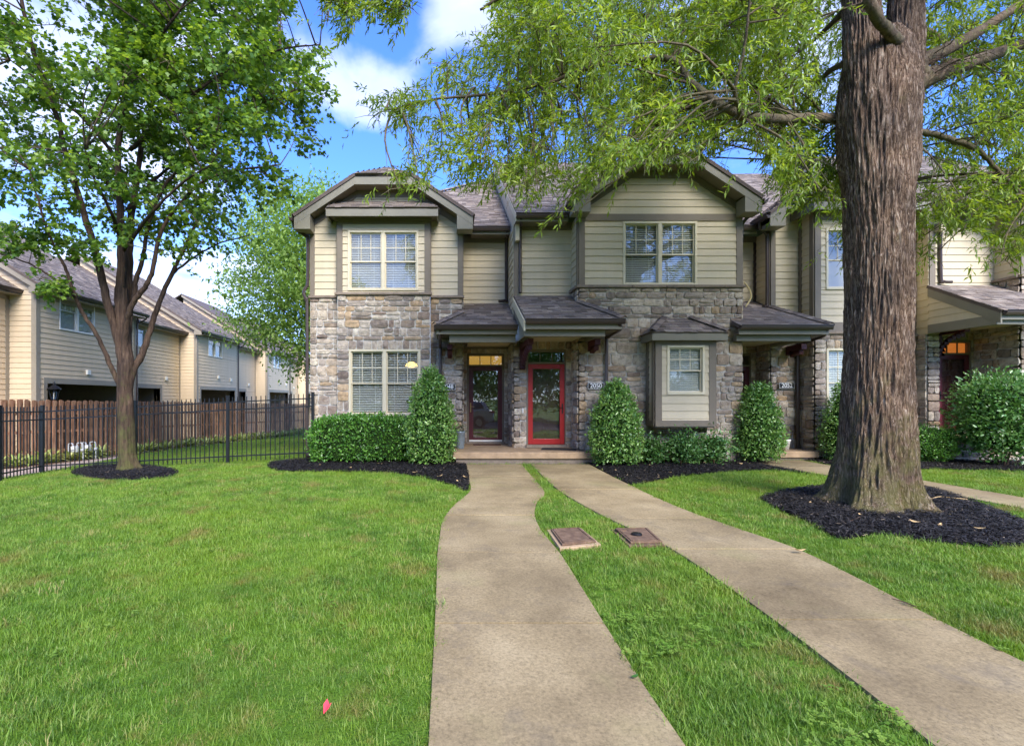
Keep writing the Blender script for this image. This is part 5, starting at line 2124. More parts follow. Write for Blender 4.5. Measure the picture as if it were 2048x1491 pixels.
def gas_meter(c, label, sc=1.0):
    o = root('gas_meter', c, label, 'gas meter', 'utility meters along the wooden fence')
    C = Vector(c)
    MB().box(C.x - .14 * sc, C.x + .14 * sc, C.y - .10 * sc, C.y + .08 * sc, C.z + .22 * sc, C.z + .52 * sc).build('meter_body', 'meter_grey', o, bevel=.05)
    MB().box(C.x - .10 * sc, C.x + .10 * sc, C.y - .135 * sc, C.y - .10 * sc, C.z + .36 * sc, C.z + .50 * sc).build('dial', 'white_plastic', o, bevel=.01)
    MB().tube(smooth_line([C + Vector((.10, 0, .5)) * sc, C + Vector((.10, 0, .62)) * sc, C + Vector((.28, 0, .64)) * sc, C + Vector((.34, 0, .5)) * sc, C + Vector((.34, 0, -.1)) * sc], 4), .024 * sc, 8).build('pipe', 'meter_grey', o)
    MB().tube(smooth_line([C + Vector((-.10, 0, .5)) * sc, C + Vector((-.10, 0, .60)) * sc, C + Vector((-.26, 0, .60)) * sc, C + Vector((-.28, 0, .45)) * sc, C + Vector((-.28, 0, -.1)) * sc], 4), .024 * sc, 8).build('pipe', 'meter_grey', o)
    MB().lathe(C + Vector((.34, -.02, .34)) * sc, [(0, .05), (.07 * sc, .04), (.08 * sc, 0), (.06 * sc, -.05), (0, -.06)], 14).build('regulator', 'meter_grey', o, smooth=True)


def gm(x, Y, dz=0.0):
    X = (x - CX) / F * Y
    return (X, Y, gzf(X, Y) + dz)


gas_meter(gm(150, 17.1, .1), 'grey gas meter with pipes in front of the wooden fence, left of the maple', .8)
gas_meter(gm(176, 17.6, .1), 'grey gas meter with pipes next to the maple trunk', .8)
gas_meter(gm(398, 25.6), 'small pale utility meter low on the wooden fence near the third iron post', .6)
gas_meter(gm(445, 28.5, .1), 'pale utility meter at the fence just left of the tall iron post', .6)


def lamp_post():
    X, Y = -13.9, 17.6
    z0 = gzf(X, Y)
    o = root('lamp_post', (X, Y, z0), 'black lantern lamp post standing before the dark garage opening', 'street lamp')
    MB().tube([(X, Y, z0), (X, Y, 1.45)], .038, 10).build('post', 'black_metal', o)
    MB().lathe((X, Y, z0), [(.09, 0), (.09, .12), (.05, .2), (.04, .25)], 14).build('post_base', 'black_metal', o)
    lan = MB()
    for k in range(4):
        a = math.pi / 4 + k * math.pi / 2
        c_, s_ = math.cos(a), math.sin(a)
        lan.tube([(X + .08 * c_, Y + .08 * s_, 1.50), (X + .16 * c_, Y + .16 * s_, 1.86)], .012, 6)
    lan.lathe((X, Y, 1.45), [(.04, 0), (.11, .03), (.115, .06), (0, .06)], 4)
    lan.lathe((X, Y, 1.86), [(.19, -.01), (.21, .0), (.21, .02), (.10, .12), (.05, .15), (.05, .19), (.025, .24), (0, .27)], 12)
    ln = lan.build('lantern', 'black_metal', o)
    MB().lathe((X, Y, 1.50), [(.072, .012), (.142, .35)], 4).build('lantern_glass', 'glass', o)
    MB().lathe((X, Y, 1.52), [(.02, 0), (.025, .14), (.012, .2), (0, .22)], 8).build('bulb', 'white_plastic', o)


lamp_post()


# ------------------------------------------------------------------ garage-side townhouses on the left
XPJ, XRC = -14.1, -15.02     # projecting and recessed wall planes
EAVE_Z = 5.30
RIDGE_X, SLOPE_G = -20.6, 0.62


def ivals_window(o, fr, y0, w, z0=4.15, h=1.52, twin=True, slats=True):
    return window(o, fr, y0, y0 + w, z0, z0 + h, twin=twin, frame='white_frame', blind=.98, tilt=.9, depth=1.2, lower_grid=False)


def garage_unit(kind, Y0, Y1, idx, label, win, joined, detail=True, garage=None, vents=()):
    X = XPJ if kind == 'P' else XRC
    zc = gzf(X, (Y0 + Y1) / 2) - .3
    o = root('townhouse', (X, (Y0 + Y1) / 2, zc), label, 'house', 'garage-side townhouses in the left row')
    fr = RIGHTF(X)
    hz = (5.25 if kind == 'P' else 5.2)
    zg = 2.07
    ops = []
    wz = 4.03
    if win:
        ops.append((win[0], win[0] + win[1], wz - .02, wz + 1.5))
    if garage:
        ops.append((garage[0], garage[1], -1.2, zg))
    siding(o, fr, Y0, Y1, zc, hz, ops, mat='siding_garage', joined=joined)
    if win:
        window(o, fr, win[0], win[0] + win[1], wz, wz + 1.5, twin=win[1] > 1.2, frame='white_frame', blind=.98, tilt=.85, depth=1.0)
    if garage:
        g0, g1 = garage
        fb('garage_head', 'garage_trim', o, fr, g0 - .16, g1 + .16, 0, .035, zg, zg + .2)
        fb('garage_jamb', 'garage_trim', o, fr, g0 - .16, g0, -.3, .033, zc, zg)
        fb('garage_jamb', 'garage_trim', o, fr, g1, g1 + .16, -.3, .033, zc, zg)
        mb = MB()
        D = -5.0
        A = [fr.p(g0, zc, -.17), fr.p(g1, zc, -.17), fr.p(g1, zg + .3, -.17), fr.p(g0, zg + .3, -.17)]
        Bq = [fr.p(g0, zc, D), fr.p(g1, zc, D), fr.p(g1, zg + .3, D), fr.p(g0, zg + .3, D)]
        mb.add(A + Bq, [(4, 5, 6, 7), (0, 1, 5, 4), (1, 2, 6, 5), (2, 3, 7, 6), (3, 0, 4, 7)])
        cp = mb.build('carport', 'garage_inside', o)
        fb('inner_door', 'maroon', cp, fr, g1 - 1.7, g1 - .7, D, D + .06, zc, 1.55)
        fb('inner_post', 'garage_trim', cp, fr, g0 + 1.5, g0 + 1.7, -2.6, -2.4, zc, zg + .25)
    for (vy, vz) in vents:
        v = fb('vent_hood', 'white_frame', o, fr, vy - .1, vy + .1, .02, .10, vz - .09, vz + .09, bevel=.02)
    # front return facing the street (near end of the projecting block)
    if kind == 'P':
        nf = FRONT(Y0)
        siding(o, nf, XRC, XPJ, zc, hz + .35, mat='siding_garage', joined=joined, name='end_siding')
        fb('corner_trim', 'garage_trim', o, nf, XPJ - .14, XPJ, 0, .03, zc, hz + .1)
        fb('corner_trim', 'garage_trim', o, fr, Y0 - .03, Y0 + .14, 0, .03, zc, hz)
        fb('corner_trim', 'garage_trim', o, fr, Y1 - .13, Y1, 0, .03, zc, hz)
        # gable end above the lower roof
        xr, zr = RIDGE_X, EAVE_Z + (XPJ + .42 - RIDGE_X) * SLOPE_G
        MB().prism([(XRC, Y0 + .02, hz + .3), (XPJ, Y0 + .02, EAVE_Z + .1), (xr, Y0 + .02, zr - .2), (xr, Y0 + .02, hz)], (0, .1, 0)).build('gable_wall', 'siding_garage', o)
        bb = MB()
        for k in range(24):
            z = hz + .3 + k * .178
            xa = XPJ + .42 - (z - EAVE_Z + .25) / SLOPE_G
            if z + .178 < zr - .2 and xa - .3 > xr:
                board(bb, nf, (xr, xa, xr, xa - .178 / SLOPE_G, z, z + .178))
        bb.build('boards', 'siding_garage', o, kind='stuff')
        MB().prism([(XPJ + .42, Y0 - .3, EAVE_Z), (xr, Y0 - .3, zr), (xr, Y0 - .3, zr - .2), (XPJ + .42, Y0 - .3, EAVE_Z - .22)], (0, .05, 0)).build('rake_board', 'garage_trim', o)
        MB().prism([(XPJ + .42, Y0 - .30, EAVE_Z - .221), (XPJ, Y0 - .30, EAVE_Z - .221), (XPJ, Y0 - .3, EAVE_Z + .0), (XPJ + .1, Y0 - .3, EAVE_Z - .02)], (0, .3, 0)).build('eave_box', 'garage_trim', o)
    else:
        fb('corner_trim', 'garage_trim', o, fr, Y1 - .16, Y1, 0, .03, zc, hz)
    ex = X + .42
    ez = EAVE_Z + .05 if kind == 'P' else EAVE_Z - .05
    zr = ez + (ex - RIDGE_X) * SLOPE_G
    ya = Y0 - .32 if kind == 'P' else Y0 - .02
    yb = Y1 + .25 if kind == 'P' else Y1
    roof_plane(o, [(ex, ya, ez), (ex, yb, ez), (RIDGE_X, yb, zr), (RIDGE_X, ya, zr)], (ex, ya, ez), (ex, yb, ez), seed=500 + idx, shingle=idx < 5, mat='roof_deck', expo=.16)
    roof_plane(o, [(RIDGE_X, ya, zr), (RIDGE_X, yb, zr), (RIDGE_X - 6, yb, zr - 6 * SLOPE_G), (RIDGE_X - 6, ya, zr - 6 * SLOPE_G)], (RIDGE_X - 6, ya, zr - 6 * SLOPE_G), (RIDGE_X - 6, yb, zr - 6 * SLOPE_G), shingle=False, name='rear_roof')
    gutter(o, (ex - .02, yb, ez - .03), (ex - .02, ya + (.02 if kind == 'P' else 0), ez - .03), (1, 0, 0))
    MB().box(X, ex - .02, ya + (.33 if kind == 'P' else 0), yb - .02, ez - .20, ez - .17).build('soffit', 'garage_trim', o)
    MB().box(X, X + .03, Y0 + .001, Y1 - .001, ez - .36, ez - .201).build('frieze', 'garage_trim', o)
    if kind == 'P':
        downspout(o, [(ex + .03, Y1 + .15, ez - .13), (ex - .05, Y1 + .12, ez - .25), (X + .12, Y1 + .1, ez - .42), (X + .05, Y1 + .06, ez - .55), (X + .05, Y1 + .06, zc + .5)], r=.035)
    if idx % 2 == 0 and idx > 1:
        MB().tube([(RIDGE_X + .6, Y0 + 2, zr - .5), (RIDGE_X + .6, Y0 + 2, zr + .45)], .06, 8).build('vent_pipe', 'meter_grey', o)


PER = 10.86
YP = [17.07 + i * PER for i in range(5)]
garage_unit('R', YP[0] - 5.5, YP[0], 0, 'garage-side townhouse cut off by the left picture edge', (12.2, 1.8), False)
lab_p = ['nearest projecting garage townhouse with a twin window above the open garage behind the maple', 'second projecting garage townhouse along the left row, twin window above a dark garage',
         'third projecting garage townhouse along the left row', 'farthest projecting garage townhouse beside the stone house corner', 'last garage townhouse hidden behind the stone house']
lab_r = ['recessed garage townhouse between the nearest and second projecting ones', 'recessed garage townhouse between the second and third projecting ones', 'small recessed garage townhouse beyond the third projecting one', 'far recessed garage townhouse at the end of the row']
for i in range(4):
    y = YP[i]
    garage_unit('P', y, y + 5.4, 1 + 2 * i, lab_p[i], (y + 1.0 if i == 0 else y + 1.3, 1.8), i > 0, garage=(y + .45, y + 4.95), vents=[(y + 2.55, 2.85), (y + 4.3, 2.75)] if i else [(y + 2.4, 2.55)])
    garage_unit('R', y + 5.4, y + PER, 2 + 2 * i, lab_r[i], (y + 5.9, 1.8 if i == 0 else 1.1), i > 0, garage=(y + 5.6, y + 8.9), vents=[(y + 6.8, 2.75), (y + 9.4, 2.6)])


# ------------------------------------------------------------------ vegetation
def leaf_arrays(pos, dr, nrm, L, W, kind='oak'):
    """numpy leaf polygons. pos,dr,nrm (n,3); L,W (n,)"""
    dr = dr / np.linalg.norm(dr, axis=1, keepdims=True)
    sd = np.cross(dr, nrm)
    sd /= np.linalg.norm(sd, axis=1, keepdims=True) + 1e-9
    up = np.cross(sd, dr)
    n = len(pos)
    L = L[:, None]
    W = W[:, None]
    if kind == 'oak':
        prof = [(0, 0, 0), (.45, -.5, .04), (1, 0, -.06), (.45, .5, .04)]
        faces = [[(0, 1, 2), (0, 2, 3)]]
    elif kind == 'maple':
        prof = [(0, 0, 0), (.12, -.42, .03), (.34, -.34, 0), (.52, -.62, -.03), (.62, -.26, 0), (1.0, 0, -.06), (.62, .26, 0), (.52, .62, -.03), (.34, .34, 0), (.12, .42, .03)]
        faces = [[(0, 1, 2), (0, 2, 4), (2, 3, 4), (0, 4, 6), (4, 5, 6), (0, 6, 8), (6, 7, 8), (0, 8, 9)]]
    else:  # broad oval
        prof = [(0, 0, 0), (.3, -.42, .05), (.72, -.36, .04), (1, 0, -.05), (.72, .36, .04), (.3, .42, .05)]
        faces = [[(0, 1, 2, 3), (0, 3, 4, 5)]]
    V = np.stack([pos + dr * L * a + sd * W * b + up * L * c for a, b, c in prof], 1).reshape(-1, 3)
    k = len(prof)
    base = (np.arange(n) * k)[:, None]
    Fl = [np.concatenate([base + np.array([f]) for f in faces[0]], 1).reshape(-1, len(faces[0][0]))]
    return V, Fl[0], len(faces[0])


def unit(v):
    return v / (np.linalg.norm(v, axis=-1, keepdims=True) + 1e-9)


def crown_object(name, mat, V, Fc, rnd, per, parent):
    r_ = np.repeat(rnd, per)
    return np_object(name, V, [Fc], [mat], [r_], parent=parent, kind='stuff')


def px_of(P_):
    return np.stack([CX + F * P_[:, 0] / P_[:, 1], CY - F * (P_[:, 2] - EYE) / P_[:, 1]], 1)


def trunk_loft(rings, seg, amp, fu, fz, seed, lobes=None):
    """detailed trunk: rings of (center, radius_x, radius_y); bark ridges raised in the surface"""
    V = []
    nr = len(rings)
    s_len = 0
    prev = None
    for i, (c, r_) in enumerate(rings):
        c = Vector(c)
        if prev is not None:
            s_len += (c - prev).length
        prev = c
        for k in range(seg):
            a = 2 * math.pi * k / seg
            ca, sa = math.cos(a), math.sin(a)
            warp = noise.noise((ca * 1.7 + seed, sa * 1.7, s_len * .9)) * .35
            h1 = noise.noise((ca * fu + seed, sa * fu, s_len * fz + warp))
            h2 = noise.noise((ca * fu * 2.3 + seed, sa * fu * 2.3 + 9, s_len * fz * 1.9))
            ridge = (1 - abs(h1) * 2.2) * .65 + (1 - abs(h2) * 2) * .35
            rr = r_
            if lobes:
                rr = r_ * lobes(a, c.z)
            rr += amp * (ridge - .5) + .02 * noise.noise((ca * 2 + seed, sa * 2, s_len * 1.5))
            V.append((c.x + ca * rr, c.y + sa * rr, c.z))
    Fq = []
    for i in range(nr - 1):
        for k in range(seg):
            k2 = (k + 1) % seg
            Fq.append((i * seg + k, i * seg + k2, (i + 1) * seg + k2, (i + 1) * seg + k))
    return V, Fq


def lerp_table(tab, z):
    for a, b in zip(tab[:-1], tab[1:]):
        if a[0] <= z <= b[0]:
            k = (z - a[0]) / (b[0] - a[0])
            return [x + (y - x) * k for x, y in zip(a[1:], b[1:])]
    return list(tab[-1][1:]) if z > tab[-1][0] else list(tab[0][1:])


def curve_tube(mb, pts, r0, r1, seg=8, n=5, wob=0.0, rs=random, flare=0.0):
    pts = smooth_line(pts, n)
    if wob:
        pts = [p + Vector((rs.uniform(-wob, wob), rs.uniform(-wob, wob), rs.uniform(-wob, wob))) if 0 < i < len(pts) - 1 else p for i, p in enumerate(pts)]
    m = len(pts) - 1
    mb.tube(pts, [(r0 + (r1 - r0) * i / m) * (1 + flare * math.exp(-(pts[i] - pts[0]).length / (2.2 * r0))) * (1 + (.10 * noise.noise(pts[i] * 5) if wob else 0)) for i in range(m + 1)], seg)
    return pts


def grow_crown(clumps, limbs, rs, twig_n, twig_len, droop, out_from, branch_mb, twig_mb, sub=5, br=0.022):
    """branches from the nearest limb point to every clump, sub-branches inside it,
    returns twig start points and directions (numpy)"""
    limb_pts = [p for l in limbs for p in l]
    LP = np.array([[p.x, p.y, p.z] for p in limb_pts])
    T0, TD, TL = [], [], []
    for (c, rad) in clumps:
        cv = Vector(c)
        d = np.linalg.norm(LP - np.array(c), axis=1) + 0.6 * np.maximum(0, LP[:, 2] - c[2])
        j = int(np.argmin(d))
        a = limb_pts[j]
        L = (cv - a).length
        if L > .15:
            mid = a.lerp(cv, .5) + Vector((rs.uniform(-.1, .1), rs.uniform(-.1, .1), rs.uniform(.02, .16))) * L
            r0 = min(br, .006 + .009 * L)
            pts = curve_tube(branch_mb, [a, mid, cv], r0, .006, 5, 4)
        else:
            pts = [a, cv]
        tips = []
        for k in range(sub):
            v = Vector(unit(np.array([rs.gauss(0, 1), rs.gauss(0, 1), rs.gauss(0, .7)])))
            e = cv + Vector((v.x * rad[0], v.y * rad[1], v.z * rad[2])) * rs.uniform(.5, .95)
            st = pts[rs.randint(len(pts) // 2, len(pts) - 1)]
            mm = st.lerp(e, .5) + Vector((0, 0, rs.uniform(0, .12)))
            twig_mb.tube([st, mm, e], [.006, .004, .0022], 3, cap=False)
            tips.append((st, mm, e))
        for k in range(twig_n):
            st, mm, e = rs.choice(tips)
            t = rs.random()
            p = st.lerp(mm, t * 2) if t < .5 else mm.lerp(e, t * 2 - 1)
            jit = Vector((rs.gauss(0, rad[0] * .32), rs.gauss(0, rad[1] * .32), rs.gauss(0, rad[2] * .32)))
            p = p + jit
            dv = (p - cv)
            dv = (dv.normalized() if dv.length > .01 else Vector((0, 0, 0))) * .7 + (p - Vector(out_from)).normalized() * .6 + Vector((rs.gauss(0, .5), rs.gauss(0, .5), rs.gauss(0, .4) - droop))
            T0.append(p)
            TD.append(dv.normalized())
            TL.append(twig_len * rs.uniform(.6, 1.3))
    return np.array([list(p) for p in T0]), np.array([list(p) for p in TD]), np.array(TL)


def oak():
    rs = random.Random(3)
    bx_, by_ = 6.03, 7.05
    o = root('oak_tree', (bx_, by_, 0), 'large oak with thick furrowed trunk and narrow drooping leaves on the right', 'tree')
    # trunk: z, centre x, centre y, radius
    tab = [(-0.15, 6.06, 7.05, .98), (0.02, 6.05, 7.05, .86), (0.12, 6.045, 7.05, .74), (0.28, 6.03, 7.05, .655), (0.55, 6.02, 7.05, .60), (0.9, 6.03, 7.05, .555), (1.5, 6.04, 7.05, .515), (2.1, 6.045, 7.05, .495), (2.6, 6.05, 7.05, .485),
           (3.2, 6.055, 7.05, .485), (3.45, 6.055, 7.05, .49), (4.0, 6.05, 7.05, .475), (4.6, 6.05, 7.05, .50), (5.2, 6.05, 7.05, .54), (5.7, 6.05, 7.05, .56), (6.1, 6.06, 7.05, .52), (6.5, 6.06, 7.05, .40), (6.7, 6.06, 7.05, .25)]
    zs = np.concatenate([np.linspace(-.15, .6, 36), np.linspace(.6, 6.7, 190)[1:]])

    def lobes(a, z):
        k = max(0.0, min(1.0, (0.75 - z) / 0.8))
        r_ = 1 + k * (0.20 * math.sin(a * 5 + .8) + .13 * math.sin(a * 3 + 2.1) + .08 * math.sin(a * 9)) + .12 * k * (math.cos(a - math.pi) > .3)
        u = max(0.0, min(1.0, (z - 3.6) / 2.0))
        # two fused stems higher up: wider across, with a crease front and back
        r_ *= 1 + u * (.16 * abs(math.cos(a)) - .22 * abs(math.sin(a)) ** 6 - .02)
        r_ += .10 * math.exp(-((z - 3.05) / .16) ** 2) * math.exp(-((math.atan2(math.sin(a + .25), math.cos(a + .25))) / .35) ** 2)
        r_ += .08 * math.exp(-((z - 4.82) / .25) ** 2) * math.exp(-((math.atan2(math.sin(a + .45), math.cos(a + .45))) / .30) ** 2)
        r_ += .05 * math.exp(-((z - 3.3) / .12) ** 2) * math.exp(-((math.atan2(math.sin(a - math.pi), math.cos(a - math.pi))) / .3) ** 2)
        r_ += .07 * math.exp(-((z - 4.5) / .2) ** 2) * math.exp(-((math.atan2(math.sin(a + 1.95), math.cos(a + 1.95))) / .25) ** 2)
        return r_
    rings = []
    for z in zs:
        cx, cy, r_ = lerp_table(tab, z)
        rings.append(((cx, cy, float(z)), r_ * .765))
    V, Fq = trunk_loft(rings, 330, .046, 10.0, 1.9, 4.2, lobes)
    # the two leaders
    for pts, r0, r1, sd in (([Vector((5.88, 7.0, 4.3)), Vector((5.86, 7.0, 5.2)), Vector((5.80, 7.0, 6.2)), Vector((5.80, 7.05, 7.2)), Vector((5.72, 7.2, 9.0)), Vector((5.4, 7.4, 11.5))], .262, .16, 7.7),
                            ([Vector((6.28, 7.1, 4.6)), Vector((6.36, 7.1, 5.4)), Vector((6.47, 7.1, 6.4)), Vector((6.53, 7.15, 7.2)), Vector((6.7, 7.3, 9.0)), Vector((7.1, 7.5, 11.5))], .25, .14, 2.3)):
        line = smooth_line(pts, 26)
        m = len(line) - 1
        rg = [((p.x, p.y, p.z), (r0 + (r1 - r0) * i / m) * min(1.0, .35 + .65 * max(0.0, (p.z - line[0].z)) / .9)) for i, p in enumerate(line)]
        v2, f2 = trunk_loft(rg, 190, .040, 7.5, 1.9, sd)
        b = len(V)
        V += v2
        Fq += [tuple(i + b for i in q) for q in f2]
    np_object('trunk', np.array(V), [np.array(Fq)], ['oak_bark'], [np.full(len(Fq), .5)], parent=o, smooth=True)
    # main limbs, read from the photograph with depth
    limbs_px = [
        ([(1735, 244, 7.30), (1690, 240, 7.34), (1640, 236, 7.2), (1560, 238, 6.9), (1490, 233, 6.65), (1440, 208, 6.5), (1385, 168, 6.55), (1350, 122, 6.6), (1290, 118, 6.8), (1200, 130, 7.0), (1080, 170, 7.2), (960, 190, 7.4), (860, 200, 7.5), (770, 222, 7.6)], .076, .010),
        ([(1485, 236, 6.5), (1470, 180, 6.2), (1490, 90, 6.0), (1500, -20, 5.8)], .03, .012),
        ([(1800, 180, 7.15), (1850, 158, 7.2), (1900, 138, 7.3), (1980, 112, 7.4), (2080, 80, 7.5), (2250, 40, 7.6)], .14, .05),
        ([(1800, 150, 7.25), (1850, 120, 7.35), (1900, 95, 7.5), (1970, 55, 7.7), (2070, -10, 7.9), (2200, -90, 8.1)], .11, .05),
        ([(1835, 150, 7.15), (1814, 112, 6.97), (1795, 84, 6.8), (1772, 58, 6.62), (1745, 20, 6.45), (1735, -40, 6.3), (1740, -150, 6.1)], .085, .05),
        ([(1790, 258, 7.1), (1850, 266, 7.3), (1900, 278, 7.4), (1955, 300, 7.5), (2000, 345, 7.55), (2060, 400, 7.6), (2140, 430, 7.7)], .05, .016),
        ([(1690, 20, 7.4), (1640, 70, 7.8), (1606, 100, 8.0)], .04, .018),
        ([(1700, -60, 6.9), (1560, -120, 6.6), (1400, -140, 6.5), (1220, -110, 6.5), (1060, -40, 6.6), (960, 20, 6.8)], .10, .015),
        ([(1720, -160, 7.0), (1500, -300, 6.8), (1200, -330, 6.8), (900, -230, 6.8), (760, -120, 6.7), (700, -20, 6.6)], .10, .012),
        ([(1690, -40, 7.3), (1560, -30, 8.0), (1400, 10, 8.6), (1260, 80, 9.0), (1150, 160, 9.2)], .08, .012),
        ([(1850, -80, 7.3), (2000, -160, 7.6), (2200, -200, 8.0)], .10, .03),
        ([(1790, 100, 7.5), (1850, 60, 8.3), (1930, 120, 9.0), (2020, 210, 9.6)], .06, .015),
        ([(1700, 120, 7.6), (1640, 160, 8.4), (1600, 240, 9.0), (1570, 320, 9.4)], .05, .012),
    ]
    lm = MB()
    limbs = []
    for pts, r0, r1 in limbs_px:
        lm = MB()
        limbs.append(curve_tube(lm, [P(*p) for p in pts], r0, r1, 12, 8, .008, rs, flare=.7))
        lm.build('limb', 'limb_bark', o, smooth=True)
    # limbs that carry the crown above the picture
    for k in range(7):
        a = k * .9
        p0 = Vector((6.2 + .5 * math.cos(a), 7.3, 8.5 + .3 * k))
        p2 = Vector((6.2 + 5.5 * math.cos(a), 7.3 + 4.2 * math.sin(a), 11.5 + rs.uniform(-1, 2)))
        lm = MB()
        limbs.append(curve_tube(lm, [p0, p0.lerp(p2, .5) + Vector((0, 0, .6)), p2], .09, .015, 8, 6))
        lm.build('limb', 'limb_bark', o, smooth=True)
    # dry stems caught in the right-hand fork
    nb = MB()
    for k in range(170):
        c = P(1885 + rs.gauss(0, 22), 138 + rs.gauss(0, 14), 7.15 + rs.gauss(0, .1))
        d = Vector((rs.gauss(0, 1), rs.gauss(0, .6), rs.gauss(0, .6))).normalized() * rs.uniform(.04, .16)
        nb.tube([c - d, c + Vector((0, 0, .01)), c + d], .003, 3, cap=False)
    nb.build('debris', 'twig', o, kind='stuff')
    # crown: clump centres inside the crown and inside the outline seen from the lawn
    outline = [(985, -20), (965, 60), (940, 100), (900, 120), (850, 165), (800, 190), (715, 212), (735, 262), (800, 262), (845, 262), (850, 300), (800, 352), (775, 372), (800, 392), (850, 378), (890, 352), (905, 372), (930, 398), (985, 372), (1030, 404), (1050, 428),
               (1090, 402), (1120, 392), (1148, 425), (1165, 405), (1200, 372), (1260, 340), (1330, 330), (1410, 345), (1425, 318), (1480, 282), (1520, 310), (1530, 352), (1570, 402), (1585, 432), (1650, 402), (1690, 520), (1700, 540), (1730, 470), (1830, 480), (1830, 560), (1850, 560), (1880, 470), (1960, 470), (2000, 520), (2120, 560), (2400, 500), (2400, -20)]
    hang = [(645, -30), (650, 60), (672, 120), (700, 70), (735, 40), (760, 60), (790, 90), (815, 60), (832, -30)]
    clumps = []
    C0 = np.array([6.0, 7.4, 8.0])
    tries = 0
    vis = up = 0
    while (vis < 380 or up < 85) and tries < 400000:
        tries += 1
        v = unit(np.array([rs.gauss(0, 1), rs.gauss(0, 1), rs.gauss(0, 1)])) * rs.random() ** .45
        c = C0 + v * np.array([8.2, 3.6, 5.6])
        if c[1] < 5.4:
            continue
        q = px_of(c[None])[0]
        if -60 < q[1] < 1491 and q[0] < 2250:
            if vis >= 380:
                continue
            e = np.array([q])
            if inpoly(e, outline)[0]:
                # thinner in the upper-right where the sky shows
                thin = .95 if q[0] > 1850 else (.9 if q[0] > 1480 else 1.0)
                if q[1] > 240 and q[0] > 1420 and q[0] < 1520 and rs.random() < .8:
                    continue
                # keep the trunk front mostly clear
                if 1650 < q[0] < 1885 and c[1] < 7.4 and q[1] > 20:
                    continue
                if 1650 < q[0] < 1885 and rs.random() < .5:
                    continue
                if q[0] > 1870 and c[1] < 6.4:
                    continue
                if rs.random() > thin:
                    continue
                clumps.append((tuple(c), (.42, .42, .34)))
                vis += 1
        elif q[1] <= -60:
            if up < 85:
                clumps.append((tuple(c), (.7, .7, .5)))
                up += 1
    # clumps strung along the low boughs so the fringe hangs in sprays
    for pxy in [(745, 235, 7.6), (790, 225, 7.5), (830, 215, 7.4), (880, 225, 7.3), (930, 300, 7.2), (880, 320, 7.1), (960, 340, 7.0), (1010, 365, 7.0), (840, 370, 6.6), (800, 376, 6.5), (1040, 405, 6.9), (1130, 400, 6.6), (1150, 425, 6.5), (1075, 380, 6.7), (1200, 355, 6.8), (1260, 320, 6.8), (1330, 318, 6.6), (1390, 322, 6.5), (1000, 250, 7.4), (1100, 280, 7.2), (1180, 290, 7.2), (1300, 270, 7.2), (1560, 400, 8.5), (1600, 420, 8.3), (1640, 380, 8.3), (1680, 500, 8.0), (1700, 520, 8.0), (1860, 520, 8.2), (1850, 470, 8.2), (1920, 450, 8.2), (1990, 430, 8.4), (2040, 480, 8.2), (1950, 400, 8.6), (2010, 520, 8.0), (1900, 380, 8.8),
                (1960, 350, 9.0), (2030, 330, 9.0), (1880, 300, 9.2), (1960, 240, 9.0), (2030, 180, 9.0), (1900, 230, 9.4), (1990, 150, 8.6), (1930, 30, 8.6)]:
        c = P(*pxy)
        clumps.append((tuple(c), (.40, .36, .24)))
    for k in range(9):
        q = None
        while q is None:
            q = (rs.uniform(645, 832), rs.uniform(-30, 115))
            if not inpoly(np.array([q]), hang)[0]:
                q = None
        clumps.append((tuple(P(q[0], q[1], 6.6 + rs.uniform(-.3, .3))), (.22, .25, .22)))
    bm_, tm = MB(), MB()
    T0, TD, TL = grow_crown(clumps, limbs, rs, 26, .27, .22, (6, 7.3, 8), bm_, tm, sub=6, br=.022)
    # drop twigs that fall outside the outline or across the trunk
    tip = T0 + TD * TL[:, None] * .7 - np.array([0, 0, .12])
    q = px_of(tip)
    grown = np.array(outline)
    inside = inpoly(q, outline) | inpoly(q, hang) | (q[:, 1] < -10) | (RNG.random(len(q)) < .10)
    front = (q[:, 0] > 1640) & (q[:, 0] < 1880) & (T0[:, 1] < 7.5) & (q[:, 1] > 0)
    # boughs that stand clear of the leaves
    clear = np.zeros(len(q), dtype=bool)
    for li, n_ in ((0, 7), (2, 4), (3, 4), (5, 5)):
        lp_ = np.array([(x, y) for x, y, _ in limbs_px[li][0][:n_]])
        yy_ = np.mean([p_[2] for p_ in limbs_px[li][0][:n_]])
        for a_, b_ in zip(lp_[:-1], lp_[1:]):
            ab = b_ - a_
            for qq in (q, px_of(T0)):
                k_ = np.clip(((qq - a_) @ ab) / (ab @ ab), 0, 1)
                clear |= (np.hypot(*(qq - (a_ + k_[:, None] * ab)).T) < 30) & (T0[:, 1] < yy_ + .35)
    keep = inside & ~(front & (RNG.random(len(q)) > .02)) & ~(clear & (RNG.random(len(q)) > .12))
    T0, TD, TL = T0[keep], TD[keep], TL[keep]
    nT, nL = len(T0), 13
    t = np.linspace(.08, 1.0, nL)[None, :, None]
    g = np.array([0, 0, -1.0])
    pos = T0[:, None, :] + TD[:, None, :] * TL[:, None, None] * t + g * (t ** 2) * TL[:, None, None] * .28
    tan = unit(TD[:, None, :] + g * 2 * t * .28)
    pos = pos.reshape(-1, 3) + RNG.normal(0, .012, (nT * nL, 3))
    tan = tan.reshape(-1, 3)
    dr = unit(tan * .75 + RNG.normal(0, .62, pos.shape) + g * .25)
    nr = unit(RNG.normal(0, .6, pos.shape) + np.array([0, 0, 1.0]))
    L = RNG.uniform(.075, .125, len(pos))
    W = L * RNG.uniform(.20, .27, len(pos))
    V, Fc, per = leaf_arrays(pos, dr, nr, L, W, 'oak')
    tr = np.repeat(RNG.random(nT), nL)
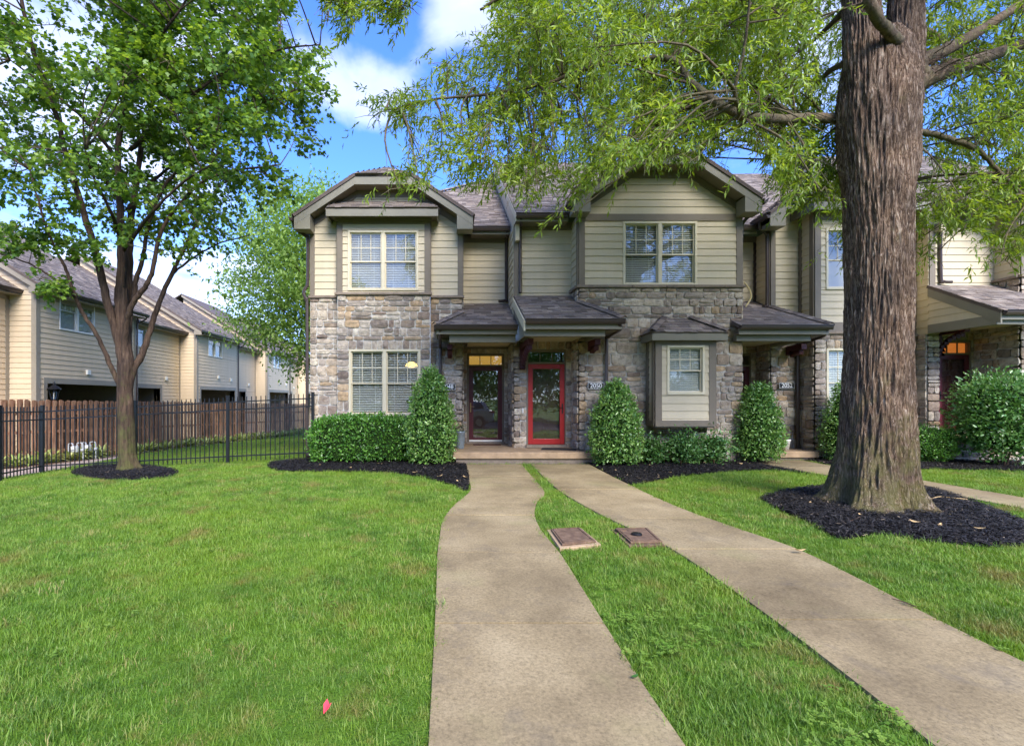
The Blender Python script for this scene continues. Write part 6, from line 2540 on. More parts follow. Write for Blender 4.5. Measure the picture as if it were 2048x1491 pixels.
    rnd = np.clip(.55 * tr + .45 * RNG.random(len(pos)), 0, 1)
    crown_object('crown', 'oak_leaf', V, Fc, rnd, per, o)
    for i in range(0, nT, 2):
        p, d, l = T0[i], TD[i], TL[i]
        a = Vector(p)
        m_ = Vector(p + d * l * .5 + g * .25 * l * .45)
        e = Vector(p + d * l + g * l * .45)
        tm.tube([a, m_, e], [.0035, .0026, .0015], 3, cap=False)
    bm_.build('branches', 'limb_bark', o, smooth=True, kind='stuff')
    tm.build('twigs', 'limb_bark', o, kind='stuff')


oak()


def maple():
    rs = random.Random(14)
    Yt = 12.15
    Xt = (256 - CX) / F * Yt
    z0 = gzf(Xt, Yt)
    o = root('maple_tree', (Xt, Yt, z0), 'maple with several upright stems and lobed leaves in front of the iron fence', 'tree')
    tab = [(z0 - .1, Xt + .02, Yt, .44), (z0 + .05, Xt + .02, Yt, .36), (z0 + .18, Xt + .0, Yt, .29), (z0 + .4, Xt - .02, Yt, .255), (1.0, Xt - .05, Yt, .235), (1.7, Xt - .08, Yt, .23), (2.0, Xt - .06, Yt, .245), (2.35, Xt - .05, Yt, .25), (2.7, Xt - .07, Yt, .20), (3.4, Xt - .12, Yt, .17), (4.2, Xt - .12, Yt, .15)]
    zs = np.linspace(z0 - .1, 4.2, 90)

    def lobes(a, z):
        k = max(0.0, min(1.0, (z0 + .45 - z) / .5))
        return 1 + k * (.2 * math.sin(a * 4 + 1) + .1 * math.sin(a * 7)) + .05 * math.sin(a * 2 + z)
    rings = []
    for z in zs:
        cx, cy, r_ = lerp_table(tab, float(z))
        rings.append(((cx, cy, float(z)), r_ * .72))
    V, Fq = trunk_loft(rings, 72, .012, 5.0, 1.4, 3.1, lobes)
    np_object('trunk', np.array(V), [np.array(Fq)], ['maple_bark'], [np.full(len(Fq), .5)], parent=o, smooth=True)
    lp = [
        ([(252, 800, 12.15), (229, 748, 12.1), (210, 705, 12.0), (193, 668, 11.9), (165, 625, 11.8), (150, 590, 11.7), (132, 540, 11.6), (110, 495, 11.5), (85, 430, 11.4), (60, 340, 11.3)], .062, .02),
        ([(250, 800, 12.15), (265, 745, 12.2), (285, 705, 12.3), (302, 655, 12.4), (318, 605, 12.5), (345, 545, 12.6), (372, 490, 12.7), (400, 430, 12.9), (440, 370, 13.0)], .095, .025),
        ([(250, 740, 12.15), (243, 670, 12.15), (238, 600, 12.1), (242, 540, 12.1), (243, 480, 12.1), (240, 400, 12.1), (236, 300, 12.1), (250, 180, 12.1), (262, 20, 12.1), (270, -200, 12.0)], .115, .045),
        ([(250, 760, 12.15), (254, 690, 12.3), (257, 620, 12.45), (258, 540, 12.5), (262, 440, 12.6), (270, 380, 12.6), (290, 260, 12.7), (330, 120, 12.8), (360, -60, 12.9)], .12, .04),
        ([(250, 740, 12.1), (231, 660, 12.05), (214, 600, 11.9), (200, 540, 11.8), (185, 480, 11.7), (160, 400, 11.6), (130, 300, 11.5), (110, 220, 11.4), (60, 80, 11.3), (30, -80, 11.2)], .105, .035),
        ([(248, 730, 12.1), (252, 660, 12.0), (264, 610, 11.8), (290, 575, 11.7), (305, 540, 11.6), (320, 470, 11.5), (350, 420, 11.4), (410, 360, 11.2), (480, 340, 11.1), (560, 330, 11.0)], .075, .018),
        ([(268, 600, 12.2), (272, 560, 12.2), (285, 520, 12.2), (300, 440, 12.2), (330, 370, 12.1), (370, 330, 12.0), (420, 280, 11.8), (500, 220, 11.7), (590, 180, 11.6)], .06, .016),
        ([(150, 590, 11.7), (90, 545, 11.6), (40, 520, 11.5), (-20, 500, 11.4)], .03, .012),
        ([(340, 552, 12.6), (380, 520, 12.8), (430, 490, 13.0), (500, 470, 13.1)], .035, .012),
        ([(236, 320, 12.1), (180, 250, 11.6), (100, 180, 11.2), (20, 120, 10.9)], .05, .014),
        ([(260, 300, 12.4), (340, 230, 12.2), (440, 150, 12.0), (560, 100, 11.9), (640, 90, 11.8)], .05, .014),
        ([(250, 200, 12.1), (300, 100, 11.4), (360, 20, 11.0), (420, -80, 10.8)], .05, .014),
        ([(245, 400, 12.1), (200, 350, 12.9), (150, 300, 13.6), (120, 240, 14.0)], .05, .014),
        ([(255, 420, 12.4), (320, 350, 13.3), (400, 300, 13.9), (470, 260, 14.2)], .05, .014),
        ([(240, 480, 12.0), (220, 420, 11.2), (190, 360, 10.6), (170, 300, 10.2)], .045, .014),
        ([(248, 500, 12.1), (300, 430, 11.0), (360, 370, 10.5), (420, 330, 10.2)], .045, .014),
    ]
    lm = MB()
    limbs = []
    for pts, r0, r1 in lp:
        lm = MB()
        limbs.append(curve_tube(lm, [P(*p) for p in pts], r0, r1, 9, 6, .012, rs, flare=.1))
        lm.build('limb', 'maple_bark', o, smooth=True)
    outline = [(-400, -20), (-400, 480), (-60, 560), (0, 520), (50, 500), (70, 570), (90, 620), (130, 600), (145, 520), (200, 520), (270, 470), (320, 500), (395, 515), (430, 480), (500, 440), (545, 410), (575, 388), (600, 340), (640, 330), (655, 290), (645, 240), (668, 215), (682, 165), (660, 110), (640, 85), (610, 105), (575, 80), (560, 50), (595, 15), (590, -20)]
    clumps = []
    C0 = np.array([Xt + .2, Yt - .1, 9.4])
    vis = up = tries = 0
    while (vis < 300 or up < 90) and tries < 400000:
        tries += 1
        v = unit(np.array([rs.gauss(0, 1), rs.gauss(0, 1), rs.gauss(0, 1)])) * rs.random() ** .42
        c = C0 + v * np.array([5.3, 3.3, 5.4])
        q = px_of(c[None])[0]
        if q[1] > -40:
            if vis >= 300:
                continue
            if not inpoly(np.array([q]), outline)[0]:
                continue
            if q[0] < 210 and rs.random() < .55:
                continue
            if q[1] > 430 and rs.random() < .45:
                continue
            clumps.append((tuple(c), (.42, .42, .22)))
            vis += 1
        elif up < 90:
            clumps.append((tuple(c), (.6, .6, .35)))
            up += 1
    for pxy in [(95, 585, 11.3), (75, 560, 11.3), (120, 570, 11.3), (60, 490, 11.4), (30, 470, 11.4), (150, 500, 11.2), (200, 500, 11.2), (180, 480, 11.4), (240, 490, 11.2), (120, 440, 11.3), (90, 480, 11.4), (310, 520, 12.6), (350, 500, 12.7), (370, 520, 12.8), (400, 490, 12.9), (280, 450, 11.8), (440, 470, 13), (330, 440, 12.2), (390, 420, 12.2), (20, 500, 11.3), (560, 380, 11.2), (520, 400, 11.4)]:
        clumps.append((tuple(P(*pxy)), (.40, .36, .16)))
    bm_, tm = MB(), MB()
    T0, TD, TL = grow_crown(clumps, limbs, rs, 13, .34, .05, (Xt, Yt, 7.5), bm_, tm, sub=6, br=.022)
    q = px_of(T0 + TD * TL[:, None] * .6)
    keep = inpoly(q, outline) | (q[:, 1] < -10) | (RNG.random(len(q)) < .15)
    T0, TD, TL = T0[keep], TD[keep], TL[keep]
    nT, nL = len(T0), 12
    t = np.linspace(.1, 1.0, nL)[None, :, None]
    g = np.array([0, 0, -1.0])
    pos = (T0[:, None, :] + TD[:, None, :] * TL[:, None, None] * t).reshape(-1, 3) + RNG.normal(0, .045, (nT * nL, 3))
    tan = np.repeat(TD, nL, 0)
    dr = unit(tan * .5 + RNG.normal(0, .55, pos.shape) * np.array([1, 1, .5]) + g * .38)
    nr = unit(RNG.normal(0, .42, pos.shape) + np.array([0, 0, 1.0]))
    L = RNG.uniform(.07, .12, len(pos))
    W = L * RNG.uniform(.9, 1.1, len(pos))
    V, Fc, per = leaf_arrays(pos, dr, nr, L, W, 'maple')
    rnd = np.clip(.5 * np.repeat(RNG.random(nT), nL) + .5 * RNG.random(len(pos)), 0, 1)
    crown_object('crown', 'maple_leaf', V, Fc, rnd, per, o)
    bm_.build('branches', 'limb_bark', o, smooth=True, kind='stuff')
    tm.build('twigs', 'limb_bark', o, kind='stuff')


maple()


def far_tree(base, height, rad, label, n_clump, seed, leaf=.16, per_clump=110, low=.25, group=None, name='broadleaf_tree'):
    """generic tree farther away: tapered trunk, limbs, clumped leaves"""
    rs = random.Random(seed)
    rg = np.random.default_rng(seed)
    b = Vector(base)
    o = root(name, b, label, 'tree', group)
    mb = MB()
    top = b + Vector((rs.uniform(-.4, .4), rs.uniform(-.4, .4), height * .9))
    tr = curve_tube(mb, [b - Vector((0, 0, .2)), b + Vector((.1, 0, height * .3)), b.lerp(top, .65), top], height * .022, .03, 9, 5)
    limbs = [tr[len(tr) // 3:]]
    for k in range(11):
        st = tr[rs.randint(len(tr) // 4, len(tr) - 3)]
        a = rs.uniform(0, 6.283)
        e = st + Vector((math.cos(a) * rad[0] * rs.uniform(.5, .9), math.sin(a) * rad[1] * rs.uniform(.5, .9), height * rs.uniform(.08, .28)))
        limbs.append(curve_tube(mb, [st, st.lerp(e, .5) + Vector((0, 0, .2)), e], height * .008, .015, 6, 4))
    mb.build('trunk', 'far_bark', o, smooth=True)
    C = np.array([b.x, b.y, b.z + height * (low + (1 - low) / 2)])
    Rr = np.array([rad[0], rad[1], height * (1 - low) / 2])
    v = unit(rg.normal(0, 1, (n_clump, 3))) * (rg.random((n_clump, 1)) ** .38)
    cc = C + v * Rr
    pos = np.repeat(cc, per_clump, 0) + rg.normal(0, 1, (n_clump * per_clump, 3)) * np.array([.55, .55, .32]) * max(.6, rad[0] / 4)
    dr = unit(rg.normal(0, .7, pos.shape) + np.array([0, 0, -.3]))
    nr = unit(rg.normal(0, .5, pos.shape) + np.array([0, 0, 1.0]))
    L = rg.uniform(leaf * .7, leaf * 1.2, len(pos))
    V, Fc, per = leaf_arrays(pos, dr, nr, L, L * .55, 'oval')
    rnd = np.clip(.5 * np.repeat(rg.random(n_clump), per_clump) + .5 * rg.random(len(pos)), 0, 1)
    crown_object('crown', 'far_leaf', V, Fc, rnd, per, o)
    return o


def ft(x, Y):
    X = (x - CX) / F * Y
    return (X, Y, gzf(X, Y))


far_tree(ft(640, 26), 13.0, (4.9, 4.0), 'bright green tree rising behind the left end of the stone house', 300, 41, .20, 150, .26)
far_tree(ft(1505, 42), 19.6, (4.5, 4.5), 'yellow-green treetop showing above the roofs between the gable and the oak', 150, 42, .26, 130, .3)
far_tree(ft(1940, 40), 17.5, (6.5, 5), 'tree behind the right-hand roofs, seen through the oak leaves', 90, 43, .24, 90, .3)
far_tree(ft(60, 48), 13.5, (6, 5), 'tree behind the nearest garage roofs at the far left', 80, 44, .24, 90, .3)
# trees across the street, behind the viewer; they show as reflections in the doors and windows
for i, (x, y, h) in enumerate([(-21, -20, 12), (-15, -17, 10), (-9.5, -21, 13), (-4.5, -17, 10), (0.5, -19, 12), (5.5, -17, 10.5), (10.5, -21, 13), (15.5, -17.5, 10.5), (21, -20, 12)]):
    far_tree((x, y, gzf(x, y)), h, (4.0, 3.5), 'tree across the street that is mirrored in the door glass', 120, 60 + i, .34, 90, .03, 'trees across the street')


# --- clipped shrubs
def shrub(name, base, shape, n, leaf, mat, label, stems=True, cat='shrub', group=None, seed=1, loose=0.05, lw=.55):
    """shape(u in 0..1, angle) -> (radius_x, radius_y, z) of the leafy shell"""
    rg = np.random.default_rng(seed)
    b = np.array(base)
    o = root(name, base, label, cat, group)
    u = rg.random(n)
    a = rg.uniform(0, 2 * math.pi, n)
    pts = np.zeros((n, 3))
    nr = np.zeros((n, 3))
    for i in range(n):
        p = shape(u[i], a[i])
        p2 = shape(min(1, u[i] + .02), a[i])
        p3 = shape(u[i], a[i] + .05)
        pts[i] = p
        nv = np.cross(np.array(p3) - np.array(p), np.array(p2) - np.array(p))
        nn = np.linalg.norm(nv)
        nr[i] = nv / nn if nn > 1e-9 else (0, 0, 1)
    depth = rg.random(n) ** 2.2 * .16 - loose * (rg.random(n) ** 3) * 2
    lump = np.array([noise.noise((p[0] * 4 + seed, p[1] * 4, p[2] * 4)) for p in pts]) * .09 + np.array([noise.noise((p[0] * 11 + seed, p[1] * 11, p[2] * 11)) for p in pts]) * .055
    pos = b + pts - nr * (depth - lump)[:, None]
    dr = unit(nr * .55 + rg.normal(0, .6, pos.shape) + np.array([0, 0, .25]))
    nm = unit(nr * .7 + rg.normal(0, .5, pos.shape))
    L = leaf * rg.choice([.6, .8, 1.0, 1.2, 1.5], n) * rg.uniform(.85, 1.15, n)
    V, Fc, per = leaf_arrays(pos, dr, nm, L, L * lw, 'oval')
    rnd = np.clip(.75 * rg.random(n) + 1.3 * (lump + .03) + .1, 0, 1)
    crown_object('foliage', mat, V, Fc, rnd, per, o)
    # dark core added inside the leaves to block light
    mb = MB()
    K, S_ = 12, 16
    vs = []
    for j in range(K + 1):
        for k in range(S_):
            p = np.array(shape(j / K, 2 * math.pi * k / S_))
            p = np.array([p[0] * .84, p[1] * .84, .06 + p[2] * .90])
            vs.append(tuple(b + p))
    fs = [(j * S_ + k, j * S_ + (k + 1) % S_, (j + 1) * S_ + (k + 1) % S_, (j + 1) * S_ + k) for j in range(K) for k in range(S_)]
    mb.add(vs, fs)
    mb.build('light_block_core', 'leaf_core', o, smooth=True)
    if stems:
        st = MB()
        for k in range(4):
            aa = k * 1.6 + seed
            st.tube([b + np.array([math.cos(aa) * .05, math.sin(aa) * .05, -.05]), b + np.array([math.cos(aa) * .12, math.sin(aa) * .12, .35])], [.022, .014], 6)
        st.build('stem', 'twig', o)
    return o


def cone_shape(r_, h, z0=.06, belly=.28, top=.10):
    def f(u, a):
        # egg-like clipped cone
        t = u
        if t < belly:
            rr = r_ * (.72 + .28 * math.sin(t / belly * math.pi / 2))
        else:
            k = (t - belly) / (1 - belly)
            rr = r_ * math.sqrt(max(0.0, 1 - k ** 1.75)) * (1 - .16 * k)
        return (rr * math.cos(a), rr * math.sin(a), z0 + h * t)
    return f


def ball_shape(rx, ry, h, z0=.05, pw=2.4):
    def f(u, a):
        t = 2 * u - 1
        rr = (1 - abs(t) ** pw) ** (1 / pw) if abs(t) < 1 else 0
        return (rx * rr * math.cos(a), ry * rr * math.sin(a), z0 + h * u)
    return f


def hedge_shape(lx, ly, h, z0=.05):
    def f(u, a):
        p = 6
        c_, s_ = math.cos(a), math.sin(a)
        rr = (abs(c_) ** p + abs(s_) ** p) ** (-1 / p)
        if u < .62:
            t = u / .62
            k = .93 + .07 * math.sin(t * math.pi)
            return (lx * rr * c_ * k, ly * rr * s_ * k, z0 + (h - .06) * t)
        t = (u - .62) / .38
        k = .93 * (1 - t)
        return (lx * rr * c_ * k, ly * rr * s_ * k, z0 + h - .06 + .06 * math.sin(min(1, t * 3) * math.pi / 2))
    return f


GB = lambda X, Y: (X, Y, gzf(X, Y) + .02)
shrub('hedge', GB(-2.06, 12.12), hedge_shape(1.22, .46, .97), 17000, .05, 'box_leaf', 'long clipped boxwood hedge under the ground-floor twin window', cat='hedge', seed=3)
shrub('holly_shrub', GB(-.42, 11.65), cone_shape(.55, 2.08), 11000, .052, 'holly_leaf', 'egg-shaped clipped holly beside the boxwood hedge, tallest of the three', seed=4, group='clipped hollies by the porches')
shrub('holly_shrub', GB(3.80, 11.42), cone_shape(.55, 1.83), 10000, .052, 'holly_leaf', 'egg-shaped clipped holly right of the red door porch', seed=5, group='clipped hollies by the porches')
shrub('holly_shrub', GB(7.42, 12.0), cone_shape(.50, 1.80), 9500, .054, 'holly_leaf', 'clipped holly between the oriel and the number 2052 plate', seed=6, group='clipped hollies by the porches')
shrub('small_shrub', GB(4.72, 11.65), ball_shape(.25, .22, .50), 1300, .06, 'shrub_leaf', 'small loose green shrub left of the oriel, behind the holly', seed=7, loose=.12, group='small shrubs below the oriel')
shrub('small_shrub', GB(5.40, 11.52), ball_shape(.33, .26, .60), 1900, .06, 'shrub_leaf', 'small loose green shrub with a red leaf, middle one below the oriel', seed=8, loose=.14, group='small shrubs below the oriel')
shrub('small_shrub', GB(6.14, 11.6), ball_shape(.29, .24, .56), 1600, .06, 'shrub_leaf', 'small loose green shrub, right one below the oriel', seed=9, loose=.14, group='small shrubs below the oriel')
shrub('holly_shrub', GB(9.62, 12.05), cone_shape(.52, 1.85), 9000, .042, 'holly_leaf', 'holly mostly hidden behind the oak trunk', seed=10, group='clipped hollies by the porches')
shrub('boxwood_shrub', GB(11.52, 11.95), ball_shape(.46, .40, .78, pw=3), 7000, .036, 'box_leaf', 'low round boxwood just right of the oak trunk', seed=11)
shrub('round_shrub', GB(12.52, 11.3), ball_shape(.72, .66, 1.68, z0=.28), 10500, .068, 'shrub_leaf', 'large round loose shrub before the rightmost door', seed=12, loose=.16)


# ------------------------------------------------------------------ grass
def tuft(seed, n, h0, h1, rad, wid):
    rs = random.Random(seed)
    mb = MB()
    for k in range(n):
        a = rs.uniform(0, 6.283)
        r_ = rad * math.sqrt(rs.random())
        b = Vector((math.cos(a) * r_, math.sin(a) * r_, -.012))
        h = rs.uniform(h0, h1)
        la = rs.uniform(0, 6.283)
        lean = rs.uniform(.1, .85) * h
        d = Vector((math.cos(la), math.sin(la), 0))
        sd = Vector((-math.sin(la + rs.uniform(-.8, .8)), math.cos(la), 0)).normalized()
        w = wid * rs.uniform(.7, 1.25)
        p1 = b + d * lean * .3 + Vector((0, 0, h * .55))
        p2 = b + d * lean + Vector((0, 0, h * rs.uniform(.75, 1)))
        mb.add([b - sd * w, b + sd * w, p1 + sd * w * .8, p1 - sd * w * .8, p2], [(0, 1, 2, 3), (3, 2, 4)], rs.random())
    return mb


def clover_tuft(seed):
    rs = random.Random(seed)
    mb = MB()
    for k in range(9):
        a = rs.uniform(0, 6.283)
        r_ = .045 * math.sqrt(rs.random())
        c = Vector((math.cos(a) * r_, math.sin(a) * r_, rs.uniform(.03, .06)))
        for j in range(3):
            b = j * 2.094 + a
            d = Vector((math.cos(b), math.sin(b), rs.uniform(-.1, .35))) * rs.uniform(.010, .016)
            sd = Vector((-math.sin(b), math.cos(b), 0)) * .008
            mb.add([c, c + d * .6 - sd, c + d * 1.1, c + d * .6 + sd], [(0, 1, 2, 3)], rs.random())
    return mb


def scatter_object(name, pts, rots, scl, idx, protos, label, cat):
    """one object whose instances are grass tufts on a cloud of points"""
    me = bpy.data.meshes.new(name)
    me.vertices.add(len(pts))
    me.vertices.foreach_set('co', pts.astype(np.float32).ravel())
    at = me.attributes.new('rot', 'FLOAT_VECTOR', 'POINT')
    at.data.foreach_set('vector', rots.astype(np.float32).ravel())
    at = me.attributes.new('scl', 'FLOAT', 'POINT')
    at.data.foreach_set('value', scl.astype(np.float32))
    at = me.attributes.new('pick', 'INT', 'POINT')
    at.data.foreach_set('value', idx.astype(np.int32))
    o = bpy.data.objects.new(name, me)
    link(o)
    tag(o, label, cat, kind='stuff')
    col = bpy.data.collections.new(name + '_protos')
    for p in protos:
        col.objects.link(p)
    ng = bpy.data.node_groups.new(name + '_scatter', 'GeometryNodeTree')
    ng.interface.new_socket('Geometry', in_out='INPUT', socket_type='NodeSocketGeometry')
    ng.interface.new_socket('Geometry', in_out='OUTPUT', socket_type='NodeSocketGeometry')
    gi = ng.nodes.new('NodeGroupInput')
    go = ng.nodes.new('NodeGroupOutput')
    ci = ng.nodes.new('GeometryNodeCollectionInfo')
    ci.inputs['Collection'].default_value = col
    ci.inputs['Separate Children'].default_value = True
    ci.inputs['Reset Children'].default_value = True
    ip = ng.nodes.new('GeometryNodeInstanceOnPoints')
    ip.inputs['Pick Instance'].default_value = True

    def na(nm, ty):
        n = ng.nodes.new('GeometryNodeInputNamedAttribute')
        n.data_type = ty
        n.inputs['Name'].default_value = nm
        return n
    ng.links.new(gi.outputs[0], ip.inputs['Points'])
    ng.links.new(ci.outputs[0], ip.inputs['Instance'])
    ng.links.new(na('pick', 'INT').outputs[0], ip.inputs['Instance Index'])
    ng.links.new(na('rot', 'FLOAT_VECTOR').outputs[0], ip.inputs['Rotation'])
    ng.links.new(na('scl', 'FLOAT').outputs[0], ip.inputs['Scale'])
    ng.links.new(ip.outputs[0], go.inputs[0])
    md = o.modifiers.new('scatter', 'NODES')
    md.node_group = ng
    return o


def lawn():
    protos = []
    for i in range(8):
        me = tuft(300 + i, 34, .022, .055 if i < 6 else .085, .07, .0022).mesh('grass_tuft', 'grass')
        protos.append(bpy.data.objects.new('grass_tuft', me))
    excl = list(WALK_POLYS) + list(MULCH.values()) + [PATH_POLY]
    lids = [[GP(*p)[:2] for p in q] for q in ([(1123, 1098), (1200, 1090), (1160, 1059), (1097, 1062)], [(1260, 1090), (1333, 1088), (1297, 1058), (1224, 1060)])]
    excl += lids
    zones = [((-14, 13), (.9, 3.2), 760, .9), ((-14, 14), (3.2, 5.2), 580, 1.0), ((-14, 16), (5.2, 8.2), 400, 1.1), ((-16, 18), (8.2, 13.0), 270, 1.2), ((-12, -3.7), (13.0, 20), 170, 1.35), ((-12, -3.7), (20, 40), 80, 1.7)]
    allp, alls = [], []
    for (xa, xb), (ya, yb), den, sc in zones:
        n = int((xb - xa) * (yb - ya) * den)
        c = np.stack([RNG.uniform(xa, xb, n), RNG.uniform(ya, yb, n)], 1)
        # only what lies within and a little around the field of view
        fx = c[:, 0] / c[:, 1]
        c = c[(fx > -1.12) & (fx < 1.38)]
        m = np.ones(len(c), dtype=bool)
        for poly in excl:
            m &= ~inpoly(c, poly)
        # house and porch footprints
        m &= ~((c[:, 1] > 12.9) & (c[:, 0] > -3.62))
        m &= ~((c[:, 1] > 11.68) & (c[:, 0] > .0) & (c[:, 0] < 3.6))
        # strip behind the path belongs to the fence bed
        if ya >= 13:
            q = px_of(np.stack([c[:, 0], c[:, 1], gz(c[:, 0], c[:, 1])], 1))
            nearline = np.interp(q[:, 0], [-160, 20, 117, 231, 320, 414, 503, 612, 700], [975, 953, 938, 917, 899, 886, 874, 861, 850])
            m &= q[:, 1] > nearline
        c = c[m]
        allp.append(c)
        alls.append(np.full(len(c), sc))
    # grass leaning over the walk edges
    c = np.concatenate(allp)
    sc = np.concatenate(alls)
    # worn and lush places
    k = np.array([noise.noise((p[0] * .9, p[1] * .9, 2.0)) for p in c])
    keep = RNG.random(len(c)) < np.clip(1.05 + k * .6, .45, 1)
    c, sc, k = c[keep], sc[keep], k[keep]
    z = gz(c[:, 0], c[:, 1]) - .022
    pts = np.stack([c[:, 0], c[:, 1], z], 1)
    rots = np.stack([RNG.normal(0, .12, len(c)), RNG.normal(0, .12, len(c)), RNG.uniform(0, 6.283, len(c))], 1)
    scl = sc * RNG.uniform(.75, 1.25, len(c)) * (1 + .25 * k)
    idx = RNG.integers(0, 8, len(c))
    scatter_object('lawn_grass', pts, rots, scl, idx, protos, 'bright green mown grass of the front lawn', 'grass')
    # clover among the grass between the two walks
    pr = [bpy.data.objects.new('clover_tuft', clover_tuft(400 + i).mesh('clover_tuft', 'clover')) for i in range(4)]
    cc = np.stack([RNG.uniform(-3.5, 3.5, 7000), RNG.uniform(1.6, 5.5, 7000)], 1)
    m = np.ones(len(cc), dtype=bool)
    for poly in excl:
        m &= ~inpoly(cc, poly)
    kk = np.array([noise.noise((p[0] * 1.3 + 5, p[1] * 1.3, 7.0)) for p in cc])
    between = (cc[:, 0] > .5) & (cc[:, 1] < 4.2)
    m &= (RNG.random(len(cc)) < np.clip((kk - .0) * 2.2, 0, .55)) & (between | (RNG.random(len(cc)) < .03))
    cc = cc[m]
    pts = np.stack([cc[:, 0], cc[:, 1], gz(cc[:, 0], cc[:, 1]) - .012], 1)
    rots = np.stack([RNG.normal(0, .1, len(cc)), RNG.normal(0, .1, len(cc)), RNG.uniform(0, 6.283, len(cc))], 1)
    scatter_object('clover', pts, rots, RNG.uniform(.55, .95, len(cc)), RNG.integers(0, 4, len(cc)), pr, 'low clover patches between the two walks', 'clover')


lawn()


# ------------------------------------------------------------------ litter on the ground
def leaf_litter():
    def leaf_mesh(seed, L, W, curl):
        rs = random.Random(seed)
        mb = MB()
        for (a0, a1) in ((0, 1),):
            n = 5
            vs = []
            for i in range(n + 1):
                t = i / n
                w = W * math.sin(max(.03, min(.97, t)) * math.pi) ** .8
                z = curl * (t - .5) ** 2 * 4 + .004
                vs += [((t - .5) * L, -w, z + curl * .6), ((t - .5) * L, 0, z), ((t - .5) * L, w, z + curl * .5)]
            fs = []
            for i in range(n):
                fs += [(i * 3, i * 3 + 1, i * 3 + 4, i * 3 + 3), (i * 3 + 1, i * 3 + 2, i * 3 + 5, i * 3 + 4)]
            mb.add(vs, fs, rs.random())
        return mb.mesh('fallen_leaf', 'dry_leaf')
    ms = [leaf_mesh(i, .09, .022, .012) for i in range(2)] + [leaf_mesh(5, .06, .018, .01)]
    rs = random.Random(9)

    def put(x, y, sc, label, group, mat=None, mesh=None, dz=.02):
        p = GP(x, y, dz)
        me = mesh or rs.choice(ms)
        if mat:
            me = me.copy()
            me.materials.clear()
            me.materials.append(M[mat])
        o = bpy.data.objects.new('fallen_leaf', me)
        o.location = p
        o.rotation_euler = (rs.uniform(-.2, .2), rs.uniform(-.2, .2), rs.uniform(0, 6.28))
        o.scale = (sc, sc, sc)
        link(o)
        tag(o, label, 'leaf', group)
    for x, y in [(700, 940), (760, 932), (830, 950), (880, 958), (915, 968), (640, 935), (930, 960)]:
        put(x, y, rs.uniform(.9, 1.5), 'small dry leaf on the black mulch before the boxwood hedge', 'dry leaves in the left mulch bed', dz=.05)
    for x, y in [(1230, 945), (1300, 935), (1410, 930), (1480, 932), (1550, 935), (1340, 950)]:
        put(x, y, rs.uniform(.9, 1.5), 'small dry leaf on the black mulch under the oriel', 'dry leaves in the right mulch bed', dz=.05)
    for x, y in [(1720, 1040), (1790, 1025), (1900, 1040), (1620, 1015), (1960, 1070), (1880, 1062)]:
        put(x, y, rs.uniform(.7, 1.1), 'dry leaf on the black mulch ring around the oak', 'dry leaves under the oak', dz=.07)
    put(1600, 1108, 1.2, 'dry tan leaf on the edge of the right walk', None, dz=.03)
    put(1830, 1058, 1.1, 'pale curled leaf on the mulch in front of the oak trunk', None, dz=.08)
    put(1352, 918, 3.0, 'large dry tan leaf on the mulch below the oriel', None, dz=.06)
    put(1442, 1037, 1.2, 'pale green leaf lying on the far part of the right walk', None, 'clover', dz=.03)
    put(1270, 1360, .55, 'fresh green leaf lying near the edge of the left walk', None, 'box_leaf', dz=.02)
    # pink scrap of marker ribbon
    c = Vector(GP(655, 1440, .05))
    mb = MB()
    pts = [(-.018, -.03, .0), (.012, -.02, .03), (.020, .01, .045), (.004, .03, .02), (-.012, .045, .05), (-.03, .02, .03)]
    mb.add([c + Vector(p) * .8 for p in pts], [(0, 1, 2, 3), (0, 3, 4, 5)])
    o = mb.build('ribbon_scrap', 'pink')
    sol = o.modifiers.new('thickness', 'SOLIDIFY')
    sol.thickness = .002
    tag(o, 'pink scrap of marker ribbon in the lawn left of the walk', 'ribbon')

    def stick(pxs, r_, label, mat='twig'):
        o = MB().tube(smooth_line([Vector(GP(x, y, .06)) for x, y in pxs], 4), r_, 5).build('fallen_twig', mat)
        tag(o, label, 'twig')
    stick([(1860, 1006), (1878, 1001), (1905, 1003), (1935, 1006)], .008, 'pale forked stick on the mulch right of the oak trunk', 'dry_leaf')
    stick([(1885, 1032), (1900, 1024), (1915, 1026)], .006, 'bent brown twig on the mulch right of the oak', 'twig')
    stick([(1700, 1052), (1712, 1046), (1722, 1042)], .006, 'short brown twig on the mulch in front of the oak', 'twig')
    stick([(1783, 1212), (1805, 1218), (1832, 1229)], .004, 'thin dark twig lying on the right walk', 'twig')


leaf_litter()


# ------------------------------------------------------------------ street and parked car behind the viewer (mirrored in the glass)
sheet('road', [(-60, -13), (60, -13), (60, -3.2), (-60, -3.2)], 'asphalt', 0.01, 0, 6)


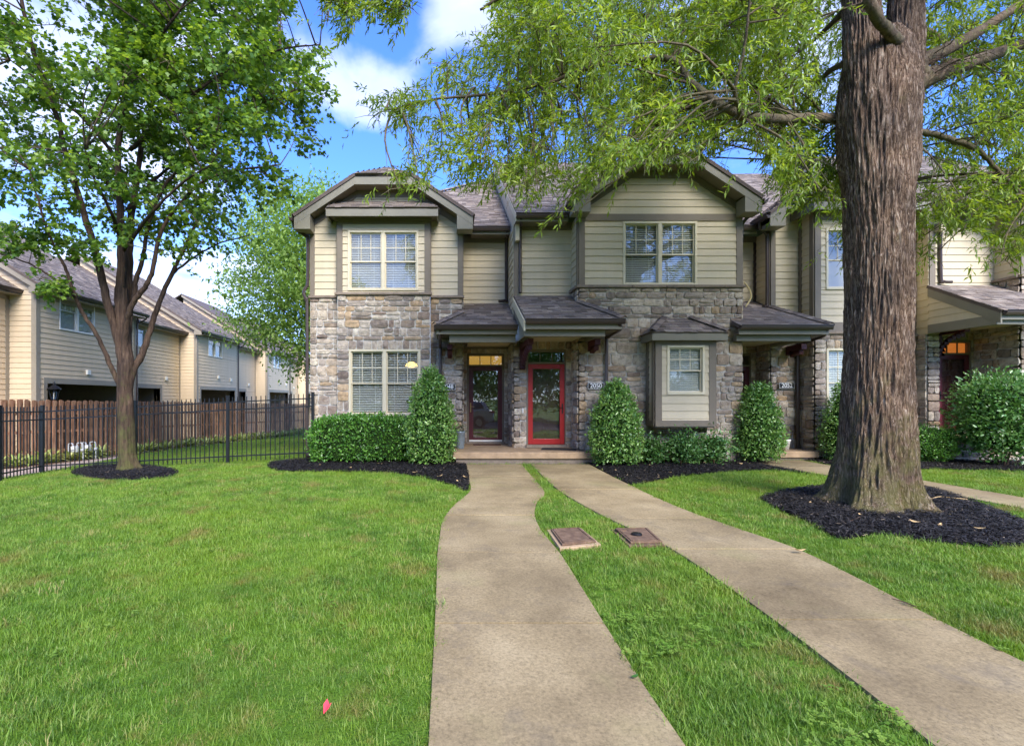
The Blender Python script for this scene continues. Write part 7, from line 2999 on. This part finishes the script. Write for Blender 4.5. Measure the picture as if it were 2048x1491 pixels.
def suv():
    """pale SUV parked at the kerb, nose to -X, seen mirrored in the maroon door"""
    X0, Y0 = -1.75, -5.4
    z0 = gzf(0, Y0) + .02
    o = root('parked_car', (X0 + 2.3, Y0, z0), 'silver parked SUV mirrored in the maroon door glass', 'car')
    lower = [(0.0, .45), (.05, .75), (.35, .92), (1.15, 1.02), (1.2, 1.03), (3.9, 1.08), (4.5, 1.02), (4.62, .8), (4.6, .45), (4.3, .32), (.3, .32)]
    upper = [(1.15, 1.03), (1.75, 1.55), (2.1, 1.64), (3.4, 1.66), (4.0, 1.58), (4.42, 1.06)]
    W = .93
    mb = MB()
    # lofted body: three widths per side give the sides some curvature
    secs = [(-W, .90), (-W * .93, 1.0), (W * .93, 1.0), (W, .90)]
    mb.prism([(X0 + x, Y0 - W, z0 + z) for x, z in lower], (0, 2 * W, 0))
    body = mb.build('body', 'car_silver', o, bevel=.06)
    cab = MB()
    tw = .74
    A = [(X0 + x, Y0 - (W - .02 - (z - 1.03) * .28), z0 + z) for x, z in upper]
    Bq = [(X0 + x, Y0 + (W - .02 - (z - 1.03) * .28), z0 + z) for x, z in upper]
    n = len(A)
    cab.add(A + Bq, [tuple(range(n)), tuple(reversed(range(n, 2 * n)))] + [(i, n + i, n + (i + 1) % n, (i + 1) % n) for i in range(n)])
    cab.build('roof', 'car_silver', o, bevel=.03)
    for (xa, xb, xc, xd) in ((1.42, 2.35, 2.35, 1.90), (2.43, 3.25, 3.25, 2.43), (3.33, 4.05, 3.80, 3.33)):
        for sg in (-1, 1):
            za, zb = 1.10, 1.52
            ya = W - .02 - (za - 1.03) * .28 + .008
            yb = W - .02 - (zb - 1.03) * .28 + .008
            q = [(X0 + xa, Y0 + sg * ya, z0 + za), (X0 + xb, Y0 + sg * ya, z0 + za), (X0 + xc, Y0 + sg * yb, z0 + zb), (X0 + xd, Y0 + sg * yb, z0 + zb)]
            MB().prism(q, (0, sg * .006, 0)).build('side_window', 'car_glass', o)
    MB().prism([(X0 + 4.05, Y0 - .62, z0 + 1.54), (X0 + 4.05, Y0 + .62, z0 + 1.54), (X0 + 4.40, Y0 + .72, z0 + 1.12), (X0 + 4.40, Y0 - .72, z0 + 1.12)], (.02, 0, .02)).build('rear_window', 'car_glass', o)
    MB().prism([(X0 + 1.26, Y0 - .72, z0 + 1.14), (X0 + 1.26, Y0 + .72, z0 + 1.14), (X0 + 1.74, Y0 + .62, z0 + 1.54), (X0 + 1.74, Y0 - .62, z0 + 1.54)], (-.02, 0, .02)).build('windscreen', 'car_glass', o)
    for sg in (-1, 1):
        bxx = MB().box(X0 + 4.44, X0 + 4.63, min(Y0 + sg * .6, Y0 + sg * .94), max(Y0 + sg * .6, Y0 + sg * .94), z0 + .86, z0 + .98)
        bxx.build('tail_lamp', 'tail_red', o)
        MB().box(X0 + .02, X0 + .25, min(Y0 + sg * .55, Y0 + sg * .92), max(Y0 + sg * .55, Y0 + sg * .92), z0 + .68, z0 + .80).build('headlight', 'white_plastic', o)
        MB().box(X0 + .3, X0 + 4.3, Y0 + sg * (W + .001) - .012, Y0 + sg * (W + .001) + .012, z0 + .32, z0 + .46).build('sill', 'car_trim', o)
        for wx in (.95, 3.72):
            c = Vector((X0 + wx, Y0 + sg * (W - .10), z0 + .36))
            w = MB().tube([c - Vector((0, .11, 0)), c - Vector((0, .10, 0)), c + Vector((0, .10, 0)), c + Vector((0, .125, 0))], [.33, .365, .365, .33], 28).build('wheel', 'tyre', o)
            MB().tube([c + Vector((0, sg * .10, 0)), c + Vector((0, sg * .135, 0))], [.24, .22], 20).build('rim', 'rim', w)
            MB().tube([c + Vector((0, sg * .01, 0)), c + Vector((0, sg * .112, 0))], [.43, .43], 28).build('wheel_arch', 'car_trim', o)
    MB().box(X0 + 4.5, X0 + 4.66, Y0 - .85, Y0 + .85, z0 + .36, z0 + .56).build('bumper', 'car_trim', o, bevel=.04)


suv()
